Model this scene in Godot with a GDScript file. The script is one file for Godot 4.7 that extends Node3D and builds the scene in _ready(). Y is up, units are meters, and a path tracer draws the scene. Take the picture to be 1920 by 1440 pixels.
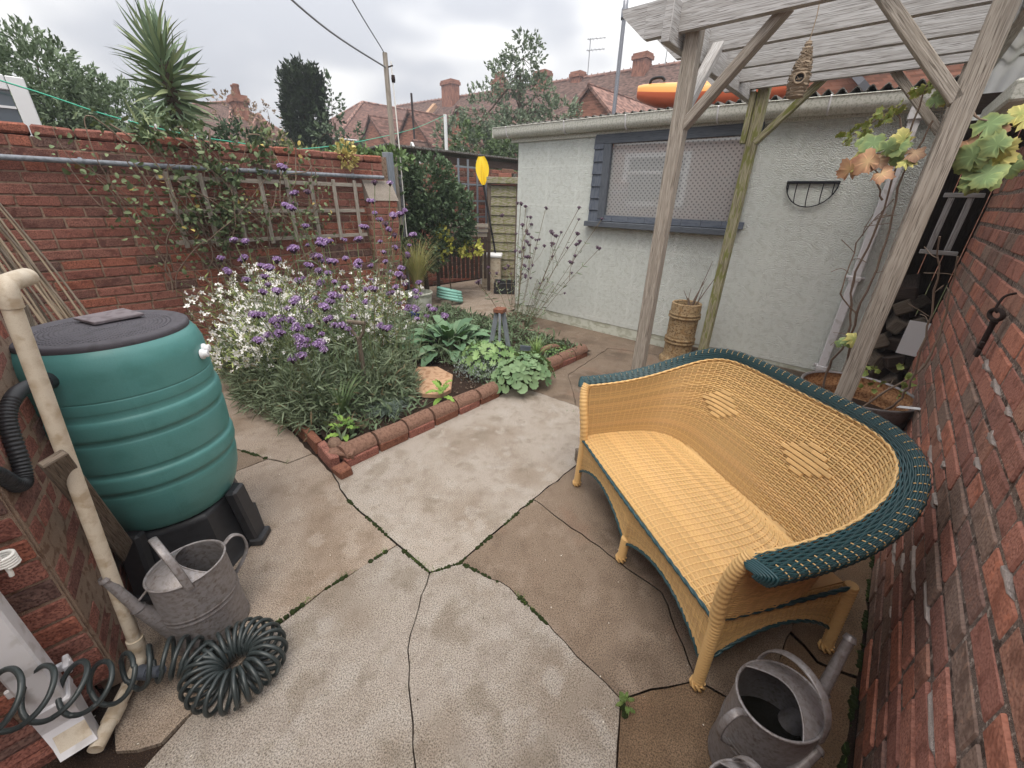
extends Node3D
# A small walled back yard on an overcast day, built object by object.

var counts := {}
var M := {}
var rng := RandomNumberGenerator.new()

# ---------------------------------------------------------------- mesh builder
class Mesher:
	var v := PackedVector3Array()
	var n := PackedVector3Array()
	var t := PackedVector2Array()
	var c := PackedColorArray()
	var i := PackedInt32Array()
	var col := Color(1, 1, 1)

	func vert(p: Vector3, nn: Vector3, uv: Vector2) -> int:
		v.append(p); n.append(nn); t.append(uv); c.append(col)
		return v.size() - 1

	func tri(a: Vector3, b: Vector3, d: Vector3) -> void:
		var nn := (b - a).cross(d - a).normalized()
		var k := v.size()
		vert(a, nn, Vector2(a.x + a.z, a.y)); vert(b, nn, Vector2(b.x + b.z, b.y)); vert(d, nn, Vector2(d.x + d.z, d.y))
		i.append_array(PackedInt32Array([k, k + 2, k + 1]))

	# corners counter-clockwise as seen from outside; uv in metres, u along a->b
	func quad(a: Vector3, b: Vector3, d: Vector3, e: Vector3, swap := false, off := Vector2.ZERO) -> void:
		var nn := (d - a).cross(e - b).normalized()
		var k := v.size()
		var w := a.distance_to(b)
		var h := a.distance_to(e)
		if swap:
			vert(a, nn, off); vert(b, nn, off + Vector2(0, w)); vert(d, nn, off + Vector2(h, w)); vert(e, nn, off + Vector2(h, 0))
		else:
			vert(a, nn, off); vert(b, nn, off + Vector2(w, 0)); vert(d, nn, off + Vector2(w, h)); vert(e, nn, off + Vector2(0, h))
		i.append_array(PackedInt32Array([k, k + 2, k + 1, k, k + 3, k + 2]))

	# a box with chamfered edges; the grain (u) runs along its longest side
	func box(at: Vector3, size: Vector3, basis := Basis.IDENTITY, bev := 0.0, seed_off := -1.0, jag := 0.0) -> void:
		var h := size * 0.5
		var off := Vector2(seed_off, seed_off * 0.37) if seed_off >= 0.0 else Vector2(fmod(absf(at.x * 7.3 + at.y * 3.1 + at.z * 5.7), 9.0), fmod(absf(at.y * 4.9 + at.x * 2.3), 9.0))
		var b := minf(bev, minf(h.x, minf(h.y, h.z)) * 0.9)
		var long := 0 if size.x >= size.y and size.x >= size.z else (1 if size.y >= size.z else 2)
		var jit := []
		for q in 8:
			var r1 := sin(float(q) * 12.9 + off.x * 78.2) * 43758.5
			var r2 := sin(float(q) * 3.7 + off.x * 31.7) * 9631.3
			var r3 := sin(float(q) * 7.1 + off.x * 11.3) * 5417.9
			jit.append(Vector3(r1 - floorf(r1) - 0.5, r2 - floorf(r2) - 0.5, r3 - floorf(r3) - 0.5) * jag)
		var P := func(sx: int, sy: int, sz: int, axis: int) -> Vector3:
			var q := Vector3(sx * (h.x - (0.0 if axis == 0 else b)), sy * (h.y - (0.0 if axis == 1 else b)), sz * (h.z - (0.0 if axis == 2 else b)))
			var which: int = (1 if sx > 0 else 0) + (2 if sy > 0 else 0) + (4 if sz > 0 else 0)
			return at + basis * (q + jit[which])
		for s in [1, -1]:
			# the six faces
			if s > 0:
				quad(P.call(1, -1, 1, 0), P.call(1, -1, -1, 0), P.call(1, 1, -1, 0), P.call(1, 1, 1, 0), long == 1, off)
				quad(P.call(-1, 1, 1, 1), P.call(1, 1, 1, 1), P.call(1, 1, -1, 1), P.call(-1, 1, -1, 1), long == 2, off)
				quad(P.call(-1, -1, 1, 2), P.call(1, -1, 1, 2), P.call(1, 1, 1, 2), P.call(-1, 1, 1, 2), long == 1, off)
			else:
				quad(P.call(-1, -1, -1, 0), P.call(-1, -1, 1, 0), P.call(-1, 1, 1, 0), P.call(-1, 1, -1, 0), long == 1, off)
				quad(P.call(-1, -1, -1, 1), P.call(1, -1, -1, 1), P.call(1, -1, 1, 1), P.call(-1, -1, 1, 1), long == 2, off)
				quad(P.call(1, -1, -1, 2), P.call(-1, -1, -1, 2), P.call(-1, 1, -1, 2), P.call(1, 1, -1, 2), long == 1, off)
		if b > 0.0:
			for s1 in [1, -1]:
				for s2 in [1, -1]:
					_edge(P.call(s1, s2, -1, 0), P.call(s1, s2, 1, 0), P.call(s1, s2, 1, 1), P.call(s1, s2, -1, 1), at, off)
					_edge(P.call(s1, -1, s2, 0), P.call(s1, 1, s2, 0), P.call(s1, 1, s2, 2), P.call(s1, -1, s2, 2), at, off)
					_edge(P.call(-1, s1, s2, 1), P.call(1, s1, s2, 1), P.call(1, s1, s2, 2), P.call(-1, s1, s2, 2), at, off)
			for s1 in [1, -1]:
				for s2 in [1, -1]:
					for s3 in [1, -1]:
						var a: Vector3 = P.call(s1, s2, s3, 0)
						var bb: Vector3 = P.call(s1, s2, s3, 1)
						var d: Vector3 = P.call(s1, s2, s3, 2)
						if (bb - a).cross(d - a).dot(a - at) > 0.0:
							tri(a, bb, d)
						else:
							tri(a, d, bb)

	func _edge(a: Vector3, b: Vector3, d: Vector3, e: Vector3, at: Vector3, off: Vector2) -> void:
		if (b - a).cross(d - a).dot(a - at) > 0.0:
			quad(a, b, d, e, false, off)
		else:
			quad(b, a, e, d, false, off)

	# a board between two points
	func bar(a: Vector3, b: Vector3, w: float, h: float, up := Vector3.UP, bev := 0.003) -> void:
		var x := (b - a).normalized()
		var z := x.cross(up).normalized()
		var y := z.cross(x)
		box((a + b) * 0.5, Vector3(a.distance_to(b), h, w), Basis(x, y, z), bev)

	func grid(P: Array, cu := false, cv := false, uvs := Vector2(1, 1), flip := false) -> void:
		var h := P.size()
		var w: int = P[0].size()
		var k := v.size()
		for y in h:
			var ya := (y - 1 + h) % h if cv else maxi(y - 1, 0)
			var yb := (y + 1) % h if cv else mini(y + 1, h - 1)
			var ra: PackedVector3Array = P[ya]
			var rb: PackedVector3Array = P[yb]
			var r: PackedVector3Array = P[y]
			for x in w:
				var xa := (x - 1 + w) % w if cu else maxi(x - 1, 0)
				var xb := (x + 1) % w if cu else mini(x + 1, w - 1)
				var nn := (r[xb] - r[xa]).cross(rb[x] - ra[x]).normalized()
				if flip:
					nn = -nn
				vert(r[x], nn, Vector2(float(x) / maxf(1, w - 1) * uvs.x, float(y) / maxf(1, h - 1) * uvs.y))
		for y in (h if cv else h - 1):
			for x in (w if cu else w - 1):
				var a := k + y * w + x
				var b := k + y * w + (x + 1) % w
				var d := k + ((y + 1) % h) * w + (x + 1) % w
				var e := k + ((y + 1) % h) * w + x
				if flip:
					i.append_array(PackedInt32Array([a, b, d, a, d, e]))
				else:
					i.append_array(PackedInt32Array([a, d, b, a, e, d]))

	func tube(pts: Array, rad, sides := 8, caps := true) -> void:
		var m := pts.size()
		var d0: Vector3 = (pts[1] - pts[0]).normalized()
		var ref := Vector3.UP if absf(d0.y) < 0.9 else Vector3.RIGHT
		var x := d0.cross(ref).normalized()
		var k := v.size()
		var l := 0.0
		for q in m:
			var d: Vector3 = (pts[mini(q + 1, m - 1)] - pts[maxi(q - 1, 0)]).normalized()
			x = (x - d * x.dot(d)).normalized()
			var y := d.cross(x)
			var r: float = rad[q] if rad is Array else rad
			var slope := 0.0
			if rad is Array:
				var qa := maxi(q - 1, 0)
				var qb := mini(q + 1, m - 1)
				slope = clampf((float(rad[qb]) - float(rad[qa])) / maxf((pts[qb] as Vector3).distance_to(pts[qa]), 1e-5), -2.0, 2.0)
			if q > 0:
				l += (pts[q] as Vector3).distance_to(pts[q - 1])
			for s in sides + 1:
				var a := TAU * s / sides
				var nn := x * cos(a) + y * sin(a)
				vert(pts[q] + nn * r, (nn - d * slope).normalized(), Vector2(l, a * r))
		for q in m - 1:
			for s in sides:
				var a := k + q * (sides + 1) + s
				var e := a + sides + 1
				i.append_array(PackedInt32Array([a, e + 1, a + 1, a, e, e + 1]))
		if caps:
			for q in [0, m - 1]:
				var base: int = k + q * (sides + 1)
				var dir: Vector3 = (pts[0] - pts[1]).normalized() if q == 0 else (pts[m - 1] - pts[m - 2]).normalized()
				var cc := vert(pts[q], dir, Vector2.ZERO)
				var k2 := v.size()
				for s in sides:
					vert(v[base + s], dir, Vector2(cos(TAU * s / sides), sin(TAU * s / sides)) * 0.02)
				for s in sides:
					if q == 0:
						i.append_array(PackedInt32Array([cc, k2 + s, k2 + (s + 1) % sides]))
					else:
						i.append_array(PackedInt32Array([cc, k2 + (s + 1) % sides, k2 + s]))

	# profile of (radius, height) points spun round y; sx, sz make it oval
	func lathe(prof: Array, segs := 32, at := Vector3.ZERO, sx := 1.0, sz := 1.0, basis := Basis.IDENTITY) -> void:
		var P := []
		for p in prof:
			var row := PackedVector3Array()
			for s in segs + 1:
				var a := TAU * s / segs
				row.append(at + basis * Vector3(cos(a) * p.x * sx, p.y, -sin(a) * p.x * sz))
			P.append(row)
		grid(P, false, false, Vector2(TAU * 0.25, 1.0))

	func mesh() -> ArrayMesh:
		var a := []
		a.resize(Mesh.ARRAY_MAX)
		a[Mesh.ARRAY_VERTEX] = v
		a[Mesh.ARRAY_NORMAL] = n
		a[Mesh.ARRAY_TEX_UV] = t
		a[Mesh.ARRAY_COLOR] = c
		a[Mesh.ARRAY_INDEX] = i
		var m := ArrayMesh.new()
		m.add_surface_from_arrays(Mesh.PRIMITIVE_TRIANGLES, a)
		return m

# ---------------------------------------------------------------- naming helpers
func numbered(parent: Node, called: String) -> String:
	var key := str(parent.get_instance_id()) + called
	var k: int = counts.get(key, 0)
	counts[key] = k + 1
	return called if k == 0 else "%s_%03d" % [called, k]

func tag(o: Node, label: String, category: String, group := "") -> Node:
	o.set_meta("label", label)
	o.set_meta("category", category)
	if group != "":
		o.set_meta("group", group)
	return o

func thing(called: String, label: String, category: String, at := Vector3.ZERO, turn := 0.0, group := "") -> Node3D:
	var o := Node3D.new()
	o.name = numbered(self, called)
	add_child(o, true)
	o.position = at
	o.rotation.y = turn
	tag(o, label, category, group)
	return o

func put(parent: Node, called: String, mesh: Mesh, mat: Material, xf := Transform3D.IDENTITY) -> MeshInstance3D:
	var o := MeshInstance3D.new()
	o.name = numbered(parent, called)
	o.mesh = mesh
	o.material_override = mat
	o.transform = xf
	parent.add_child(o, true)
	return o

func solo(called: String, label: String, category: String, mesh: Mesh, mat: Material, at := Vector3.ZERO, turn := 0.0, group := "") -> MeshInstance3D:
	var o := put(self, called, mesh, mat, Transform3D(Basis(Vector3.UP, turn), at))
	tag(o, label, category, group)
	return o

func struct(called: String, mesh: Mesh, mat: Material, parent: Node = null) -> MeshInstance3D:
	var o := put(self if parent == null else parent, called, mesh, mat)
	if parent == null:
		o.set_meta("kind", "structure")
	return o

func stuff(o: Node) -> Node:
	o.set_meta("kind", "stuff")
	return o

# many copies of one small leaf, as one part
func scatter(parent: Node, called: String, mesh: Mesh, mat: Material, xf: Array, cols: Array) -> MultiMeshInstance3D:
	var mm := MultiMesh.new()
	mm.transform_format = MultiMesh.TRANSFORM_3D
	mm.use_colors = true
	mm.mesh = mesh
	mm.instance_count = xf.size()
	for k in xf.size():
		mm.set_instance_transform(k, xf[k])
		mm.set_instance_color(k, cols[k])
	var o := MultiMeshInstance3D.new()
	o.name = numbered(parent, called)
	o.multimesh = mm
	o.material_override = mat
	parent.add_child(o, true)
	stuff(o)
	return o

func R(a: float, b: float) -> float:
	return rng.randf_range(a, b)

func rdir() -> Vector3:
	var y := R(-1, 1)
	var a := R(0, TAU)
	var s := sqrt(1.0 - y * y)
	return Vector3(cos(a) * s, y, sin(a) * s)

# a frame whose y axis follows dir
func along(dir: Vector3, roll := 0.0) -> Basis:
	var y := dir.normalized()
	var r := Vector3.UP if absf(y.y) < 0.95 else Vector3.RIGHT
	var x := r.cross(y).normalized()
	var z := x.cross(y)
	return Basis(x, y, z) * Basis(Vector3.UP, roll)

func curve(pts: Array, per := 6) -> Array:
	var out := []
	var m := pts.size()
	for q in m - 1:
		var p0: Vector3 = pts[maxi(q - 1, 0)]
		var p1: Vector3 = pts[q]
		var p2: Vector3 = pts[q + 1]
		var p3: Vector3 = pts[mini(q + 2, m - 1)]
		for s in per:
			out.append(p1.cubic_interpolate(p2, p0, p3, float(s) / per))
	out.append(pts[m - 1])
	return out

# ---------------------------------------------------------------- textures and materials
func nz(sd: int, freq: float, size := 512, type := FastNoiseLite.TYPE_SIMPLEX_SMOOTH, oct := 4, sx := 1) -> Image:
	var f := FastNoiseLite.new()
	f.seed = sd
	f.noise_type = type
	f.frequency = freq
	f.fractal_octaves = oct
	if oct == 1:
		f.fractal_type = FastNoiseLite.FRACTAL_NONE
	if type == FastNoiseLite.TYPE_CELLULAR:
		f.cellular_return_type = FastNoiseLite.RETURN_DISTANCE
	var im := f.get_seamless_image(size / sx, size, false, false, 0.12, true)
	im.convert(Image.FORMAT_L8)
	if sx > 1:
		im.resize(size, size, Image.INTERPOLATE_CUBIC)
	return im

func tex(im: Image) -> ImageTexture:
	im.generate_mipmaps()
	return ImageTexture.create_from_image(im)

# base colour with layers of [noise image, colour, from, to, strength]
func layered(size: int, base: Color, layers: Array) -> Image:
	var m := size * size
	var r := PackedFloat32Array(); r.resize(m); r.fill(base.r)
	var g := PackedFloat32Array(); g.resize(m); g.fill(base.g)
	var b := PackedFloat32Array(); b.resize(m); b.fill(base.b)
	for L in layers:
		var d: PackedByteArray = (L[0] as Image).get_data()
		var cc: Color = L[1]
		var lut := PackedFloat32Array()
		for q in 256:
			lut.append(smoothstep(L[2], L[3], q / 255.0) * L[4])
		for q in m:
			var w := lut[d[q]]
			if w > 0.004:
				r[q] += (cc.r - r[q]) * w
				g[q] += (cc.g - g[q]) * w
				b[q] += (cc.b - b[q]) * w
	var out := PackedByteArray()
	out.resize(m * 3)
	for q in m:
		out[q * 3] = clampi(int(r[q] * 255.0), 0, 255)
		out[q * 3 + 1] = clampi(int(g[q] * 255.0), 0, 255)
		out[q * 3 + 2] = clampi(int(b[q] * 255.0), 0, 255)
	return Image.create_from_data(size, size, false, Image.FORMAT_RGB8, out)

func mt(albedo: Color, rough := 0.9, o := {}) -> StandardMaterial3D:
	var m := StandardMaterial3D.new()
	m.albedo_color = albedo
	m.roughness = rough
	m.metallic = o.get("metal", 0.0)
	m.metallic_specular = o.get("spec", 0.4)
	if o.has("tex"):
		m.albedo_texture = o.tex
	if o.has("bump"):
		m.heightmap_enabled = true
		m.heightmap_texture = o.bump
		m.heightmap_scale = o.get("bump_cm", 0.2)
	if o.has("world"):
		m.uv1_triplanar = true
		m.uv1_world_triplanar = true
		m.uv1_scale = Vector3.ONE / float(o.world)
		m.uv1_offset = o.get("off", Vector3.ZERO)
	elif o.has("uv"):
		m.uv1_scale = Vector3(1.0 / o.uv.x, 1.0 / o.uv.y, 1)
	if o.get("vc", false):
		m.vertex_color_use_as_albedo = true
	if o.has("back"):
		m.backlight_enabled = true
		m.backlight = o.back
	if o.get("two", false):
		m.cull_mode = BaseMaterial3D.CULL_DISABLED
	return m

func hex(s: String) -> Color:
	return Color.html(s)

func lin(s: String) -> Color:
	return Color.html(s).srgb_to_linear()

func make_view() -> void:
	var cam := Camera3D.new()
	cam.name = "camera"
	cam.fov = 87.4
	cam.near = 0.02
	cam.far = 400.0
	cam.transform = Transform3D(Basis(Vector3(0.71292, 0.0235, -0.70085), Vector3(-0.31069, 0.90658, -0.28564), Vector3(0.62866, 0.42139, 0.65362)).orthonormalized(), Vector3(0, 1.52, 0))
	add_child(cam)
	var env := Environment.new()
	env.background_mode = Environment.BG_SKY
	env.tonemap_mode = Environment.TONE_MAPPER_LINEAR
	env.tonemap_exposure = 1.85
	env.sdfgi_enabled = true
	env.ssao_enabled = true
	env.ssil_enabled = true
	env.fog_enabled = true
	env.fog_density = 0.0032
	env.fog_light_color = Color(0.86, 0.88, 0.92)
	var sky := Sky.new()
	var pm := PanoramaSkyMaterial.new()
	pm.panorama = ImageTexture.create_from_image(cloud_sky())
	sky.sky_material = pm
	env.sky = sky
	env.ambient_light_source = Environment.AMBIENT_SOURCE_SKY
	var we := WorldEnvironment.new()
	we.name = "world_environment"
	we.environment = env
	add_child(we)
	var sun := DirectionalLight3D.new()
	sun.name = "sun"
	sun.light_energy = 0.5
	sun.light_color = Color(1.0, 0.965, 0.91)
	sun.light_angular_distance = 40.0
	sun.shadow_enabled = true
	add_child(sun)
	sun.look_at_from_position(Vector3(1.8, 6.6, 2.4), Vector3.ZERO, Vector3.UP)

# an overcast sky: brighter overhead than at the horizon, broken by soft grey banks
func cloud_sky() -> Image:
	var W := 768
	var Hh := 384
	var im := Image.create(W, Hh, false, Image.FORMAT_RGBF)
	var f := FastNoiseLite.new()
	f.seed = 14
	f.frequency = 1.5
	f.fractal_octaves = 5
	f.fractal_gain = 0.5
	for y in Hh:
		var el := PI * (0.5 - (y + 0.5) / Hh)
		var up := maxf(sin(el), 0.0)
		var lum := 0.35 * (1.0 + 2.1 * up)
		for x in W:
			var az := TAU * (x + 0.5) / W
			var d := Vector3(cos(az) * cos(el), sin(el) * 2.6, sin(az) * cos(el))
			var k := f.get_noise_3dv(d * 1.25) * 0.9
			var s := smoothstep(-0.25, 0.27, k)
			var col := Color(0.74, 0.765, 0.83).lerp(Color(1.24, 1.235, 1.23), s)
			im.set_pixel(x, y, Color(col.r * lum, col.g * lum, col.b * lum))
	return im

func make_materials() -> void:
	var fine := nz(3, 0.09, 512, FastNoiseLite.TYPE_SIMPLEX, 3)
	var grit := nz(5, 0.22, 512, FastNoiseLite.TYPE_SIMPLEX, 2)
	var soft := nz(8, 0.012, 512)
	var blot := nz(11, 0.03, 512)
	var cell := nz(21, 0.07, 512, FastNoiseLite.TYPE_CELLULAR, 1)
	var streak := nz(31, 0.05, 512, FastNoiseLite.TYPE_SIMPLEX, 4, 8)
	var streak2 := nz(37, 0.018, 512, FastNoiseLite.TYPE_SIMPLEX, 3, 4)
	var t_grit := tex(grit)
	var t_fine := tex(fine)
	var t_streak := tex(streak)

	# concrete: exposed aggregate, cement skin, stains
	var cfine := nz(41, 0.11, 1024, FastNoiseLite.TYPE_SIMPLEX, 4)
	var ccell := nz(43, 0.10, 1024, FastNoiseLite.TYPE_CELLULAR, 1)
	var csoft := nz(47, 0.006, 1024, FastNoiseLite.TYPE_SIMPLEX_SMOOTH, 5)
	var cspot := nz(53, 0.035, 1024, FastNoiseLite.TYPE_SIMPLEX, 2)
	var conc := layered(1024, Color(0.70, 0.675, 0.645), [[cfine, Color(0.40, 0.375, 0.35), 0.54, 0.84, 0.85], [cfine, Color(0.90, 0.88, 0.85), 0.40, 0.18, 0.6], [ccell, Color(0.84, 0.80, 0.74), 0.26, 0.08, 0.55], [csoft, Color(0.52, 0.48, 0.44), 0.50, 0.85, 0.22], [cspot, Color(0.45, 0.42, 0.39), 0.86, 0.95, 0.5]])
	var t_conc := tex(conc)
	var cb := nz(59, 0.16, 1024, FastNoiseLite.TYPE_SIMPLEX, 3)
	var t_cb := tex(cb)
	var big := nz(61, 0.011, 512, FastNoiseLite.TYPE_SIMPLEX_SMOOTH, 5)
	var big2 := nz(67, 0.02, 512, FastNoiseLite.TYPE_SIMPLEX_SMOOTH, 4)
	var pale := nz(71, 0.03, 512, FastNoiseLite.TYPE_SIMPLEX, 5)
	var scuff := nz(74, 0.055, 512, FastNoiseLite.TYPE_SIMPLEX, 5)
	# large stains laid over the grain: brown damp patches, scuffed pale cement
	var st_clean := tex(layered(512, Color(0.97, 0.96, 0.95), [[big, Color(0.84, 0.80, 0.76), 0.42, 0.82, 0.8], [pale, Color(1, 1, 1), 0.62, 0.8, 0.7], [big2, Color(0.80, 0.77, 0.73), 0.66, 0.86, 0.6], [scuff, Color(0.84, 0.82, 0.79), 0.70, 0.86, 0.5]]))
	var st_dirty := tex(layered(512, Color(0.84, 0.79, 0.745), [[big, Color(0.68, 0.63, 0.585), 0.42, 0.84, 0.85], [pale, Color(0.95, 0.91, 0.88), 0.62, 0.84, 0.45], [big2, Color(0.86, 0.75, 0.69), 0.62, 0.90, 0.45]]))
	var slabs := {"slab_pale": ["#e2dfdd", st_clean, 0.10], "slab_beige": ["#dad0c8", st_clean, 0.10], "slab_grey": ["#d9d7d6", st_clean, 0.16], "slab_brown": ["#d0cac5", st_dirty, 0.14], "slab_dark": ["#bcab98", st_dirty, 0.18]}
	for k in slabs:
		var m := mt(hex(slabs[k][0]), 0.93, {"tex": t_conc, "bump": t_cb, "bump_cm": slabs[k][2], "uv": Vector2(0.82, 0.82)})
		m.detail_enabled = true
		m.detail_blend_mode = BaseMaterial3D.BLEND_MODE_MUL
		m.detail_albedo = slabs[k][1]
		m.detail_uv_layer = BaseMaterial3D.DETAIL_UV_2
		M[k] = m
	M.soil = mt(hex("#74655a"), 1.0, {"tex": tex(layered(512, Color(0.62, 0.55, 0.5), [[grit, Color(0.25, 0.2, 0.18), 0.45, 0.8, 0.9], [cell, Color(0.95, 0.9, 0.85), 0.2, 0.05, 0.6]])), "world": 0.35, "bump": t_grit, "bump_cm": 0.8})
	M.moss = mt(hex("#46552c"), 1.0, {"tex": tex(layered(512, Color(0.9, 0.9, 0.8), [[grit, Color(0.35, 0.4, 0.25), 0.4, 0.8, 0.9]])), "world": 0.16, "bump": t_grit, "bump_cm": 0.7})

	# bricks: eight firings of one clay
	var bk := layered(512, Color(0.86, 0.84, 0.83), [[fine, Color(0.52, 0.46, 0.46), 0.45, 0.8, 0.8], [soft, Color(0.58, 0.52, 0.52), 0.5, 0.8, 0.65], [cell, Color(0.38, 0.33, 0.33), 0.12, 0.02, 0.6], [blot, Color(1.0, 0.97, 0.94), 0.66, 0.85, 0.7]])
	var t_bk := tex(bk)
	var limed := tex(layered(512, Color(0.90, 0.88, 0.87), [[fine, Color(0.62, 0.56, 0.55), 0.48, 0.85, 0.6], [soft, Color(0.62, 0.57, 0.55), 0.50, 0.80, 0.6], [nz(73, 0.02, 512, FastNoiseLite.TYPE_SIMPLEX, 5), Color(1.0, 0.93, 0.88), 0.70, 0.84, 0.75]]))
	var t_bb := tex(nz(79, 0.08, 512, FastNoiseLite.TYPE_SIMPLEX, 4))
	var tones := ["#b47d6f", "#aa7467", "#bb8171", "#a16c60", "#ac7a6d", "#936a60", "#b87864", "#866b63"]
	var tones2 := ["#c28a7a", "#b88274", "#ca907e", "#aa7c70", "#ba8c7a", "#9a7c72", "#ce8e78", "#a08a7e"]
	for k in 8:
		M["brick%d" % k] = mt(hex(tones[k]), 0.93, {"tex": t_bk, "world": 0.41 + 0.03 * k, "off": Vector3(k * 0.17, k * 0.31, k * 0.23), "bump": t_bb, "bump_cm": 0.22})
		M["rbrick%d" % k] = mt(hex(tones2[k]), 0.88, {"tex": limed, "world": 0.52 + 0.03 * k, "off": Vector3(k * 0.21, k * 0.13, k * 0.37), "bump": t_bb, "bump_cm": 0.2})
	M.mortar = mt(hex("#c3ac9a"), 1.0, {"tex": tex(layered(512, Color(0.88, 0.86, 0.84), [[grit, Color(0.5, 0.46, 0.43), 0.5, 0.85, 0.8], [soft, Color(0.6, 0.52, 0.47), 0.5, 0.8, 0.8]])), "world": 0.3, "bump": t_grit, "bump_cm": 0.4})
	M.old_mortar = mt(hex("#d3c6bd"), 1.0, {"tex": tex(layered(512, Color(0.74, 0.7, 0.68), [[grit, Color(0.38, 0.34, 0.33), 0.45, 0.8, 0.85], [blot, Color(1.0, 0.98, 0.96), 0.6, 0.8, 0.9], [soft, Color(0.35, 0.3, 0.28), 0.55, 0.8, 0.8]])), "world": 0.36, "bump": t_grit, "bump_cm": 0.6})
	M.lime = mt(hex("#e2d8d2"), 1.0, {"tex": tex(layered(512, Color(0.95, 0.93, 0.92), [[grit, Color(0.6, 0.55, 0.52), 0.5, 0.85, 0.8]])), "world": 0.2, "bump": t_grit, "bump_cm": 0.6})
	M.smeared = mt(hex("#d2a28c"), 0.95, {"tex": tex(layered(512, Color(0.9, 0.86, 0.84), [[fine, Color(0.6, 0.5, 0.46), 0.45, 0.8, 0.8], [streak, Color(0.62, 0.50, 0.45), 0.5, 0.8, 0.6], [nz(83, 0.03, 512, FastNoiseLite.TYPE_SIMPLEX, 3, 4), Color(1.0, 0.98, 0.92), 0.80, 0.9, 0.7]])), "uv": Vector2(0.5, 0.5), "bump": t_bb, "bump_cm": 0.4})

	var t_streak_soft := tex(layered(512, Color(0.97, 0.97, 0.97), [[streak, Color(0.75, 0.75, 0.75), 0.5, 0.8, 0.7]]))
	# shed render, metals, plastics
	var tyro := nz(89, 0.05, 512, FastNoiseLite.TYPE_SIMPLEX, 3)
	M.render = mt(hex("#eff1ef"), 0.9, {"tex": tex(layered(512, Color(0.96, 0.97, 0.96), [[soft, Color(0.90, 0.91, 0.89), 0.45, 0.8, 0.8], [fine, Color(0.90, 0.91, 0.89), 0.55, 0.85, 0.5]])), "world": 0.42, "bump": tex(tyro), "bump_cm": 1.5})
	M.plinth = mt(hex("#d6d9d2"), 0.9, {"tex": tex(layered(512, Color(0.95, 0.95, 0.93), [[soft, Color(0.80, 0.80, 0.75), 0.42, 0.75, 0.8], [streak2, Color(0.72, 0.71, 0.64), 0.6, 0.85, 0.6], [grit, Color(0.75, 0.75, 0.7), 0.6, 0.9, 0.5]])), "world": 0.7, "bump": t_fine, "bump_cm": 0.15})
	M.gutter = mt(hex("#e4e3e0"), 0.55, {"tex": tex(layered(512, Color(0.95, 0.95, 0.93), [[blot, Color(0.6, 0.62, 0.55), 0.5, 0.8, 0.55], [grit, Color(0.5, 0.52, 0.45), 0.62, 0.85, 0.6]])), "world": 0.3})
	M.white_pipe = mt(hex("#dcdadd"), 0.45, {"tex": tex(layered(512, Color(0.97, 0.97, 0.97), [[soft, Color(0.84, 0.83, 0.81), 0.5, 0.8, 0.7]])), "world": 0.5})
	M.cream_pipe = mt(hex("#d3c9ba"), 0.6, {"tex": tex(layered(512, Color(0.98, 0.97, 0.95), [[soft, Color(0.78, 0.72, 0.64), 0.45, 0.8, 0.8], [grit, Color(0.75, 0.69, 0.62), 0.7, 0.9, 0.5]])), "world": 0.4})
	M.blue_grey = mt(hex("#5b6068"), 0.75, {"tex": tex(layered(512, Color(0.97, 0.97, 0.97), [[streak, Color(0.75, 0.76, 0.78), 0.5, 0.8, 0.7]])), "uv": Vector2(0.6, 0.3), "bump": t_streak, "bump_cm": 0.08})
	M.grey_paint = mt(hex("#848b94"), 0.8, {"tex": t_streak_soft, "uv": Vector2(0.6, 0.3)})
	M.slate = mt(hex("#5f6570"), 0.7, {"tex": tex(layered(512, Color(0.97, 0.97, 0.97), [[streak2, Color(0.76, 0.78, 0.82), 0.45, 0.8, 0.7]])), "uv": Vector2(0.3, 0.3), "bump": t_fine, "bump_cm": 0.1})
	var galv_t := tex(layered(512, Color(0.80, 0.80, 0.82), [[blot, Color(0.66, 0.64, 0.63), 0.42, 0.78, 0.7], [cell, Color(0.86, 0.86, 0.88), 0.3, 0.05, 0.3], [nz(97, 0.02, 512, FastNoiseLite.TYPE_SIMPLEX, 5), Color(0.52, 0.46, 0.42), 0.62, 0.9, 0.65]]))
	M.galv = mt(hex("#b3aeab"), 0.45, {"tex": galv_t, "metal": 0.3, "world": 0.33, "bump": t_fine, "bump_cm": 0.05})
	M.galv_dark = mt(hex("#aaa5a2"), 0.42, {"tex": galv_t, "metal": 0.3, "world": 0.27, "bump": t_fine, "bump_cm": 0.05})
	M.rust = mt(hex("#7a5340"), 0.85, {"tex": tex(layered(512, Color(0.9, 0.85, 0.8), [[blot, Color(0.5, 0.42, 0.4), 0.4, 0.7, 0.9], [grit, Color(1, 0.9, 0.75), 0.6, 0.85, 0.6]])), "world": 0.2, "bump": t_grit, "bump_cm": 0.15})
	M.tub_in = mt(hex("#b58f6b"), 0.8, {"tex": tex(layered(512, Color(0.95, 0.9, 0.85), [[blot, Color(0.5, 0.36, 0.26), 0.45, 0.75, 0.8], [soft, Color(0.9, 0.88, 0.86), 0.55, 0.8, 0.6]])), "world": 0.3})
	M.iron = mt(hex("#3b302d"), 0.75, {"metal": 0.3, "world": 0.1, "tex": tex(layered(512, Color(0.9, 0.88, 0.88), [[blot, Color(0.6, 0.42, 0.36), 0.5, 0.8, 0.7]])), "bump": t_grit, "bump_cm": 0.1})
	M.black_metal = mt(hex("#24262c"), 0.5, {"metal": 0.2})
	M.steel = mt(hex("#b8bcc2"), 0.42, {"metal": 0.7, "world": 0.25, "tex": galv_t})
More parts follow.
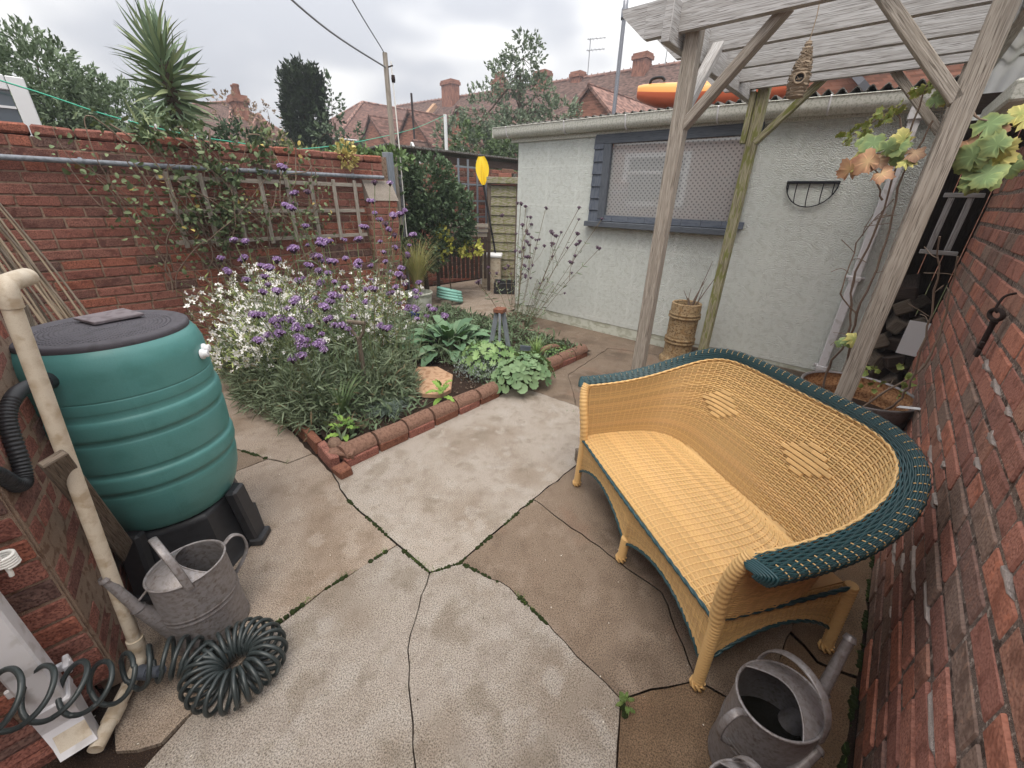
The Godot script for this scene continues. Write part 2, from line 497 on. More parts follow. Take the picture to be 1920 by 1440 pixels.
	M.conduit = mt(hex("#8e949c"), 0.6, {"world": 0.3, "tex": tex(layered(512, Color(0.95, 0.95, 0.96), [[soft, Color(0.7, 0.7, 0.7), 0.5, 0.8, 0.7]]))})
	M.green_plastic = mt(hex("#548d8a"), 0.42, {"spec": 0.5, "world": 0.6, "bump": t_fine, "bump_cm": 0.02, "tex": tex(layered(512, Color(1, 1, 1), [[soft, Color(0.86, 0.9, 0.88), 0.5, 0.85, 0.5], [grit, Color(0.7, 0.78, 0.75), 0.82, 0.95, 0.5], [nz(75, 0.05, 512, FastNoiseLite.TYPE_SIMPLEX, 5, 2), Color(1.0, 0.98, 0.95), 0.72, 0.86, 0.35]]))})
	M.black_plastic = mt(hex("#2c2d31"), 0.5, {"spec": 0.5, "bump": t_fine, "bump_cm": 0.03, "world": 0.25, "tex": tex(layered(512, Color(0.95, 0.95, 0.95), [[blot, Color(1.0, 0.98, 0.95), 0.6, 0.85, 0.6], [soft, Color(0.7, 0.7, 0.7), 0.5, 0.8, 0.6]]))})
	M.lid = mt(hex("#56535a"), 0.62, {"world": 0.3, "bump": t_fine, "bump_cm": 0.04, "tex": tex(layered(512, Color(0.9, 0.9, 0.9), [[blot, Color(1.0, 0.98, 0.96), 0.55, 0.8, 0.5], [soft, Color(0.72, 0.71, 0.7), 0.5, 0.8, 0.6]]))})
	M.hose = mt(hex("#2e3536"), 0.38, {"spec": 0.5})
	M.white = mt(hex("#e4e5e7"), 0.5)
	M.orange = mt(hex("#f0a355"), 0.35, {"spec": 0.5})
	M.red_orange = mt(hex("#d86f4c"), 0.35, {"spec": 0.5})
	M.yellow = mt(hex("#f0cc22"), 0.4, {"spec": 0.5})
	M.black = mt(hex("#1c1c1f"), 0.6)
	M.blue_glaze = mt(hex("#27306e"), 0.2, {"spec": 0.6})
	M.teal_soft = mt(hex("#8ec4b8"), 0.5)
	M.rope = mt(hex("#e6e4df"), 0.9)
	M.green_line = mt(hex("#4fb396"), 0.6)
	M.cable = mt(hex("#8b8d92"), 0.7)

	# wood, grain along u
	var wt := layered(512, Color(0.93, 0.92, 0.92), [[streak, Color(0.72, 0.70, 0.69), 0.45, 0.82, 0.8], [streak2, Color(0.80, 0.78, 0.77), 0.45, 0.8, 0.7], [nz(101, 0.07, 512, FastNoiseLite.TYPE_SIMPLEX, 2, 8), Color(0.42, 0.39, 0.37), 0.74, 0.88, 0.7]])
	var t_wt := tex(wt)
	var green_wt := tex(layered(512, Color(0.93, 0.92, 0.90), [[streak, Color(0.58, 0.55, 0.48), 0.45, 0.78, 0.8], [soft, Color(0.66, 0.70, 0.42), 0.45, 0.7, 0.8]]))
	M.grey_wood = mt(hex("#c8c9c9"), 0.9, {"tex": t_wt, "uv": Vector2(0.9, 0.22), "bump": t_streak, "bump_cm": 0.07})
	M.post_wood = mt(hex("#b4ada2"), 0.9, {"tex": t_wt, "uv": Vector2(0.9, 0.2), "bump": t_streak, "bump_cm": 0.15})
	M.green_wood = mt(hex("#aeaa93"), 0.92, {"tex": green_wt, "uv": Vector2(0.9, 0.2), "bump": t_streak, "bump_cm": 0.15})
	M.old_wood = mt(hex("#84796c"), 0.95, {"tex": t_wt, "uv": Vector2(0.5, 0.15), "bump": t_streak, "bump_cm": 0.25})
	M.fence_wood = mt(hex("#b0ab9e"), 0.95, {"tex": green_wt, "uv": Vector2(0.6, 0.15), "bump": t_streak, "bump_cm": 0.2})
	M.dark_wood = mt(hex("#584c45"), 0.95, {"tex": t_wt, "uv": Vector2(0.5, 0.15), "bump": t_streak, "bump_cm": 0.2})
	M.bark = mt(hex("#6d5f52"), 1.0, {"tex": t_wt, "uv": Vector2(0.12, 0.1), "bump": t_streak, "bump_cm": 0.4})
	M.cane = mt(hex("#9c8d78"), 0.7, {"tex": t_wt, "uv": Vector2(0.5, 0.05)})
	M.vine_stem = mt(hex("#9c8a7a"), 0.95, {"tex": t_wt, "uv": Vector2(0.2, 0.04)})
	M.stem = mt(hex("#66724e"), 0.9)
	M.dry_stem = mt(hex("#7e6d54"), 0.9)
	M.rattan = mt(hex("#d4ae76"), 0.5, {"vc": true, "spec": 0.45})
	M.teal_rattan = mt(hex("#204349"), 0.42, {"vc": true, "spec": 0.5})
	M.twine = mt(hex("#9a8a78"), 0.95)
	M.terracotta = mt(hex("#b5a183"), 0.85, {"world": 0.4, "bump": t_fine, "bump_cm": 0.1, "tex": tex(layered(512, Color(0.98, 0.96, 0.92), [[blot, Color(0.42, 0.36, 0.32), 0.55, 0.8, 0.85], [soft, Color(0.78, 0.68, 0.55), 0.45, 0.8, 0.7], [grit, Color(0.5, 0.42, 0.35), 0.6, 0.85, 0.6]]))})
	M.edging = mt(hex("#96786a"), 0.95, {"world": 0.35, "bump": t_bb, "bump_cm": 0.4, "tex": tex(layered(512, Color(0.9, 0.87, 0.85), [[blot, Color(0.62, 0.58, 0.54), 0.45, 0.8, 0.8], [fine, Color(0.70, 0.64, 0.60), 0.5, 0.9, 0.6], [nz(103, 0.04, 512, FastNoiseLite.TYPE_SIMPLEX, 3), Color(1, 0.98, 0.93), 0.84, 0.92, 0.8]]))})
	M.red_edging = mt(hex("#a06f5a"), 0.95, {"world": 0.3, "bump": t_bb, "bump_cm": 0.3, "tex": t_bk})
	M.stone = mt(hex("#c9a88c"), 0.95, {"world": 0.4, "bump": t_fine, "bump_cm": 0.2, "tex": tex(layered(512, Color(0.95, 0.93, 0.91), [[soft, Color(0.74, 0.66, 0.6), 0.45, 0.8, 0.7], [grit, Color(0.6, 0.55, 0.5), 0.6, 0.85, 0.6]]))})
	M.lid_tile = mt(hex("#817a7e"), 0.8, {"world": 0.3, "bump": t_fine, "bump_cm": 0.1, "tex": tex(layered(512, Color(0.95, 0.94, 0.94), [[soft, Color(0.75, 0.72, 0.72), 0.45, 0.8, 0.7]]))})
	M.asbestos = mt(hex("#84817f"), 0.95, {"world": 0.5, "bump": t_fine, "bump_cm": 0.2, "tex": tex(layered(512, Color(0.92, 0.92, 0.92), [[blot, Color(0.4, 0.4, 0.36), 0.42, 0.72, 0.85], [grit, Color(0.55, 0.56, 0.5), 0.55, 0.85, 0.6]]))})
	M.poly_sheet = mt(hex("#e0e2e2"), 0.5, {"back": Color(0.5, 0.5, 0.5)})
	M.pebble = mt(hex("#9c8472"), 0.8, {"world": 0.2, "tex": t_bk})

	# far masonry and roofs: courses too fine to pick apart
	var fb := Image.create(512, 512, false, Image.FORMAT_RGB8)
	fb.fill(Color(0.80, 0.70, 0.64))
	var br := RandomNumberGenerator.new()
	br.seed = 4
	for row in 16:
		for q in 6:
			var x0 := q * 85 + (43 if row % 2 else 0)
			var sh := br.randf_range(0.72, 1.0)
			var bc := Color(0.92 * sh, 0.86 * sh, 0.84 * sh)
			fb.fill_rect(Rect2i(x0 % 512, row * 32, 80, 28), bc)
			if x0 + 80 > 512:
				fb.fill_rect(Rect2i(0, row * 32, x0 + 80 - 512, 28), bc)
	M.far_brick = mt(hex("#b08573"), 0.95, {"tex": tex(fb), "uv": Vector2(1.35, 1.2)})
	var ft := Image.create(512, 512, false, Image.FORMAT_RGB8)
	for row in 16:
		for q in 16:
			var x0 := q * 32 + (16 if row % 2 else 0)
			var sh := br.randf_range(0.66, 1.0)
			if br.randf() < 0.08:
				sh *= 0.75
			ft.fill_rect(Rect2i(x0 % 512, row * 32, 32, 32), Color(sh, sh * 0.97, sh * 0.95))
			if x0 + 32 > 512:
				ft.fill_rect(Rect2i(0, row * 32, x0 - 480, 32), Color(sh, sh * 0.97, sh * 0.95))
	var fh := Image.create(64, 512, false, Image.FORMAT_L8)
	for y in 512:
		for x in 64:
			var k := (y % 32) / 31.0
			fh.set_pixel(x, y, Color(k, k, k))
	var t_ft := tex(ft)
	var t_fh := tex(fh)
	M.roof_tile = mt(hex("#80625a"), 0.95, {"tex": t_ft, "uv": Vector2(2.7, 1.8), "bump": t_fh, "bump_cm": 1.5})
	M.roof_brown = mt(hex("#766059"), 0.95, {"tex": t_ft, "uv": Vector2(2.7, 1.8), "bump": t_fh, "bump_cm": 1.5})
	M.roof_pink = mt(hex("#a8877e"), 0.95, {"tex": t_ft, "uv": Vector2(2.7, 1.8), "bump": t_fh, "bump_cm": 1.5})
	M.roof_slate = mt(hex("#7d828c"), 0.8, {"tex": t_ft, "uv": Vector2(3.6, 2.8), "bump": t_fh, "bump_cm": 1.0})
	M.glass = mt(Color(0.55, 0.62, 0.66, 0.12), 0.02, {"spec": 1.0})
	M.glass.transparency = BaseMaterial3D.TRANSPARENCY_ALPHA
	M.far_glass = mt(hex("#4a535c"), 0.08, {"spec": 0.7})
	M.blind = mt(hex("#8f8a8d"), 0.9)

	# leaves carry their own tone in the vertex or copy colour
	M.leaf = mt(Color(1, 1, 1), 0.6, {"vc": true, "two": true, "back": Color(0.35, 0.38, 0.2), "spec": 0.35})
	M.petal = mt(Color(1, 1, 1), 0.75, {"vc": true, "two": true, "back": Color(0.4, 0.4, 0.4), "spec": 0.2})
	M.lawn = mt(hex("#4f5b33"), 1.0, {"world": 1.5, "tex": t_bk})

# where a point falls in the photograph (0..1) and how far away: only used to choose which of many like pieces are built singly
func seen(p: Vector3) -> Vector3:
	var q: Vector3 = ($camera as Camera3D).transform.affine_inverse() * p
	if q.z > -0.05:
		return Vector3(-9, -9, 1e6)
	var f := 1.0 / tan(deg_to_rad(43.7))
	return Vector3(0.5 + 0.5 * f * 0.75 * q.x / -q.z, 0.5 - 0.5 * f * q.y / -q.z, -q.z)

func slab(parent: Node, poly: PackedVector2Array, key: String, top := 0.0, gap := 0.0035, called := "slab") -> void:
	var off := Geometry2D.offset_polygon(poly, -gap)
	if off.is_empty():
		return
	var src: PackedVector2Array = off[0]
	var edge := PackedVector2Array()
	for q in src.size():
		var a := src[q]
		var b := src[(q + 1) % src.size()]
		var m := clampi(int(a.distance_to(b) / 0.05), 1, 60)
		var nn := (b - a).orthogonal().normalized()
		if nn.x < 0.0 or (absf(nn.x) < 0.001 and nn.y < 0.0):
			nn = -nn
		for s in m:
			var p := a.lerp(b, float(s) / m)
			if s > 0:
				p += nn * (sin(p.x * 61.0 + p.y * 43.0) * 0.0035 + sin(p.x * 17.0 - p.y * 29.0) * 0.004 + R(-0.0008, 0.0008))
			edge.append(p)
	var idx := Geometry2D.triangulate_polygon(edge)
	if idx.is_empty():
		edge = src
		idx = Geometry2D.triangulate_polygon(edge)
	var v := PackedVector3Array()
	var n := PackedVector3Array()
	var t := PackedVector2Array()
	var t2 := PackedVector2Array()
	var i := PackedInt32Array()
	var add := func(p: Vector3, nn: Vector3) -> void:
		v.append(p); n.append(nn); t.append(Vector2(p.x, p.z)); t2.append(Vector2(p.x, p.z) / 3.9 + Vector2(0.13, 0.31))
	for p in edge:
		add.call(Vector3(p.x, top, p.y), Vector3.UP)
	for q in range(0, idx.size(), 3):
		var a: Vector3 = v[idx[q]]
		var cr := (v[idx[q + 1]] - a).cross(v[idx[q + 2]] - a)
		if cr.y > 0:
			i.append_array(PackedInt32Array([idx[q], idx[q + 2], idx[q + 1]]))
		else:
			i.append_array(PackedInt32Array([idx[q], idx[q + 1], idx[q + 2]]))
	var cen := Vector2.ZERO
	for p in edge:
		cen += p / edge.size()
	for q in edge.size():
		var a := edge[q]
		var b := edge[(q + 1) % edge.size()]
		var nn := (b - a).orthogonal().normalized()
		if nn.dot(a - cen) < 0.0:
			nn = -nn
		var k := v.size()
		var n3 := Vector3(nn.x, 0.4, nn.y).normalized()
		add.call(Vector3(a.x, top, a.y), n3)
		add.call(Vector3(b.x, top, b.y), n3)
		add.call(Vector3(b.x + nn.x * 0.003, top - 0.028, b.y + nn.y * 0.003), n3)
		add.call(Vector3(a.x + nn.x * 0.003, top - 0.028, a.y + nn.y * 0.003), n3)
		i.append_array(PackedInt32Array([k, k + 1, k + 2, k, k + 2, k + 3, k, k + 2, k + 1, k, k + 3, k + 2]))
	var arr := []
	arr.resize(Mesh.ARRAY_MAX)
	arr[Mesh.ARRAY_VERTEX] = v
	arr[Mesh.ARRAY_NORMAL] = n
	arr[Mesh.ARRAY_TEX_UV] = t
	arr[Mesh.ARRAY_TEX_UV2] = t2
	arr[Mesh.ARRAY_INDEX] = i
	var m := ArrayMesh.new()
	m.add_surface_from_arrays(Mesh.PRIMITIVE_TRIANGLES, arr)
	put(parent, called, m, M[key])

func P2(a: Array) -> PackedVector2Array:
	var o := PackedVector2Array()
	for q in range(0, a.size(), 2):
		o.append(Vector2(a[q], a[q + 1]))
	return o

func make_ground() -> void:
	var g := Mesher.new()
	g.quad(Vector3(-110, -0.06, 60), Vector3(60, -0.06, 60), Vector3(60, -0.06, -110), Vector3(-110, -0.06, -110))
	struct("ground", g.mesh(), M.lawn)
	var y := Node3D.new()
	y.name = "patio"
	y.set_meta("kind", "structure")
	add_child(y)
	var bed := Mesher.new()
	bed.quad(Vector3(-7.5, -0.013, 1.6), Vector3(0.4, -0.013, 1.6), Vector3(0.4, -0.013, -9), Vector3(-7.5, -0.013, -9))
	put(y, "joint_soil", bed.mesh(), M.soil)
	# concrete slabs as the cracks divide them (x, z)
	slab(y, P2([-2.11, -0.665, -1.82, -0.625, -1.36, -0.652, -1.12, -0.67, -1.07, -0.80, -1.08, -0.93, -1.12, -1.36, -1.14, -1.81, -1.16, -2.30, -1.62, -2.44, -2.22, -2.36, -2.17, -2.1]), "slab_pale", 0.004)
	slab(y, P2([-2.39, -0.66, -2.11, -0.665, -1.82, -0.625, -1.36, -0.652, -1.355, -0.48, -1.36, -0.3, -1.33, -0.1, -1.22, 0.14, -1.18, 0.26, -1.25, 0.36, -1.5, 0.33, -2.5, 0.42, -2.52, -0.44, -2.39, -0.51]), "slab_beige")
	slab(y, P2([-4.7, -0.66, -2.39, -0.66, -2.39, -0.51, -2.52, -0.44, -2.73, -0.35, -3.2, -0.1, -4.7, 0.02]), "slab_beige", 0.002)
	slab(y, P2([-4.7, 0.02, -3.2, -0.1, -2.73, -0.35, -2.52, -0.44, -2.5, 1.2, -4.7, 1.2]), "slab_brown")
	slab(y, P2([-1.36, -0.652, -1.12, -0.67, -1.01, -0.54, -0.9, -0.42, -0.74, -0.33, -0.59, -0.25, -0.3, -0.1, -0.3, 0.5, -1.05, 0.5, -1.16, 0.28, -1.22, 0.14, -1.33, -0.1, -1.36, -0.3]), "slab_grey")
	slab(y, P2([-1.12, -0.67, -1.07, -0.80, -0.82, -0.87, -0.51, -0.855, -0.26, -0.835, -0.17, -0.66, -0.1, -0.3, -0.3, -0.1, -0.59, -0.25, -0.74, -0.33, -0.9, -0.42, -1.01, -0.54]), "slab_grey", 0.001, 0.0018)
	slab(y, P2([-1.07, -0.80, -0.82, -0.87, -0.51, -0.855, -0.26, -0.835, -0.1, -1.08, -0.35, -1.32, -0.62, -1.33, -1.12, -1.36, -1.08, -0.93]), "slab_brown", 0.0, 0.0022)
	slab(y, P2([-1.12, -1.36, -0.62, -1.33, -0.35, -1.32, -0.1, -1.08, 0.09, -1.12, 0.08, -2.5, -1.16, -2.3, -1.14, -1.81]), "slab_brown", 0.002, 0.0018)
	slab(y, P2([-0.26, -0.835, -0.17, -0.66, -0.1, -0.3, 0.1, -0.3, 0.09, -1.12, -0.1, -1.08]), "slab_dark", -0.001, 0.004)
	# broken strip along the foot of the right wall
	slab(y, P2([0.1, 0.2, 0.36, 0.2, 0.32, -0.74, 0.1, -0.68]), "slab_dark", -0.004, 0.004)
	slab(y, P2([0.1, -0.68, 0.32, -0.74, 0.315, -1.02, 0.09, -1.1]), "slab_dark", 0.003, 0.004)
	slab(y, P2([0.09, -1.1, 0.315, -1.02, 0.305, -1.5, 0.19, -1.46, 0.085, -1.52]), "slab_dark", -0.006, 0.004)
	slab(y, P2([0.085, -1.52, 0.19, -1.46, 0.305, -1.5, 0.27, -2.7, 0.08, -2.5]), "slab_dark", 0.0, 0.004)
	# towards the shed and round behind the bed
	slab(y, P2([-1.16, -2.3, 0.08, -2.5, 0.27, -2.7, 0.2, -4.5, -1.0, -4.4, -2.2, -3.85, -2.05, -2.9, -1.62, -2.44]), "slab_brown", 0.0, 0.0022)
	slab(y, P2([-2.22, -2.36, -1.62, -2.44, -2.05, -2.9, -2.2, -3.85, -2.35, -3.52, -2.3, -3.3, -2.26, -2.9]), "slab_brown", 0.002, 0.0022)
	slab(y, P2([-2.35, -3.52, -2.2, -3.85, -1.0, -4.4, -2.5, -4.3, -4.1, -4.16, -4.15, -3.55]), "slab_brown", 0.001, 0.0022)
	slab(y, P2([-4.15, -3.55, -4.1, -4.16, -4.2, -7.4, -6.25, -7.4, -6.25, -2.85, -4.75, -2.85, -4.72, -3.55]), "slab_beige", 0.0, 0.0022)
	slab(y, P2([-1.05, 0.5, -0.3, 0.5, -0.3, -0.1, -0.1, -0.3, 0.36, -0.3, 0.4, 1.3, -1.2, 1.3]), "slab_grey", 0.0, 0.0022)
	# moss and grass in the joints
	var cracks := [[Vector2(-1.36, -0.65), Vector2(-1.36, -0.3), Vector2(-1.34, -0.1)], [Vector2(-1.36, -0.65), Vector2(-1.12, -0.67), Vector2(-1.07, -0.8)], [Vector2(-1.82, -0.625), Vector2(-1.36, -0.652)], [Vector2(-1.07, -0.8), Vector2(-0.82, -0.87), Vector2(-0.6, -0.86)], [Vector2(-1.07, -0.8), Vector2(-1.08, -0.93), Vector2(-1.12, -1.36)], [Vector2(-2.73, -0.35), Vector2(-2.52, -0.44), Vector2(-2.39, -0.51)], [Vector2(-0.26, -0.835), Vector2(-0.22, -0.8)], [Vector2(-1.62, -2.3), Vector2(-1.5, -2.38), Vector2(-1.3, -2.33)], [Vector2(0.31, -0.9), Vector2(0.30, -1.6), Vector2(0.275, -2.4)]]
	var mm := Mesher.new()
	var xf := []
	var cols := []
	var blade := Mesher.new()
	blade.quad(Vector3(-0.0016, 0, 0), Vector3(0.0016, 0, 0), Vector3(0.0012, 0.5, 0.1), Vector3(-0.0012, 0.5, 0.1))
	blade.tri(Vector3(-0.0012, 0.5, 0.1), Vector3(0.0012, 0.5, 0.1), Vector3(0, 1, 0.45))
	for k in cracks.size():
		var C: Array = cracks[k]
		for q in C.size() - 1:
			var a: Vector2 = C[q]
			var b: Vector2 = C[q + 1]
			var L := a.distance_to(b)
			var steps := int(L / 0.012)
			for s in steps:
				var p := a.lerp(b, (s + R(0, 1)) / steps)
				if sin(p.x * 23.0 + p.y * 31.0) + R(-0.6, 0.6) < -0.1:
					continue
				var h := R(0.004, 0.010)
				var w := R(0.006, 0.013)
				mm.lathe([Vector2(w, -0.02), Vector2(w * 0.9, h * 0.4), Vector2(w * 0.5, h * 0.9), Vector2(0.0001, h)], 6, Vector3(p.x, 0, p.y), R(0.7, 1.4), R(0.7, 1.4))
			for s in int(L * (130 if k in [0, 1, 7, 3] else 45)):
				var p := a.lerp(b, R(0, 1))
				if sin(p.x * 19.0 + p.y * 41.0) < -0.2:
					continue
				var hh := R(0.012, 0.035)
				xf.append(Transform3D(Basis(Vector3.UP, R(0, TAU)) * Basis(Vector3.RIGHT, R(0, 0.7)) * Basis.from_scale(Vector3(1, hh, hh)), Vector3(p.x + R(-0.006, 0.006), -0.005, p.y + R(-0.006, 0.006))))
				cols.append(lin("#6d8340").lerp(lin("#3f5a2a"), R(0, 1)))
	stuff(put(y, "moss", mm.mesh(), M.moss))
	# grit, crumbs and leaf bits lying about
	var crumb := Mesher.new()
	crumb.lathe([Vector2(0.0005, -0.4), Vector2(0.6, -0.2), Vector2(0.5, 0.3), Vector2(0.0005, 0.5)], 5)
	var gx := []
	var gc := []
	for q in 1500:
		var p := Vector3(R(-2.6, 0.28), 0.003, R(-3.2, 0.4))
		gx.append(Transform3D(Basis(Vector3.UP, R(0, 6)) * Basis.from_scale(Vector3(R(0.7, 1.5), R(0.3, 0.8), R(0.7, 1.5)) * (0.0012 + 0.004 * pow(R(0, 1), 4.0))), p))
		gc.append([lin("#6a5c4e"), lin("#cfc6bb"), lin("#473d34"), lin("#8a7a66")][q % 4])
	scatter(y, "grit", crumb.mesh(), M.leaf, gx, gc)
	scatter(y, "joint_grass", blade.mesh(), M.leaf, xf, cols)

# brick: length along x, height y, face towards +z
func brick_mesh(l: float, h: float, d: float, k: int) -> ArrayMesh:
	var b := Mesher.new()
	b.box(Vector3.ZERO, Vector3(l, h, d), Basis.IDENTITY, 0.005, k * 1.37 + 0.21, 0.004)
	return b.mesh()

func brick_wall(root: Node, O: Vector3, D: Vector3, N: Vector3, L: float, courses: int, ch: float, key: String, most: int, o := {}) -> void:
	var bl: float = o.get("bl", 0.225)
	var gap: float = o.get("gap", 0.010)
	var dep := 0.06
	var bas := Basis(D, Vector3.UP, D.cross(Vector3.UP))
	if bas.z.dot(N) < 0.0:
		bas = Basis(-D, Vector3.UP, -D.cross(Vector3.UP))
	var thick: float = o.get("thick", 0.22)
	var back := Mesher.new()
	var H := courses * ch
	var cb := Basis(D, Vector3.UP, N)
	if cb.determinant() < 0:
		cb = bas
	back.box(O + D * L * 0.5 + Vector3.UP * (H * 0.5 - 0.003) - N * (thick * 0.5 + o.get("rake", 0.006)), Vector3(L - 0.004, H - 0.006, thick), cb)
	put(root, "mortar", back.mesh(), M[o.get("mortar", "mortar")])
	var long_m := []
	var head_m := []
	for k in 5:
		long_m.append(brick_mesh(bl - gap, ch - gap * 0.95, dep, k))
		head_m.append(brick_mesh(bl * 0.5 - gap, ch - gap * 0.95, dep, k + 5))
	var all := []
	for cy in courses:
		var x := -bl * 0.5 if cy % 2 else 0.0
		x += R(-0.02, 0.02)
		while x < L:
			var head: bool = R(0, 1) < o.get("heads", 0.08)
			var w := bl * (0.5 if head else 1.0)
			var s := 1.0
			var a := maxf(x, 0.0)
			var b := minf(x + w, L)
			if b - a > 0.05:
				var cen := O + D * ((a + b) * 0.5) + Vector3.UP * ((cy + 0.5) * ch)
				s = (b - a - gap) / (w - gap)
				var lean: float = R(-0.012, 0.012)
				var xf := Transform3D(bas * Basis(Vector3(0, 0, 1), lean) * Basis.from_scale(Vector3(s, R(0.95, 1.02), 1)), cen + N * (-dep * 0.5 + R(-0.003, 0.003)) + Vector3.UP * R(-0.0015, 0.0015))
				var pc := seen(cen)
				var score := 0.0
				if pc.x > -0.06 and pc.x < 1.06 and pc.y > -0.06 and pc.y < 1.06:
					score = 10.0 / pc.z
					if o.has("hidden") and o.hidden.call(cen):
						score *= 0.2
				all.append([score, xf, (head_m if head else long_m)[rng.randi() % 5], M["%s%d" % [key, rng.randi() % 8]]])
			x += w
	all.sort_custom(func(p, q): return p[0] > q[0])
	var rest := {}
	for k in all.size():
		var e: Array = all[k]
		if k < most and e[0] > 0.0:
			put(root, "brick", e[2], e[3], e[1])
		else:
			if not rest.has(e[3]):
				rest[e[3]] = SurfaceTool.new()
				rest[e[3]].begin(Mesh.PRIMITIVE_TRIANGLES)
			rest[e[3]].append_from(e[2], 0, e[1])
	if rest.size() > 0:
		var am := ArrayMesh.new()
		for m in rest:
			rest[m].commit(am)
			am.surface_set_material(am.get_surface_count() - 1, m)
		var r := MeshInstance3D.new()
		r.name = numbered(root, "other_bricks")
		r.mesh = am
		root.add_child(r, true)
		stuff(r)

func make_walls() -> void:
	rng.seed = 77
	# garden wall on the left
	var lw := thing("garden_wall", "long red brick garden wall on the left behind the white and purple flowers", "wall")
	brick_wall(lw, Vector3(-4.73, 0, 1.6), Vector3(0, 0, -1), Vector3(1, 0, 0), 4.28, 24, 0.0765, "brick", 300, {"heads": 0.09, "hidden": func(p): return (p.y < 0.95 and p.z < -0.65) or (p.y < 0.6 and p.z < 0.3)})
	# coping course, a little proud and rounded
	var cz := 1.6
	var k := 0
	while cz > -2.66:
		var cm := Mesher.new()
		cm.box(Vector3.ZERO, Vector3(0.215, 0.068, 0.24), Basis.IDENTITY, 0.014, 0.3 + k % 5, 0.007)
		put(lw, "coping_brick", cm.mesh(), M["brick%d" % [0, 2, 6, 1][k % 4]], Transform3D(Basis(Vector3.UP, PI / 2), Vector3(-4.842, 24 * 0.0765 + 0.036 + R(-0.003, 0.003), cz - 0.11)))
		cz -= 0.226
		k += 1
	# stub pier at its far end, with a sloping cement cap
	var pr := thing("brick_pier", "low red brick pier with sloping cement cap at the far end of the left wall", "pier")
	brick_wall(pr, Vector3(-4.60, 0, -2.42), Vector3(0, 0, -1), Vector3(1, 0, 0), 0.34, 19, 0.0765, "brick", 60, {"heads": 0.4, "thick": 0.12})
	brick_wall(pr, Vector3(-4.727, 0, -2.42), Vector3(1, 0, 0), Vector3(0, 0, 1), 0.125, 19, 0.0765, "brick", 40, {"heads": 1.0, "thick": 0.1})
	var cap := Mesher.new()
	cap.quad(Vector3(-4.59, 1.45, -2.41), Vector3(-4.59, 1.45, -2.77), Vector3(-4.728, 1.66, -2.77), Vector3(-4.728, 1.66, -2.41))
	cap.tri(Vector3(-4.728, 1.45, -2.41), Vector3(-4.59, 1.45, -2.41), Vector3(-4.728, 1.66, -2.41))
	cap.tri(Vector3(-4.59, 1.45, -2.77), Vector3(-4.728, 1.45, -2.77), Vector3(-4.728, 1.66, -2.77))
	put(pr, "cement_cap", cap.mesh(), M.slab_grey)
	# return and far wall
	var rt := thing("return_wall", "red brick wall turning the corner behind the grey fence post", "wall")
	brick_wall(rt, Vector3(-6.3, 0, -2.79), Vector3(1, 0, 0), Vector3(0, 0, -1), 1.5, 25, 0.0765, "brick", 0, {"thick": 0.1})
	var fw := thing("back_wall", "red brick back wall behind the narrow grey trellis and the yellow paddle", "wall")
	brick_wall(fw, Vector3(-6.3, 0, -2.8), Vector3(0, 0, -1), Vector3(1, 0, 0), 5.0, 26, 0.0765, "brick", 220, {"hidden": func(p): return p.z > -4.3 or p.y < 0.7})
	# right-hand wall
	var d := Vector3(0.04, 0, 1).normalized()
	var rw := thing("boundary_wall", "old lime-stained red brick wall on the right beside the wicker sofa", "wall")
	brick_wall(rw, Vector3(0.31, 0, -1.5) - d * 2.75, d, Vector3(-1, 0, 0.04).normalized(), 4.6, 22, 0.0845, "rbrick", 300, {"heads": 0.3, "mortar": "old_mortar", "bl": 0.25, "gap": 0.014, "rake": 0.0045, "hidden": func(p): return p.z > -0.62 or (p.y < 0.5 and p.z < -1.4)})
	# crusts of old lime render left on it
	for q in 26:
		var z := R(-2.3, -0.72)
		var cy := (3 + rng.randi() % 12) * 0.0845
		var x := 0.31 + 0.04 * (z + 1.5)
		var m := Mesher.new()
		var rl := R(0.02, 0.085)
		var rh := R(0.006, 0.016)
		var ph := R(0, 9)
		var ring := []
		for s in 18:
			var a := TAU * s / 18
			var w := 1.0 + 0.35 * sin(a * 3 + ph) + 0.25 * sin(a * 5 + ph * 2) + R(-0.15, 0.15)
			ring.append(Vector3(0, sin(a) * rh * w, cos(a) * rl * w))
		for s in 18:
			var a: Vector3 = ring[s]
			var b: Vector3 = ring[(s + 1) % 18]
			m.quad(a * 0.72 + Vector3(-0.005, 0, 0), b * 0.72 + Vector3(-0.005, 0, 0), b + Vector3(0.006, 0, 0), a + Vector3(0.006, 0, 0))
			m.tri(Vector3(-0.006, 0, 0), b * 0.72 + Vector3(-0.005, 0, 0), a * 0.72 + Vector3(-0.005, 0, 0))
		put(rw, "lime_crust", m.mesh(), M.lime, Transform3D(Basis(Vector3.UP, 0.04), Vector3(x, cy, z)))
	make_house_corner()

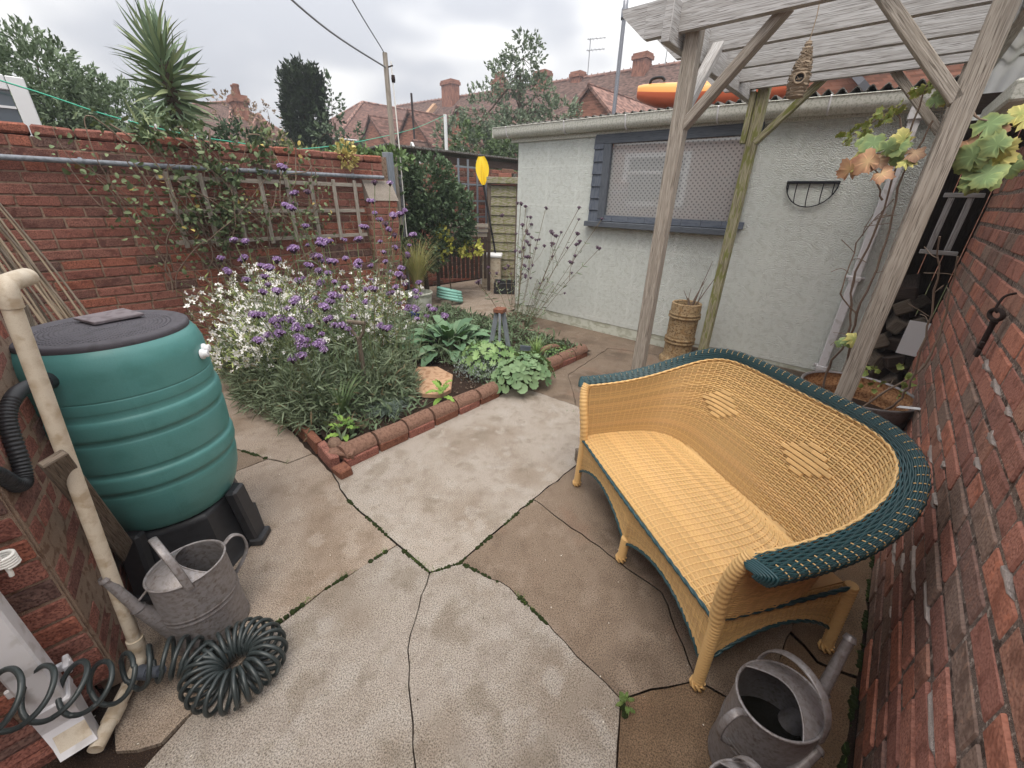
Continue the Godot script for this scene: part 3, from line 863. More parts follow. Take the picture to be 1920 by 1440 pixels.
# the corner of the house at bottom left: brick face, smeared return, pipes
func make_house_corner() -> void:
	var h := thing("house_corner", "red brick house wall corner with its mortar-smeared return, bottom left", "house wall")
	brick_wall(h, Vector3(-1.47, 0.055, 0.322), Vector3(0, 0, 1), Vector3(1, 0, 0), 1.1, 29, 0.0765, "brick", 70, {"heads": 0.25, "thick": 0.5})
	brick_wall(h, Vector3(-2.02, 0.0, 0.238), Vector3(0.5480, 0, 0.0800).normalized(), Vector3(0.0800, 0, -0.5480).normalized(), 0.545, 30, 0.0765, "brick", 60, {"heads": 0.2, "thick": 0.05, "rake": 0.001, "gap": 0.014})
	for q in 4:
		var s := Mesher.new()
		s.box(Vector3.ZERO, Vector3(0.05 + q * 0.02, 0.062, 0.9), Basis.IDENTITY, 0.006, q + 0.4, 0.01)
		put(h, "plinth_brick", s.mesh(), M["brick%d" % [5, 7, 3, 1][q]], Transform3D(Basis.IDENTITY, Vector3(-1.455 + q * 0.012, 0.035 + (3 - q) * 0.0 - q * 0.012, 0.83 + q * 0.02)))

# ---------------------------------------------------------------- shed
func make_shed() -> void:
	rng.seed = 21
	var s := thing("rendered_shed", "pale rough-rendered outbuilding with a blue-grey window and corrugated roof", "shed", Vector3(-2.485, 0, -4.285), 0.0762)
	var w := Mesher.new()
	var top := 2.2
	w.box(Vector3(-0.97, (top + 0.13) * 0.5, -0.06), Vector3(1.1, top - 0.13, 0.12))
	w.box(Vector3(1.72, (top + 0.13) * 0.5, -0.06), Vector3(1.2, top - 0.13, 0.12))
	w.box(Vector3(0.35, (1.28 + 0.13) * 0.5, -0.06), Vector3(1.54, 1.15, 0.12))
	w.box(Vector3(0.35, (top + 2.12) * 0.5, -0.06), Vector3(1.54, top - 2.12, 0.12))
	w.box(Vector3(-1.46, (top + 0.13) * 0.5, -1.36), Vector3(0.12, top - 0.13, 2.48))
	w.box(Vector3(2.26, (top + 0.13) * 0.5, -1.36), Vector3(0.12, top - 0.13, 2.48))
	w.box(Vector3(0.4, top * 0.5, -2.66), Vector3(3.84, top, 0.12))
	put(s, "rendered_wall", w.mesh(), M.render)
	var pl := Mesher.new()
	pl.box(Vector3(0.4, 0.06, -0.066), Vector3(3.84, 0.138, 0.12))
	put(s, "plinth", pl.mesh(), M.plinth)
	# skirting boards at the right end of the foot
	for k in 2:
		var b := Mesher.new()
		b.box(Vector3(1.35 + 0.5 * k, 0.05, 0.012 + 0.006 * k), Vector3(0.9, 0.09, 0.02), Basis.IDENTITY, 0.003)
		put(s, "skirting_board", b.mesh(), M.old_wood)
	# window
	var fr := Node3D.new()
	fr.name = "window"
	s.add_child(fr)
	var B := func(called: String, c: Vector3, z: Vector3, m: Material) -> void:
		var q := Mesher.new()
		q.box(c, z, Basis.IDENTITY, 0.004)
		put(fr, called, q.mesh(), m)
	B.call("frame_head", Vector3(0.385, 2.105, 0.008), Vector3(1.61, 0.09, 0.05), M.blue_grey)
	B.call("frame_jamb", Vector3(-0.268, 1.69, 0.008), Vector3(0.085, 0.74, 0.05), M.blue_grey)
	B.call("frame_jamb", Vector3(1.10, 1.69, 0.008), Vector3(0.045, 0.74, 0.05), M.blue_grey)
	B.call("sill", Vector3(0.36, 1.265, 0.035), Vector3(1.60, 0.055, 0.11), M.blue_grey)
	for k in 8:
		var q := Mesher.new()
		q.box(Vector3(-0.22 + 0.192 * k, 1.328, 0.018), Vector3(0.19, 0.062, 0.016), Basis(Vector3.RIGHT, -0.12), 0.002)
		put(fr, "slate", q.mesh(), M.slate)
	for k in 7:
		var q := Mesher.new()
		q.box(Vector3(-0.37 + R(-0.004, 0.004), 1.355 + 0.121 * k, 0.022), Vector3(0.118, 0.135, 0.012), Basis(Vector3.RIGHT, -0.10) * Basis(Vector3(0, 0, 1), R(-0.012, 0.012)), 0.002)
		put(fr, "slate", q.mesh(), M.slate)
		var q2 := Mesher.new()
		q2.box(Vector3(1.148 + R(-0.003, 0.003), 1.355 + 0.121 * k, 0.022), Vector3(0.05, 0.135, 0.012), Basis(Vector3.RIGHT, -0.10), 0.002)
		put(fr, "slate", q2.mesh(), M.slate)
	var gl := Mesher.new()
	gl.quad(Vector3(-0.226, 1.36, 0.0), Vector3(1.078, 1.36, 0.0), Vector3(1.078, 2.06, 0.0), Vector3(-0.226, 2.06, 0.0))
	put(fr, "pane", gl.mesh(), M.glass)
	# patterned film behind the pane: a lattice of dots
	var im := Image.create(64, 64, false, Image.FORMAT_RGB8)
	im.fill(Color(0.96, 0.95, 0.96))
	for y in 64:
		for x in 64:
			var u := x / 64.0 * 2.0
			var v := y / 64.0 * 2.0
			var d := minf(Vector2(fposmod(u + 0.5, 1.0) - 0.5, fposmod(v + 0.5, 1.0) - 0.5).length() if (int(u + 0.5) + int(v + 0.5)) % 2 == 0 else 1.0, 1.0)
			if d < 0.34:
				im.set_pixel(x, y, Color(0.66, 0.65, 0.68))
	var film := Mesher.new()
	film.box(Vector3(0.425, 1.71, -0.02), Vector3(1.30, 0.70, 0.004))
	put(fr, "patterned_film", film.mesh(), mt(hex("#d2d1cc"), 0.03, {"metal": 0.30, "tex": tex(im), "uv": Vector2(0.047, 0.047)}))
	# corrugated roof
	var P := []
	var Pb := []
	for k in 2:
		var z := 0.10 if k == 0 else -2.72
		var y := 2.30 if k == 0 else 2.48
		var row := PackedVector3Array()
		var rowb := PackedVector3Array()
		var n := 420
		for q in n + 1:
			var x := -1.62 + 4.0 * q / n
			var yy := y + 0.021 * cos(x * TAU / 0.088)
			row.append(Vector3(x, yy, z))
			rowb.append(Vector3(x, yy - 0.007, z))
		P.append(row)
		Pb.append(rowb)
	var rf := Mesher.new()
	rf.grid(P, false, false, Vector2(1, 1), false)
	rf.grid(Pb, false, false, Vector2(1, 1), true)
	rf.grid([Pb[0], P[0]], false, false, Vector2(1, 1), false)
	put(s, "corrugated_roof", rf.mesh(), M.asbestos)
	var fa := Mesher.new()
	fa.box(Vector3(0.35, 2.19, 0.012), Vector3(3.95, 0.11, 0.022), Basis.IDENTITY, 0.003)
	put(s, "fascia", fa.mesh(), M.gutter)
	# gutter: an ogee trough swept along x, with brackets and a stop end
	var prof := [Vector2(0.026, 2.285), Vector2(0.026, 2.20), Vector2(0.05, 2.178), Vector2(0.085, 2.178), Vector2(0.118, 2.205), Vector2(0.122, 2.235), Vector2(0.128, 2.26), Vector2(0.13, 2.288), Vector2(0.136, 2.292), Vector2(0.136, 2.286), Vector2(0.124, 2.282), Vector2(0.114, 2.24), Vector2(0.11, 2.21), Vector2(0.083, 2.186), Vector2(0.052, 2.186), Vector2(0.034, 2.204), Vector2(0.034, 2.285)]
	var gt := Mesher.new()
	var G := []
	for p in prof:
		G.append(PackedVector3Array([Vector3(-1.84, p.y + 0.006, p.x), Vector3(0.3, p.y, p.x), Vector3(2.40, p.y - 0.035, p.x)]))
	gt.grid(G, false, true)
	gt.box(Vector3(-1.842, 2.24, 0.078), Vector3(0.008, 0.10, 0.112))
	put(s, "gutter", gt.mesh(), M.gutter)
	for x in [-1.62, -0.78, -0.05, 0.82, 1.62]:
		var bk := Mesher.new()
		var pts := []
		for p in prof.slice(1, 9):
			pts.append(Vector3(x, p.y - 0.014 * (x + 1.8) / 2.0 + 0.004, p.x + 0.003))
		bk.tube(pts, 0.007, 6)
		put(s, "gutter_bracket", bk.mesh(), M.white_pipe)
	# square downpipe
	var dp := Mesher.new()
	dp.box(Vector3(2.15, 1.12, 0.06), Vector3(0.065, 1.98, 0.065), Basis.IDENTITY, 0.006)
	dp.box(Vector3(2.15, 2.13, 0.065), Vector3(0.09, 0.1, 0.09), Basis.IDENTITY, 0.006)
	put(s, "downpipe", dp.mesh(), M.white_pipe)
	for y in [0.19, 0.98, 1.35]:
		var c := Mesher.new()
		c.box(Vector3(2.15, y, 0.058), Vector3(0.082 if y != 1.35 else 0.07, 0.04 if y != 1.35 else 0.1, 0.078 if y != 1.35 else 0.07), Basis.IDENTITY, 0.005)
		if y != 1.35:
			c.box(Vector3(2.15, y, 0.012), Vector3(0.13, 0.02, 0.012), Basis.IDENTITY, 0.003)
		put(s, "pipe_clip", c.mesh(), M.white_pipe)

	# half-round wall basket
	var wb := thing("wall_basket", "black half-round wire wall planter hanging empty on the shed", "wall basket", Vector3(-2.485, 0, -4.285), 0.0762)
	var rim := Mesher.new()
	rim.box(Vector3(1.655, 1.69, 0.012), Vector3(0.37, 0.022, 0.012), Basis.IDENTITY, 0.002)
	put(wb, "top_bar", rim.mesh(), M.black_metal)
	var hp := []
	var hp2 := []
	for q in 15:
		var a := PI * q / 14.0
		hp.append(Vector3(1.655 - 0.18 * cos(a), 1.688 - 0.185 * sin(a), 0.012))
		hp2.append(Vector3(1.655 - 0.18 * cos(a), 1.69, 0.012 + 0.15 * sin(a)))
	var hm := Mesher.new()
	hm.tube(hp, 0.005, 6)
	hm.tube(hp2, 0.005, 6)
	put(wb, "hoop", hm.mesh(), M.black_metal)
	for q in 5:
		var a := PI * (q + 1) / 6.0
		var x := 1.655 - 0.18 * cos(a)
		var pts := []
		for r in 7:
			var b := PI * 0.5 * r / 6.0
			pts.append(Vector3(x, 1.69 - 0.185 * sin(a) * sin(b), 0.012 + 0.15 * sin(a) * cos(b)))
		var rb := Mesher.new()
		rb.tube(pts, 0.004, 5)
		put(wb, "wire", rb.mesh(), M.black_metal)

	# orange kayak on the roof
	var k := thing("kayak", "orange kayak lying on the corrugated shed roof", "kayak", Vector3(-2.74, 2.505, -4.70), 0.36)
	for part in 2:
		var up := part == 0
		var H := []
		for q in 29:
			var t := q / 28.0
			var wd := 0.25 * pow(sin(PI * clampf(t * 0.95 + 0.025, 0, 1)), 0.5)
			var rise := 0.07 * pow(absf(t * 2.0 - 1.0), 2.2)
			var row := PackedVector3Array()
			for r in 13:
				var a := PI * r / 12.0
				var ca := cos(a)
				var sa := sin(a)
				if up:
					row.append(Vector3(t * 1.55, rise + 0.125 * pow(sa, 0.7) * pow(sin(PI * clampf(t * 0.96 + 0.02, 0, 1)), 0.25), ca * wd))
				else:
					row.append(Vector3(t * 1.55, rise - 0.135 * pow(sa, 0.8) * pow(sin(PI * clampf(t * 0.96 + 0.02, 0, 1)), 0.3), -ca * wd))
			H.append(row)
		var m := Mesher.new()
		m.grid(H, false, false, Vector2(1, 1), true)
		put(k, "deck" if up else "hull", m.mesh(), M.orange if up else M.red_orange)
	var ha := Mesher.new()
	ha.tube(curve([Vector3(0.12, 0.12, 0.07), Vector3(0.14, 0.165, 0.08), Vector3(0.23, 0.175, 0.08), Vector3(0.27, 0.145, 0.08)]), 0.014, 8)
	put(k, "carry_handle", ha.mesh(), M.black)
	for x in [0.62, 1.05]:
		var st := Mesher.new()
		var pts := []
		for r in 13:
			var a := PI * r / 12.0 + 0.1
			pts.append(Vector3(x + 0.01 * r, 0.133 * pow(absf(sin(a)), 0.7), cos(a) * 0.255))
		st.tube(pts, 0.005, 5)
		put(k, "deck_cord", st.mesh(), M.black)

	# galvanised pole behind the shed
	var gp := thing("steel_pole", "galvanised steel pole with a clamp fitting rising behind the shed roof", "pole", Vector3(-4.69, 0, -7.3))
	var pm := Mesher.new()
	pm.tube([Vector3.ZERO, Vector3(0, 2.0, 0), Vector3(0.0, 4.25, 0)], 0.034, 12)
	put(gp, "pole", pm.mesh(), M.steel)
	var cm := Mesher.new()
	cm.lathe([Vector2(0.001, 4.20), Vector2(0.05, 4.20), Vector2(0.056, 4.23), Vector2(0.056, 4.34), Vector2(0.04, 4.36), Vector2(0.04, 4.44), Vector2(0.001, 4.45)], 14, Vector3(0.0, 0, 0))
	cm.box(Vector3(0.08, 4.28, 0), Vector3(0.1, 0.07, 0.07), Basis.IDENTITY, 0.01)
	put(gp, "clamp", cm.mesh(), M.steel)

# ---------------------------------------------------------------- pergola
func make_pergola() -> void:
	rng.seed = 31
	var p := thing("pergola", "weathered grey timber pergola with five deep rafters over the sofa", "pergola", Vector3(-1.18, 0, -2.49), 0.06)
	var post := func(x: float, z: float, m: Material) -> void:
		var b := Mesher.new()
		b.box(Vector3(x, 1.185, z), Vector3(0.075, 2.37, 0.075), Basis.IDENTITY, 0.004)
		put(p, "post", b.mesh(), m)
	post.call(0.0, -0.02, M.post_wood)
	post.call(1.115, 0.0, M.post_wood)
	post.call(0.03, -1.47, M.green_wood)
	post.call(1.13, -1.45, M.post_wood)
	var zs := [0.042, -0.40, -0.77, -1.12, -1.41]
	for k in 5:
		var m := Mesher.new()
		var y0 := 2.30 + R(-0.006, 0.006)
		var h := 0.15
		var x1 := 1.46 - 0.03 * k
		var z: float = zs[k]
		var t := 0.045
		# clipped left end
		var pts := [Vector2(-0.24, y0), Vector2(x1, y0), Vector2(x1, y0 + h), Vector2(-0.385, y0 + h), Vector2(-0.375, y0 + h - 0.035)]
		for s in [1, -1]:
			var zz: float = z + s * t * 0.5
			var V := []
			for q in pts:
				V.append(Vector3(q.x, q.y, zz))
			var o := Vector2(k * 1.7, k * 0.31)
			if s > 0:
				m.quad(V[0], V[1], V[2], Vector3(-0.24, y0 + h, zz), false, o)
				m.tri(V[0], Vector3(-0.24, y0 + h, zz), V[4])
				m.tri(V[4], Vector3(-0.24, y0 + h, zz), V[3])
			else:
				m.quad(V[1], V[0], Vector3(-0.24, y0 + h, zz), V[2], false, o)
				m.tri(Vector3(-0.24, y0 + h, zz), V[0], V[4])
				m.tri(Vector3(-0.24, y0 + h, zz), V[4], V[3])
		for q in 5:
			var a: Vector2 = pts[q]
			var b: Vector2 = pts[(q + 1) % 5]
			m.quad(Vector3(a.x, a.y, z - t * 0.5), Vector3(b.x, b.y, z - t * 0.5), Vector3(b.x, b.y, z + t * 0.5), Vector3(a.x, a.y, z + t * 0.5), false, Vector2(k * 0.9, 0.1))
		put(p, "rafter", m.mesh(), M.grey_wood)
	# bearers from front to back, their noses clipped
	for x in [-0.075, 1.20]:
		var m := Mesher.new()
		m.box(Vector3(x, 2.325, -0.70), Vector3(0.044, 0.175, 1.72), Basis.IDENTITY, 0.003)
		put(p, "bearer", m.mesh(), M.grey_wood)
	var br := func(a: Vector3, b: Vector3, w: float, m: Material) -> void:
		var q := Mesher.new()
		q.bar(a, b, 0.044, w, Vector3(0, 0, 1) if absf(a.z - b.z) < 0.05 else Vector3(1, 0, 0), 0.003)
		put(p, "brace", q.mesh(), m)
	br.call(Vector3(0.02, 1.89, -0.02), Vector3(0.41, 2.33, -0.02), 0.07, M.post_wood)
	br.call(Vector3(1.09, 1.90, -0.0), Vector3(0.70, 2.34, -0.0), 0.075, M.post_wood)
	br.call(Vector3(0.05, 1.95, -1.46), Vector3(0.40, 2.33, -1.46), 0.06, M.green_wood)
	br.call(Vector3(1.11, 1.95, -1.46), Vector3(0.76, 2.33, -1.46), 0.06, M.post_wood)
	br.call(Vector3(0.0, 1.93, -0.0), Vector3(0.0, 2.34, -0.40), 0.06, M.grey_wood)
	var cleat := Mesher.new()
	cleat.box(Vector3(-0.032, 2.12, -1.455), Vector3(0.04, 0.34, 0.07), Basis.IDENTITY, 0.003)
	put(p, "cleat", cleat.mesh(), M.green_wood)
	br.call(Vector3(1.125, 1.93, -0.02), Vector3(1.14, 2.34, -0.40), 0.06, M.grey_wood)
	for c in [Vector3(-0.10, 2.36, -0.02), Vector3(0.2, 2.38, 0.066), Vector3(0.62, 2.39, -0.395)]:
		var q := Mesher.new()
		q.lathe([Vector2(0.009, 0.0), Vector2(0.008, 0.003), Vector2(0.0001, 0.004)], 8, c, 1, 1, Basis(Vector3.RIGHT, PI / 2))
		put(p, "coach_screw", q.mesh(), M.iron)

	# woven nest pouch on a string
	var n := thing("nest_pouch", "brown woven bird nest pouch hanging on a string from the pergola", "bird nest", Vector3(-0.74, 2.03, -2.86))
	var prof := []
	for q in 61:
		var t := q / 60.0
		var r := 0.046 * (0.80 + 0.20 * smoothstep(0.0, 0.22, t)) * (1.0 - smoothstep(0.30, 1.05, t) * 0.70)
		prof.append(Vector2(r + 0.0028 * sin(q * PI * 0.5) + R(-0.001, 0.001), t * 0.235))
	prof.push_front(Vector2(0.002, 0.0))
	prof.append(Vector2(0.002, 0.24))
	var nm := Mesher.new()
	nm.lathe(prof, 26)
	put(n, "woven_body", nm.mesh(), M.twine)
	for q in 110:
		var a := R(0, TAU)
		var y := R(0.005, 0.21)
		var r := 0.046 * (0.80 + 0.20 * smoothstep(0.0, 0.22, y / 0.235)) * (1.0 - smoothstep(0.30, 1.05, y / 0.235) * 0.70)
		var f := Mesher.new()
		var pts := []
		for s in 5:
			pts.append(Vector3(cos(a + s * 0.35) * (r + 0.002 + R(0, 0.004)), y + s * R(-0.004, 0.005), sin(a + s * 0.35) * (r + 0.002 + R(0, 0.004))))
		f.tube(pts, 0.0016, 4)
		put(n, "straw", f.mesh(), M.twine)
	var hb := Basis(Vector3.UP, atan2(0.74, 2.86)) * Basis(Vector3.RIGHT, PI / 2)
	var hm := Mesher.new()
	hm.lathe([Vector2(0.0001, 0.0), Vector2(0.021, 0.0), Vector2(0.022, 0.004)], 16, Vector3(0.012, 0.075, 0.047), 1, 1, hb)
	put(n, "entrance_dark_disc", hm.mesh(), M.black)  # flat black disc painted in for the shade inside the opening
	var ring := []
	for q in 17:
		ring.append(Vector3(0.012, 0.075, 0.049) + hb * Vector3(cos(TAU * q / 16) * 0.023, 0.002, sin(TAU * q / 16) * 0.023))
	var rm := Mesher.new()
	rm.tube(ring, 0.0045, 6, false)
	put(n, "entrance_ring", rm.mesh(), M.twine)
	var sm := Mesher.new()
	sm.tube([Vector3(0, 0.235, 0), Vector3(0.004, 0.33, 0), Vector3(0.0, 0.385, 0)], 0.0025, 5)
	put(n, "string", sm.mesh(), M.twine)

# ---------------------------------------------------------------- houses
func gable_house(called: String, label: String, cx: float, zf: float, depth: float, half: float, ye: float, yr: float, rm: Material, wins: Array, cat := "house") -> Node3D:
	var h := thing(called, label, cat, Vector3(cx, 0, zf))
	var w := Mesher.new()
	w.quad(Vector3(-half, 0, 0), Vector3(half, 0, 0), Vector3(half, ye, 0), Vector3(-half, ye, 0))
	w.quad(Vector3(-half, ye, 0), Vector3(half, ye, 0), Vector3(0.001, yr, 0), Vector3(-0.001, yr, 0))
	w.quad(Vector3(half, 0, 0), Vector3(half, 0, -depth), Vector3(half, ye, -depth), Vector3(half, ye, 0))
	w.quad(Vector3(-half, 0, -depth), Vector3(-half, 0, 0), Vector3(-half, ye, 0), Vector3(-half, ye, -depth))
	w.quad(Vector3(half, 0, -depth), Vector3(-half, 0, -depth), Vector3(-half, ye, -depth), Vector3(half, ye, -depth))
	w.tri(Vector3(half, ye, -depth), Vector3(-half, ye, -depth), Vector3(0, yr, -depth))
	put(h, "wall", w.mesh(), M.far_brick)
	for s in [1, -1]:
		var r := Mesher.new()
		var sl: Vector2 = Vector2(half, ye - yr).normalized()
		var e := Vector3(s * (half + 0.15 * sl.x), ye + 0.15 * sl.y, 0)
		var up := Vector3(-sl.y * s, sl.x, 0) * 0.09
		var a := e + Vector3(0, 0, 0.12)
		var b := e + Vector3(0, 0, -depth)
		var c := Vector3(0, yr, -depth)
		var d := Vector3(0, yr, 0.12)
		if s > 0:
			r.quad(a + up, b + up, c + up, d + up)
			r.quad(b, a, d, c)
			r.quad(a, a + up, d + up, d)
			r.quad(b + up, a + up, a, b)
		else:
			r.quad(b + up, a + up, d + up, c + up)
			r.quad(a, b, c, d)
			r.quad(a + up, a, d, d + up)
			r.quad(a + up, b + up, b, a)
		put(h, "roof", r.mesh(), rm)
	var rg := Mesher.new()
	rg.tube([Vector3(0, yr + 0.09, 0.13), Vector3(0, yr + 0.09, -depth)], 0.07, 8)
	put(h, "ridge", rg.mesh(), M.roof_tile)
	for q in wins:
		var c := Vector3(q[0], q[1], 0.0)
		var fm := Mesher.new()
		var ww: float = q[2]
		var hh: float = q[3]
		fm.box(c + Vector3(0, hh * 0.5, 0.02), Vector3(ww, 0.07, 0.08))
		fm.box(c + Vector3(0, -hh * 0.5, 0.02), Vector3(ww, 0.08, 0.1))
		fm.box(c + Vector3(-ww * 0.5 + 0.03, 0, 0.018), Vector3(0.06, hh - 0.08, 0.07))
		fm.box(c + Vector3(ww * 0.5 - 0.03, 0, 0.018), Vector3(0.06, hh - 0.08, 0.07))
		var win := put(h, "window", fm.mesh(), M.white)
		var g := Mesher.new()
		g.box(c + Vector3(0, 0, 0.012), Vector3(ww - 0.1, hh - 0.1, 0.02))
		put(win, "pane", g.mesh(), M.far_glass)
	return h

func chimney(h: Node3D, at: Vector3, sz: Vector3, pots: int) -> void:
	var m := Mesher.new()
	m.box(at + Vector3(0, -0.5, 0), Vector3(sz.x, sz.y + 1.0, sz.z))
	m.box(at + Vector3(0, sz.y * 0.5 - 0.12, 0), Vector3(sz.x + 0.16, 0.2, sz.z + 0.16))
	m.box(at + Vector3(0, sz.y * 0.5 + 0.03, 0), Vector3(sz.x + 0.06, 0.12, sz.z + 0.06))
	var c := put(h, "chimney", m.mesh(), M.far_brick)
	for k in pots:
		var p := Mesher.new()
		p.lathe([Vector2(0.14, 0), Vector2(0.12, 0.4), Vector2(0.15, 0.42), Vector2(0.14, 0.5), Vector2(0.1, 0.5)], 10, at + Vector3((k - (pots - 1) * 0.5) * 0.36, sz.y * 0.5 + 0.05, 0))
		put(c, "chimney_pot", p.mesh(), M.red_edging)

func aerial(at: Vector3, h: float, label: String) -> void:
	var t := thing("tv_aerial", label, "aerial", at, 0.4)
	var m := Mesher.new()
	m.tube([Vector3.ZERO, Vector3(0, h, 0)], 0.025, 6)
	put(t, "mast", m.mesh(), M.cable)
	for k in 2:
		var b := Mesher.new()
		b.tube([Vector3(-0.2, h - 0.05 - 0.55 * k, 0), Vector3(0.95, h - 0.05 - 0.55 * k, 0)], 0.02, 5)
		for q in 5:
			b.tube([Vector3(-0.1 + q * 0.24, h - 0.05 - 0.55 * k, -0.28), Vector3(-0.1 + q * 0.24, h - 0.05 - 0.55 * k, 0.28)], 0.012, 4)
		put(t, "antenna", b.mesh(), M.cable)

func make_houses() -> void:
	rng.seed = 41
	# the terrace: one long roof with a crested ridge and its chimneys
	var t := thing("terrace", "long red brick terrace with a tiled roof and crested ridge behind everything", "houses")
	var a := Vector3(-37.5, 8.5, -23.2)
	var b := Vector3(-6, 8.5, -27.6)
	var back := Vector3(-0.6, 0, -4.4)
	var front := Vector3(0.55, 0, 4.0)
	var w := Mesher.new()
	var drop := Vector3(0, -3.3, 0)
	w.quad(a + front + Vector3(0, -8.5, 0), b + front + Vector3(0, -8.5, 0), b + front + drop, a + front + drop)
	w.quad(a + back + Vector3(0, -8.5, 0), a + front + Vector3(0, -8.5, 0), a + front + drop, a + back + drop)
	w.tri(a + back + drop, a + front + drop, a)
	w.tri(b + front + drop, b + back + drop, b)
	w.quad(b + front + Vector3(0, -8.5, 0), b + back + Vector3(0, -8.5, 0), b + back + drop, b + front + drop)
	put(t, "wall", w.mesh(), M.far_brick)
	var lift := Vector3(0, 0.08, 0)
	for s in 2:
		var r := Mesher.new()
		var f := front * 1.06 if s == 0 else back * 1.06
		var e := drop * 1.06
		if s == 0:
			r.quad(a + f + e + lift, b + f + e + lift, b + lift, a + lift)
			r.quad(a + f + e - lift, a + f + e + lift, a + lift, a - lift)
			r.quad(a + f + e - lift, b + f + e - lift, b + f + e + lift, a + f + e + lift)
		else:
			r.quad(b + f + e + lift, a + f + e + lift, a + lift, b + lift)
		put(t, "roof", r.mesh(), M.roof_brown)
	var cr := Mesher.new()
	cr.tube([a + Vector3(0, 0.1, 0), b + Vector3(0, 0.1, 0)], 0.1, 8)
	for k in 74:
		var p := a.lerp(b, (k + 0.5) / 74.0)
		cr.box(p + Vector3(0, 0.2, 0), Vector3(0.05, 0.10, 0.04))
	put(t, "ridge_crest", cr.mesh(), M.roof_pink)
	chimney(t, Vector3(-30.3, 8.95, -23.7), Vector3(1.25, 1.1, 0.8), 0)
	chimney(t, Vector3(-25.7, 8.65, -24.6), Vector3(0.95, 0.9, 0.7), 3)
	chimney(t, Vector3(-22.0, 8.75, -25.1), Vector3(0.9, 0.8, 0.7), 0)
	chimney(t, Vector3(-19.5, 8.6, -25.7), Vector3(0.75, 0.5, 0.6), 0)
	chimney(t, Vector3(-15.2, 8.8, -26.1), Vector3(0.85, 0.75, 0.7), 0)
	var sl := Mesher.new()
	sl.bar(Vector3(-30.9, 7.9, -22.6), Vector3(-30.4, 5.4, -19.6), 0.35, 0.3)
	put(t, "party_wall_coping", sl.mesh(), M.stone)
	# rear wings, gable ends towards us
	gable_house("house_wing", "brick rear wing with arched white window and brown drainpipe, left of the white clothes post", -20.3, -13.3, 7.5, 1.75, 3.65, 5.2, M.roof_tile, [[0.2, 3.3, 0.62, 0.9], [-0.9, 1.6, 0.7, 1.0]], "house")
	gable_house("house_wing", "small brick gable half hidden by the old wooden pole", -23.1, -12.7, 2.4, 1.4, 3.9, 5.15, M.roof_tile, [[-0.2, 2.6, 0.6, 0.7]], "house")
	gable_house("house_wing", "brick gabled wing with a tall white window just left of the airy tree", -17.6, -14.2, 7.0, 1.6, 3.7, 5.2, M.roof_brown, [[0.1, 3.2, 0.6, 1.0]], "house")
	gable_house("house_wing", "brick gable with pinkish tiled roof behind the shed, left of the steel pole", -10.7, -14.9, 9.0, 1.45, 3.95, 5.25, M.roof_pink, [], "house")
	gable_house("house_wing", "red brick gable showing under the pergola rafters", -2.75, -9.2, 5.0, 1.5, 2.95, 4.4, M.roof_slate, [], "house")
	gable_house("slate_house", "house with a grey slate roof glimpsed under the pergola at right", 0.4, -13.5, 6.0, 3.6, 3.4, 6.6, M.roof_slate, [], "house")
	var ext := gable_house("house_wing", "low brick lean-to with white bargeboards between two gabled wings", -18.95, -12.6, 1.6, 0.55, 2.9, 3.75, M.roof_brown, [[0.1, 2.2, 0.5, 0.7]], "house")
	for s in [1, -1]:
		var bb := Mesher.new()
		bb.bar(Vector3(0, 3.78, 0.16), Vector3(s * 0.68, 2.74, 0.16), 0.03, 0.16, Vector3(0, 0, 1))
		put(ext, "bargeboard", bb.mesh(), M.white)
	var wp := Mesher.new()
	wp.tube([Vector3(-1.0, 0, 0.1), Vector3(-1.0, 3.6, 0.1)], 0.07, 8)
	put(ext, "white_downpipe", wp.mesh(), M.white)
	var dp := Mesher.new()
	dp.tube([Vector3(0, 0, 0), Vector3(0, 5.9, 0)], 0.05, 8)
	solo("soil_pipe", "tall thin brown soil vent pipe standing against the brick gable", "pipe", dp.mesh(), M.iron, Vector3(-19.75, 0, -13.1))
	# hipped roofs further left
	var hips := [[Vector3(-29.6, 7.0, -15.8), Vector3(-29.6, 7.0, -19.6), 4.0, 4.3, "hipped_house", "red hipped tiled roof just left of the old wooden pole", M.roof_tile], [Vector3(-27.6, 5.6, -7.5), Vector3(-30.8, 5.6, -6.2), 3.4, 2.9, "hipped_house", "brown hipped tiled roof with white gutter right behind the tall spiky yucca", M.roof_brown], [Vector3(-22.0, 4.45, -6.9), Vector3(-27.0, 4.45, -8.2), 1.5, 2.0, "tiled_house", "low brown tiled roof just left of the dark clipped cypress", M.roof_brown]]
	for q in hips:
		var h := thing(q[4], q[5], "house")
		var r0: Vector3 = q[0]
		var r1: Vector3 = q[1]
		var d := (r1 - r0).normalized()
		var sd := Vector3(-d.z, 0, d.x)
		var sp: float = q[2]
		var ye: float = q[3]
		var A := r0 - d * sp - sd * sp
		var Bq := r0 - d * sp + sd * sp
		var C := r1 + d * sp + sd * sp
		var Dq := r1 + d * sp - sd * sp
		var rr := Mesher.new()
		var fl := func(v: Vector3, yy: float) -> Vector3: return Vector3(v.x, yy, v.z)
		var E := [fl.call(A, ye), fl.call(Bq, ye), fl.call(C, ye), fl.call(Dq, ye)]
		var flat := [r0, r0, r1, r1]
		for k in 4:
			var p: Vector3 = E[k]
			var p2: Vector3 = E[(k + 1) % 4]
			var t0: Vector3 = flat[k]
			var t1: Vector3 = flat[(k + 1) % 4]
			if t0.distance_to(t1) < 0.01:
				t0 = t0 + (p - p2).normalized() * 0.01
			rr.quad(p2, p, t0, t1)
		put(h, "roof", rr.mesh(), q[6])
		var hw := Mesher.new()
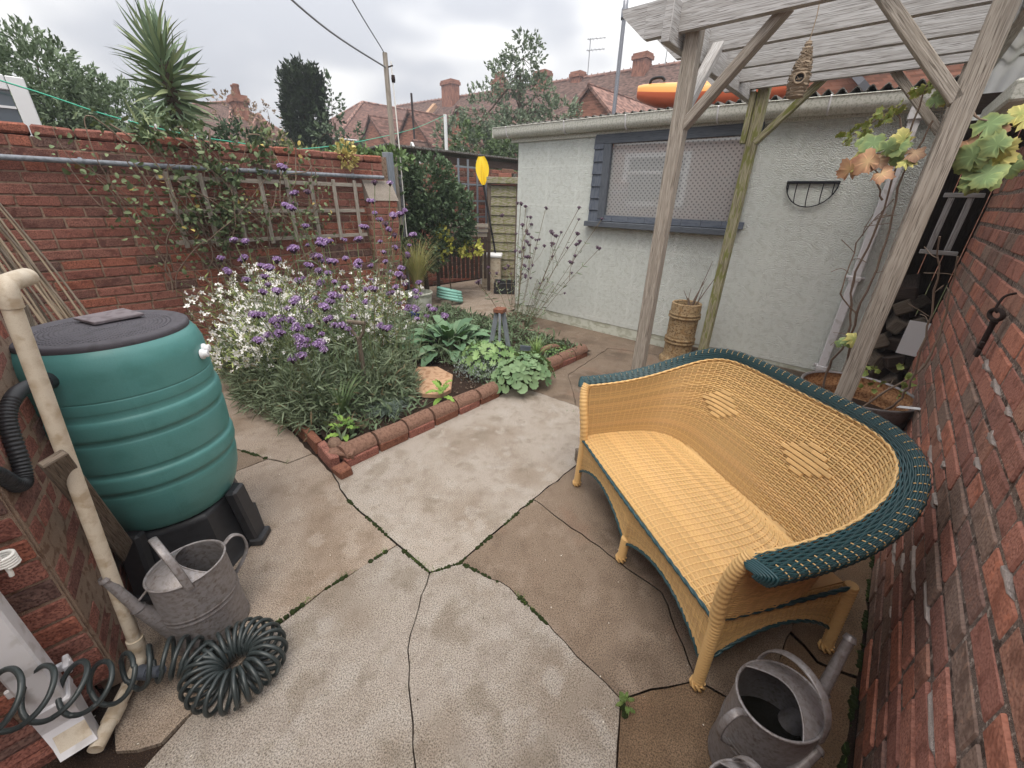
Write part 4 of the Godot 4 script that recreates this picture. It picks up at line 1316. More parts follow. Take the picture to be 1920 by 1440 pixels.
		for k in 4:
			var p: Vector3 = E[k] * 0.94 + (r0 + r1) * 0.03
			var p2: Vector3 = E[(k + 1) % 4] * 0.94 + (r0 + r1) * 0.03
			hw.quad(fl.call(p2, 0.0), fl.call(p, 0.0), fl.call(p, ye), fl.call(p2, ye))
		put(h, "wall", hw.mesh(), M.far_brick)
		var gt := Mesher.new()
		for k in 4:
			gt.tube([E[k], E[(k + 1) % 4]], 0.05, 6)
		put(h, "gutter", gt.mesh(), M.white)
		var hp := Mesher.new()
		hp.tube([r0, r1], 0.09, 6)
		for k in 4:
			hp.tube([E[k], flat[k]], 0.09, 6)
		put(h, "hip_tiles", hp.mesh(), M.roof_pink)
		if q[5].contains("yucca"):
			chimney(h, Vector3(-26.9, 5.2, -7.6), Vector3(0.9, 1.0, 0.6), 2)
	aerial(Vector3(-18.9, 8.4, -25.9), 2.2, "roof aerial on the terrace ridge right of the airy tree")
	aerial(Vector3(-13.9, 8.6, -26.4), 2.6, "roof aerial on the terrace beside the pergola's clipped beam end")
	# the house behind the camera, which the shed window mirrors
	var hb := thing("own_house", "brick rear wall of the house with a white window, mirrored in the shed pane", "house")
	var wm := Mesher.new()
	wm.box(Vector3(-3.2, 1.35, 1.62), Vector3(4.6, 2.7, 0.12))
	wm.box(Vector3(-0.38, 1.35, 1.72), Vector3(1.0, 2.7, 0.12))
	wm.box(Vector3(0.55, 1.35, 1.62), Vector3(0.86, 2.7, 0.12))
	put(hb, "wall", wm.mesh(), M.far_brick)
	var fw := Mesher.new()
	for e in [[-4.15, 2.47, 1.5, 0.1], [-4.15, 1.45, 1.5, 0.1], [-4.15, 2.12, 1.5, 0.07]]:
		fw.box(Vector3(e[0], e[1], 1.53), Vector3(e[2], e[3], 0.07))
	for x in [-4.85, -3.45]:
		fw.box(Vector3(x, 1.96, 1.532), Vector3(0.1, 1.1, 0.066))
	put(hb, "window_frame", fw.mesh(), M.white)
	var gm := Mesher.new()
	gm.box(Vector3(-4.15, 1.96, 1.55), Vector3(1.36, 0.98, 0.03))
	put(hb, "window_pane", gm.mesh(), M.far_glass)

# ---------------------------------------------------------------- woven surfaces
# G: rows of points (t) by samples along the strand (s, two per stake). Each row of cells becomes one strand
# that passes over and under the stakes.
func weave(m: Mesher, G: Array, amp: float, flip := false, lift := 0.0, fill := 0.86) -> void:
	var rows := G.size() - 1
	var n: int = (G[0] as PackedVector3Array).size()
	for j in rows:
		var a: PackedVector3Array = G[j]
		var b: PackedVector3Array = G[j + 1]
		var sh := R(0.74, 1.06)
		m.col = Color(sh, sh * R(0.96, 1.0), sh * R(0.90, 1.0))
		var k0 := m.v.size()
		for k in n:
			var c := (a[k] + b[k]) * 0.5
			var ac := b[k] - a[k]
			var al := a[mini(k + 1, n - 1)] - a[maxi(k - 1, 0)]
			var N := al.cross(ac).normalized()
			if flip:
				N = -N
			var ph := 0.0
			if k % 2 == 0:
				ph = 1.0 if (k / 2 + j) % 2 == 0 else -1.0
			var w := ac.length() * 0.5 * fill
			var t := ac.normalized()
			var c2 := c + N * (lift + ph * amp)
			m.vert(c2 - t * w - N * w * 0.75, (N - t * 1.3).normalized(), Vector2(k, j))
			m.vert(c2 + N * w * 0.5, N, Vector2(k, j))
			m.vert(c2 + t * w - N * w * 0.75, (N + t * 1.3).normalized(), Vector2(k, j))
		for k in n - 1:
			for q in 2:
				var p := k0 + k * 3 + q
				if flip:
					m.i.append_array(PackedInt32Array([p, p + 3, p + 4, p, p + 4, p + 1]))
				else:
					m.i.append_array(PackedInt32Array([p, p + 4, p + 3, p, p + 1, p + 4]))
	m.col = Color(1, 1, 1)

func stakes(m: Mesher, G: Array, every: int, rad: float, from := 0, step := 4) -> void:
	var n: int = (G[0] as PackedVector3Array).size()
	var k := from
	while k < n:
		var pts := []
		var j := 0
		while j < G.size():
			pts.append(G[j][k])
			j += step
		if j - step < G.size() - 1:
			pts.append(G[G.size() - 1][k])
		m.tube(pts, rad, 5, false)
		k += every

func backing(m: Mesher, G: Array, off: float, step := 4) -> void:
	var rows := []
	var j := 0
	while j < G.size():
		var row := PackedVector3Array()
		var g: PackedVector3Array = G[j]
		var h: PackedVector3Array = G[mini(j + 1, G.size() - 1)] if j < G.size() - 1 else G[j - 1]
		var sg := 1.0 if j < G.size() - 1 else -1.0
		for k in g.size():
			var al := g[mini(k + 1, g.size() - 1)] - g[maxi(k - 1, 0)]
			row.append(g[k] + al.cross((h[k] - g[k]) * sg).normalized() * off)
		rows.append(row)
		if j == G.size() - 1:
			break
		j = mini(j + step, G.size() - 1)
	m.grid(rows)

func rope2(m: Mesher, pts: Array, r: float, twist := 60.0) -> void:
	var fine := []
	for q in pts.size() - 1:
		var a: Vector3 = pts[q]
		var b: Vector3 = pts[q + 1]
		var st := maxi(1, int(a.distance_to(b) / 0.012))
		for s in st:
			fine.append(a.lerp(b, float(s) / st))
	fine.append(pts[pts.size() - 1])
	for s in 2:
		var o := []
		var l := 0.0
		for q in fine.size():
			var d: Vector3 = (fine[mini(q + 1, fine.size() - 1)] - fine[maxi(q - 1, 0)]).normalized()
			var x := d.cross(Vector3(0.31, 0.9, 0.2)).normalized()
			var y := d.cross(x)
			if q > 0:
				l += (fine[q] as Vector3).distance_to(fine[q - 1])
			var a := l * twist + s * PI
			o.append(fine[q] + (x * cos(a) + y * sin(a)) * r * 0.6)
		m.tube(o, r, 6)

func even(fn: Callable, n: int) -> PackedVector3Array:
	var raw := PackedVector3Array()
	var len := PackedFloat32Array()
	var L := 0.0
	for q in 1601:
		var k := -1.0 + 2.0 * q / 1600.0
		var p: Vector3 = fn.call(k * k * k * PI * 0.5)
		if q > 0:
			L += p.distance_to(raw[q - 1])
		raw.append(p)
		len.append(L)
	var out := PackedVector3Array()
	var j := 0
	for q in n:
		var want := L * q / (n - 1)
		while j < 1599 and len[j + 1] < want:
			j += 1
		var f := clampf((want - len[j]) / maxf(len[j + 1] - len[j], 1e-6), 0, 1)
		out.append(raw[j].lerp(raw[j + 1], f))
	return out

func make_sofa() -> void:
	rng.seed = 51
	var s := thing("wicker_sofa", "honey-coloured wicker sofa with a dark teal rim standing by the right wall", "sofa", Vector3(-1.007, 0, -1.63), -0.5543)
	var U := func(T: float, A: float, p: float, b0: float, B: float, q: float, y1: float, y0: float, r: float) -> Vector3:
		var k := absf(cos(T))
		return Vector3(0.523 + A * signf(sin(T)) * pow(absf(sin(T)), p), y1 + (y0 - y1) * pow(k, r), -(b0 + B * pow(k, q)))
	var n := 151
	var low := even(func(T): return U.call(T, 0.535, 0.30, -0.005, 0.50, 0.5, 0.335, 0.335, 1.0), n)
	var inn := even(func(T): return U.call(T, 0.563, 0.33, -0.011, 0.685, 0.52, 0.628, 0.812, 1.5), n)
	var out := even(func(T): return U.call(T, 0.655, 0.38, 0.006, 0.69, 0.55, 0.640, 0.862, 1.6), n)
	# back and arms
	var G := []
	var nr := 52
	for j in nr + 1:
		var t := float(j) / nr
		var row := PackedVector3Array()
		for k in n:
			var p := low[k].lerp(inn[k], t)
			var h := pow(t, 1.25)
			row.append(Vector3(lerpf(low[k].x, inn[k].x, h), p.y, lerpf(low[k].z, inn[k].z, h)))
		G.append(row)
	var m := Mesher.new()
	weave(m, G, 0.0028, false, 0.001)
	put(s, "back_weave", m.mesh(), M.rattan)
	var m2 := Mesher.new()
	stakes(m2, G, 2, 0.003)
	m2.col = Color(0.8, 0.74, 0.66)  # backing tinted darker to deepen the shade in the weave gaps
	backing(m2, G, -0.009)
	put(s, "back_stakes", m2.mesh(), M.rattan)
	# the outsides of the arms
	for side in 2:
		var ma := Mesher.new()
		var Go := []
		var j := 0
		while j <= nr:
			var row := PackedVector3Array()
			for k in 54:
				var kk: int = k if side == 0 else n - 54 + k
				var ctr := Vector3(0.523, G[j][kk].y, -0.2)
				row.append(G[j][kk] + (G[j][kk] - ctr).normalized() * 0.014)
			Go.append(row)
			j += 1
		weave(ma, Go, 0.0028, true, 0.001)
		put(s, "arm_weave", ma.mesh(), M.rattan)
	# two lozenges of broad splint on the back
	for dmd in [[0.375, 0.60], [0.605, 0.60]]:
		var ck := int(dmd[0] * (n - 1))
		var cj := int(dmd[1] * nr)
		var lm := Mesher.new()
		for r in range(-3, 4):
			var half := 3 - absi(r)
			for q in range(-half, half + 1, 2):
				var k0 := clampi(ck + q * 2 - 2, 0, n - 2)
				var j0 := clampi(cj + r * 2 - 1, 0, nr - 2)
				var a: Vector3 = G[j0][k0]
				var b: Vector3 = G[j0][mini(k0 + 4, n - 1)]
				var c: Vector3 = G[j0 + 2][k0 + 2]
				var N := (b - a).cross(c - a).normalized()
				if N.z < 0:
					N = -N
				var mid: Vector3 = (a + b) * 0.5 + (G[j0 + 2][k0] - a) * 0.5
				lm.col = Color(1, 1, 1) * R(0.84, 1.04)
				var x := (b - a).normalized()
				var y := N.cross(x)
				lm.box(mid + N * 0.0065, Vector3(a.distance_to(b) * 1.02, a.distance_to(G[j0 + 2][k0]) * 0.84, 0.005), Basis(x, y, N) * Basis(Vector3.UP, 0.07), 0.002)
		put(s, "splint_lozenge", lm.mesh(), M.rattan)
	# seat
	var Gs := []
	var nc := 79
	var rs := 62
	for j in rs + 1:
		var b := -0.012 + 0.508 * float(j) / rs
		var w := 0.545 * pow(maxf(1.0 - pow(maxf(b, 0.0) / 0.498, 4.0), 0.002), 0.16)
		var row := PackedVector3Array()
		for k in nc:
			var q := 2.0 * k / (nc - 1) - 1.0
			row.append(Vector3(0.523 + q * w, 0.346 - 0.012 * pow(maxf(0.0, 1.0 - b / 0.06), 2.0) + 0.010 * (1 - q * q) * (0.5 - absf(b - 0.25)), -b))
		Gs.append(row)
	var ms := Mesher.new()
	weave(ms, Gs, 0.0028, false, 0.0)
	put(s, "seat_weave", ms.mesh(), M.rattan)
	var ms2 := Mesher.new()
	stakes(ms2, Gs, 2, 0.0032)
	ms2.col = Color(0.8, 0.74, 0.66)  # darker backing paints shade between the seat strands
	backing(ms2, Gs, -0.009)
	put(s, "seat_stakes", ms2.mesh(), M.rattan)
	var sf := Mesher.new()
	sf.box(Vector3(0.526, 0.318, -0.272), Vector3(1.05, 0.014, 0.53), Basis.IDENTITY, 0.003)
	put(s, "seat_frame", sf.mesh(), M.rattan)
	# teal rim rolled over the top
	var Gr := []
	var rr := 26
	for j in rr + 1:
		var ph := PI * 1.32 * float(j) / rr
		var row := PackedVector3Array()
		for k in n:
			var c := (inn[k] + out[k]) * 0.5
			var rv := (out[k] - inn[k]) * 0.5
			var al := (inn[mini(k + 1, n - 1)] - inn[maxi(k - 1, 0)]).normalized()
			var up := al.cross(rv).normalized()
			if up.y < 0:
				up = -up
			if rv.length() < 0.027:
				rv = rv.normalized() * 0.027
			row.append(c - rv * cos(ph) + up * sin(ph) * 0.012 - Vector3(0, maxf(0, ph - PI) * 0.03, 0))
		Gr.append(row)
	var mr := Mesher.new()
	weave(mr, Gr, 0.0034, false, 0.001)
	put(s, "rim_weave", mr.mesh(), M.teal_rattan)
	var mb := Mesher.new()
	backing(mb, Gr, -0.009)
	for e in [0, n - 1]:
		var cc := Vector3.ZERO
		for j in rr + 1:
			cc += Gr[j][e] / (rr + 1.0)
		for j in rr:
			mb.tri(cc + Vector3(0, 0, 0.002), Gr[j][e], Gr[j + 1][e])
	for e in [0, n - 1]:
		for q in 7:
			var ring := []
			for j in range(0, rr + 1, 2):
				var cc2: Vector3 = (Gr[0][e] + Gr[rr][e]) * 0.5
				ring.append((Gr[j][e] as Vector3).lerp(cc2, q * 0.12) + Vector3(0, 0, 0.003 + 0.018 * sin(q * 0.24)))
			mb.tube(ring, 0.0046, 5)
	put(s, "rim_core", mb.mesh(), M.teal_rattan)
	var mq := Mesher.new()
	stakes(mq, Gr.slice(11), 2, 0.0019, 0, 2)
	put(s, "rim_stakes", mq.mesh(), M.rattan)
	var eb := Mesher.new()
	var ie := []
	for k in range(0, n, 2):
		ie.append(inn[k] + Vector3(0, 0.004, 0.003))
	rope2(eb, ie, 0.0042, 90.0)
	put(s, "rim_braid", eb.mesh(), M.rattan)
	# skirt round the base, arched between the legs
	var path := []
	for q in 27:
		path.append(Vector3(-0.012 + 0.0 * q, 0, -0.54 + 0.54 * q / 27.0))
	for q in 54:
		path.append(Vector3(-0.005 + 1.072 * q / 53.0, 0, 0.006))
	for q in range(1, 28):
		path.append(Vector3(1.062, 0, -0.54 * q / 27.0))
	var raw: Array = path
	var P2a := []
	for q in raw.size():
		P2a.append(raw[q])
		if q < raw.size() - 1:
			P2a.append(((raw[q] as Vector3) + raw[q + 1]) * 0.5)
	var np := P2a.size()
	var Gk := []
	var rk := 32
	var bot := []
	for k in np:
		var p: Vector3 = P2a[k]
		var f := 0.0
		if p.z > -0.01:
			f = fposmod((p.x + 0.005) / 0.536, 1.0) if p.x < 1.06 else 0.0
		else:
			f = -p.z / 0.54
		bot.append(0.098 + 0.125 * pow(maxf(sin(PI * clampf(f, 0, 1)), 0.0), 0.75))
	for j in rk + 1:
		var t := float(j) / rk
		var row := PackedVector3Array()
		for k in np:
			var p: Vector3 = P2a[k]
			row.append(Vector3(lerpf(p.x, lerpf(p.x, 0.53, 0.02), t), lerpf(bot[k], 0.332, t), p.z))
		Gk.append(row)
	var mk := Mesher.new()
	weave(mk, Gk, 0.0028, false, 0.001)
	put(s, "skirt_weave", mk.mesh(), M.rattan)
	var mk2 := Mesher.new()
	stakes(mk2, Gk, 2, 0.0026, 0, 6)
	mk2.col = Color(0.8, 0.74, 0.66)  # skirt backing darkened too, as painted shade in its gaps
	backing(mk2, Gk, -0.009, 6)
	put(s, "skirt_stakes", mk2.mesh(), M.rattan)
	var tb := Mesher.new()
	var top := []
	var btm := []
	for k in np:
		var p: Vector3 = Gk[rk][k]
		var c := Vector3(0.53, 0, -0.25)
		var o := (Vector3(p.x, 0, p.z) - c).normalized() * 0.016
		top.append(p + o + Vector3(0, -0.004, 0))
		btm.append((Gk[0][k] as Vector3) + o * 0.25)
	rope2(tb, top, 0.0052, 70.0)
	rope2(tb, btm, 0.0048, 70.0)
	put(s, "teal_piping", tb.mesh(), M.teal_rattan)
	# wrapped legs and arm posts
	var legs := [Vector3(0.0, 0, 0.0), Vector3(0.534, 0, 0.004), Vector3(1.062, 0, 0.0), Vector3(1.062, 0, -0.54), Vector3(-0.01, 0, -0.54), Vector3(0.53, 0, -0.54)]
	for q in 6:
		var b: Vector3 = legs[q]
		var lm := Mesher.new()
		var pts := []
		var rad := []
		var hgt := 0.335 if q in [0, 2, 3, 4] else 0.14
		var st := int(hgt / 0.0035)
		var outw := (b - Vector3(0.53, 0, -0.25)) * Vector3(1, 0, 1) * 0.03
		for k in st + 1:
			var t := float(k) / st
			pts.append(b + outw * (1 - t) + Vector3(0, 0.02 + (hgt - 0.02) * t, 0))
			rad.append(0.0185 + 0.0013 * sin(k * PI * 0.5) + 0.003 * t)
		lm.tube(pts, rad, 12)
		for k in 7:
			var a := TAU * k / 7.0
			lm.tube([b + outw + Vector3(cos(a) * 0.008, 0.004, sin(a) * 0.008), b + outw + Vector3(cos(a) * 0.020, 0.010, sin(a) * 0.020), b + outw + Vector3(cos(a + 0.5) * 0.023, 0.022, sin(a + 0.5) * 0.023), b + outw + Vector3(cos(a + 1.0) * 0.019, 0.034, sin(a + 1.0) * 0.019)], 0.005, 6)
		put(s, "leg", lm.mesh(), M.rattan)
	for e in 2:
		var pm := Mesher.new()
		var x0 := 0.0 if e == 0 else 1.062
		var endp: Vector3 = inn[0] if e == 0 else inn[n - 1]
		var pts := curve([Vector3(x0, 0.32, 0.004), Vector3(x0, 0.42, 0.012), Vector3(lerpf(x0, endp.x, 0.4), 0.53, 0.02), Vector3(endp.x, 0.605, 0.012), endp + Vector3(-0.006 + 0.012 * e, 0.012, -0.015)], 18)
		var rad := []
		for k in pts.size():
			rad.append(0.0215 + 0.0013 * sin(k * PI * 0.5))
		pm.tube(pts, rad, 12)
		put(s, "arm_post", pm.mesh(), M.rattan)

# ---------------------------------------------------------------- water butt and its neighbours
func make_butt() -> void:
	rng.seed = 61
	var b := thing("water_butt", "ribbed green plastic water butt with a black lid", "water butt", Vector3(-2.04, 0.28, 0.025))
	var prof := [Vector2(0.001, 0.0), Vector2(0.20, 0.0), Vector2(0.225, 0.012), Vector2(0.243, 0.05), Vector2(0.262, 0.11), Vector2(0.272, 0.18), Vector2(0.272, 0.205), Vector2(0.264, 0.213), Vector2(0.264, 0.228), Vector2(0.282, 0.236), Vector2(0.287, 0.25), Vector2(0.287, 0.282), Vector2(0.282, 0.294), Vector2(0.266, 0.302), Vector2(0.265, 0.316), Vector2(0.278, 0.324), Vector2(0.282, 0.40), Vector2(0.280, 0.428), Vector2(0.270, 0.436), Vector2(0.270, 0.450), Vector2(0.286, 0.458), Vector2(0.290, 0.472), Vector2(0.290, 0.506), Vector2(0.284, 0.520), Vector2(0.270, 0.528), Vector2(0.270, 0.548), Vector2(0.276, 0.556), Vector2(0.276, 0.588), Vector2(0.270, 0.592), Vector2(0.276, 0.598), Vector2(0.279, 0.66), Vector2(0.273, 0.70), Vector2(0.262, 0.735), Vector2(0.247, 0.757), Vector2(0.236, 0.764), Vector2(0.236, 0.75)]
	var fine := []
	for q in prof.size():
		if q > 4 and q < 31:
			prof[q].x = lerpf(prof[q].x, 0.2785 - 0.012 * pow((prof[q].y - 0.40) / 0.3, 2.0), 0.45)
	for q in prof.size() - 1:
		fine.append(prof[q])
		fine.append((prof[q] as Vector2).lerp(prof[q + 1], 0.5))
	fine.append(prof[prof.size() - 1])
	var bm := Mesher.new()
	bm.lathe(fine, 72)
	put(b, "barrel", bm.mesh(), M.green_plastic)
	var lid := Mesher.new()
	lid.lathe([Vector2(0.243, 0.752), Vector2(0.246, 0.764), Vector2(0.244, 0.775), Vector2(0.236, 0.780), Vector2(0.212, 0.781), Vector2(0.205, 0.776), Vector2(0.196, 0.774), Vector2(0.10, 0.780), Vector2(0.0005, 0.783)], 64)
	var lo := put(b, "lid", lid.mesh(), M.lid)
	var st := Mesher.new()
	st.lathe([Vector2(0.0032, -0.001), Vector2(0.0026, 0.0016), Vector2(0.0003, 0.002)], 6)
	var xf := []
	var cols := []
	for r in 13:
		var rad := 0.04 + r * 0.0125
		var c := int(TAU * rad / 0.0135)
		for q in c:
			var a := TAU * (q + 0.5 * (r % 2)) / c
			xf.append(Transform3D(Basis.IDENTITY, Vector3(cos(a) * rad, 0.783 - 0.009 * rad / 0.2, sin(a) * rad)))
			cols.append(Color(1, 1, 1))
	scatter(lo, "stud", st.mesh(), M.lid, xf, cols)
	# white threaded cap on the shoulder
	var kn := Mesher.new()
	var kb := along(Vector3(0.45, 0.05, -0.89))
	for q in 2:
		var o := kb * Vector3(0.016 * (1 if q == 0 else -1) - 0.004, 0, 0.012 * q)
		kn.lathe([Vector2(0.02, 0.0), Vector2(0.02, 0.008), Vector2(0.014, 0.010), Vector2(0.014, 0.022), Vector2(0.011, 0.024), Vector2(0.002, 0.024)], 14, Vector3(0.125, 0.665, -0.243) + o, 1, 1, kb)
	put(b, "overflow_cap", kn.mesh(), M.white)
	# black plastic stand
	var s := thing("butt_stand", "black plastic stand with flared feet under the green water butt", "stand", Vector3(-2.04, 0, 0.025))
	var sm := Mesher.new()
	sm.lathe([Vector2(0.30, 0.0), Vector2(0.30, 0.012), Vector2(0.285, 0.02), Vector2(0.262, 0.12), Vector2(0.258, 0.13), Vector2(0.24, 0.25), Vector2(0.232, 0.278), Vector2(0.2, 0.279), Vector2(0.001, 0.275)], 8, Vector3.ZERO, 1, 1, Basis(Vector3.UP, 0.3))
	put(s, "base", sm.mesh(), M.black_plastic)
	for q in 4:
		var a := 0.3 + TAU * q / 4.0 + PI / 8
		var d := Vector3(cos(a), 0, sin(a))
		var f := Mesher.new()
		f.bar(d * 0.29 + Vector3(0, 0.0, 0), d * 0.252 + Vector3(0, 0.31, 0), 0.085, 0.05, d, 0.01)
		f.box(d * 0.30 + Vector3(0, 0.02, 0), Vector3(0.06, 0.04, 0.10), Basis(Vector3.UP, -a), 0.008)
		put(s, "foot", f.mesh(), M.black_plastic)
	# dark tile lying on the lid
	var t := Mesher.new()
	t.box(Vector3.ZERO, Vector3(0.15, 0.011, 0.155), Basis.IDENTITY, 0.002, 2.0, 0.002)
	solo("floor_tile", "square dark grey tile lying on the black lid of the water butt", "tile", t.mesh(), M.lid_tile, Vector3(-2.145, 0.28 + 0.791, 0.0), 0.35)
	# ribbed black overflow hose from the butt to the wall
	var h := thing("overflow_hose", "ribbed black overflow hose looping from the water butt to the wall", "hose")
	var hp := curve([Vector3(-1.80, 0.972, 0.20), Vector3(-1.745, 0.985, 0.226), Vector3(-1.69, 0.985, 0.248), Vector3(-1.645, 0.955, 0.27), Vector3(-1.615, 0.90, 0.28), Vector3(-1.585, 0.83, 0.285), Vector3(-1.555, 0.785, 0.293), Vector3(-1.52, 0.80, 0.302), Vector3(-1.48, 0.86, 0.31), Vector3(-1.42, 0.93, 0.33), Vector3(-1.40, 0.99, 0.38)], 26)
	var hr := []
	for k in hp.size():
		hr.append(0.0175 + (0.0016 if k % 4 < 2 else -0.0008) if k > 60 else 0.019)
	var hm := Mesher.new()
	hm.tube(hp, hr, 14)
	put(h, "hose", hm.mesh(), M.black_plastic)
	var hc := Mesher.new()
	hc.tube([Vector3(-1.83, 0.965, 0.188), Vector3(-1.79, 0.974, 0.204)], 0.027, 14)
	put(h, "connector", hc.mesh(), M.black_plastic)

	# cream round downpipe in front of the smeared return
	var p := thing("round_downpipe", "cream round downpipe with an elbow at top and foot, beside the house corner", "pipe")
	var pm := Mesher.new()
	pm.tube([Vector3(-1.505, 0.085, 0.258), Vector3(-1.515, 0.7, 0.207), Vector3(-1.53, 1.27, 0.158)], 0.0185, 18)
	put(p, "pipe", pm.mesh(), M.cream_pipe)
	var el := Mesher.new()
	el.tube(curve([Vector3(-1.53, 1.25, 0.159), Vector3(-1.53, 1.285, 0.156), Vector3(-1.545, 1.302, 0.15), Vector3(-1.58, 1.306, 0.135), Vector3(-1.62, 1.306, 0.118)], 5), 0.0215, 18)
	put(p, "top_elbow", el.mesh(), M.cream_pipe)
	var ft := Mesher.new()
	ft.tube(curve([Vector3(-1.505, 0.10, 0.257), Vector3(-1.50, 0.055, 0.262), Vector3(-1.475, 0.038, 0.275), Vector3(-1.40, 0.035, 0.315), Vector3(-1.27, 0.032, 0.39)], 5), 0.0195, 18)
	ft.tube([Vector3(-1.505, 0.085, 0.258), Vector3(-1.506, 0.13, 0.254)], 0.023, 18)
	ft.tube([Vector3(-1.37, 0.034, 0.332), Vector3(-1.33, 0.033, 0.355)], 0.023, 18)
	put(p, "foot_elbow", ft.mesh(), M.cream_pipe)

	# white square downpipe with a shoe
	var w := thing("square_downpipe", "white square rainwater downpipe with an open shoe, bottom left corner", "pipe", Vector3(-1.395, 0, 0.435))
	var wm := Mesher.new()
	wm.box(Vector3(0, 1.2, 0), Vector3(0.07, 2.06, 0.07), Basis.IDENTITY, 0.005)
	put(w, "pipe", wm.mesh(), M.white_pipe)
	var wc := Mesher.new()
	wc.box(Vector3(0, 0.175, 0), Vector3(0.086, 0.03, 0.086), Basis.IDENTITY, 0.004)
	wc.box(Vector3(-0.03, 0.24, 0), Vector3(0.012, 0.03, 0.13), Basis.IDENTITY, 0.003)
	wc.box(Vector3(-0.03, 0.24, -0.054), Vector3(0.05, 0.034, 0.014), Basis.IDENTITY, 0.003)
	put(w, "clip", wc.mesh(), M.white_pipe)
	var sh := Mesher.new()
	var rings := []
	for q in [[0.165, 0.0, 0.040], [0.105, 0.0, 0.040], [0.060, 0.042, 0.038], [0.030, 0.092, 0.038], [0.030, 0.092, 0.033]]:
		var tilt: float = clampf(q[1] / 0.09, 0.0, 1.0)
		var row := PackedVector3Array()
		for c in [Vector2(-1, -1), Vector2(1, -1), Vector2(1, 1), Vector2(-1, 1)]:
			row.append(Vector3(q[1] + c.x * q[2] * (1.0 - 0.35 * tilt), q[0] + c.x * q[2] * 0.7 * tilt, -0.02 * tilt + c.y * q[2]))
		rings.append(row)
	for q in rings.size() - 1:
		for c in 4:
			sh.quad(rings[q][c], rings[q][(c + 1) % 4], rings[q + 1][(c + 1) % 4], rings[q + 1][c])
	put(w, "shoe", sh.mesh(), M.white_pipe)
	var si := Mesher.new()
	var e0: PackedVector3Array = rings[4]
	var e1 := PackedVector3Array()
	for c in e0:
		e1.append(c + Vector3(-0.07, 0.045, 0.012))
	for c in 4:
		si.quad(e0[c], e0[(c + 1) % 4], e1[(c + 1) % 4], e1[c])
	si.quad(e1[0], e1[1], e1[2], e1[3])
	put(w, "shoe_inside", si.mesh(), M.cream_pipe)
	var ep := Mesher.new()
	ep.tube([Vector3(0, 0, 0), Vector3(0, 1.4, 0)], 0.027, 14)
	solo("waste_pipe", "short length of pale grey waste pipe at the bottom left edge", "pipe", ep.mesh(), M.cream_pipe, Vector3(-1.385, 0, 0.62))
	# white rope knotted on the house wall
	var rp := thing("rope_knot", "end of white rope knotted round a hook on the brick house corner", "rope", Vector3(-1.425, 0.655, 0.362))
	var rm := Mesher.new()
	var rpts := []
	for q in 61:
		var a := TAU * q / 12.0
		rpts.append(Vector3(0.008 + cos(a) * 0.017, 0.02 - 0.0055 * a / TAU * 1.3, sin(a) * 0.019))
	rm.tube(rpts, 0.0042, 7)
	rm.tube(curve([Vector3(0.01, 0.025, 0.01), Vector3(0.004, 0.07, 0.03), Vector3(-0.008, 0.13, 0.06), Vector3(-0.01, 0.2, 0.1)], 5), 0.005, 7)
	rm.tube([Vector3(0.012, -0.005, 0.004), Vector3(0.016, -0.035, 0.002), Vector3(0.014, -0.046, 0.004)], 0.005, 7)
	put(rp, "rope", rm.mesh(), M.rope)
	# plank and slat
	var pk := Mesher.new()
	pk.bar(Vector3(-1.97, 0.02, 0.213), Vector3(-1.465, 0.87, 0.212), 0.055, 0.024, Vector3(0.9, 0.3, -0.3), 0.003)
	solo("timber_plank", "short grey weathered plank leaning beside the cream downpipe", "plank", pk.mesh(), M.old_wood)
	var sl := Mesher.new()
	sl.bar(Vector3(-2.06, 0.55, 0.262), Vector3(-2.30, 1.12, 0.222), 0.045, 0.016, Vector3(0.9, 0.3, -0.3), 0.002)
	for q in 5:
		var c := Vector3(-2.30, 1.12, 0.222).lerp(Vector3(-2.06, 0.55, 0.262), 0.06 + q * 0.13)
		sl.box(c + Vector3(0.02, 0.005, 0.024), Vector3(0.016, 0.022, 0.03), Basis.IDENTITY, 0.002)
	solo("notched_slat", "pale notched wooden slat leaning between the cream pipe and the canes", "slat", sl.mesh(), M.old_wood)
	# bamboo canes: one bundle, each cane a part
	var cn := thing("cane_bundle", "bundle of grey bamboo canes leaning behind the water butt", "canes")
	for q in 19:
		var f := q / 18.0
		var a := Vector3(-2.42 - 0.10 * f + R(-0.03, 0.03), 0.0, 0.13 - 0.30 * f + R(-0.02, 0.02))
		var bt := Vector3(-3.50 - 0.25 * f + R(-0.04, 0.04), 1.62 + R(-0.05, 0.10), 0.40 - 0.06 * f + R(-0.04, 0.04))
		var pts := []
		var rad := []
		for k in 33:
			var f2 := k / 32.0
			pts.append(a.lerp(bt, f2) + Vector3(0, -0.03 * sin(PI * f2), 0.012 * sin(f2 * 9 + q)))
			rad.append((0.0066 - 0.0015 * f2) * (1.0 + (0.28 if k % 6 == 0 else 0.0)))
		var c := Mesher.new()
		c.tube(pts, rad, 7)
		put(cn, "cane", c.mesh(), M.cane if q % 3 else M.old_wood)

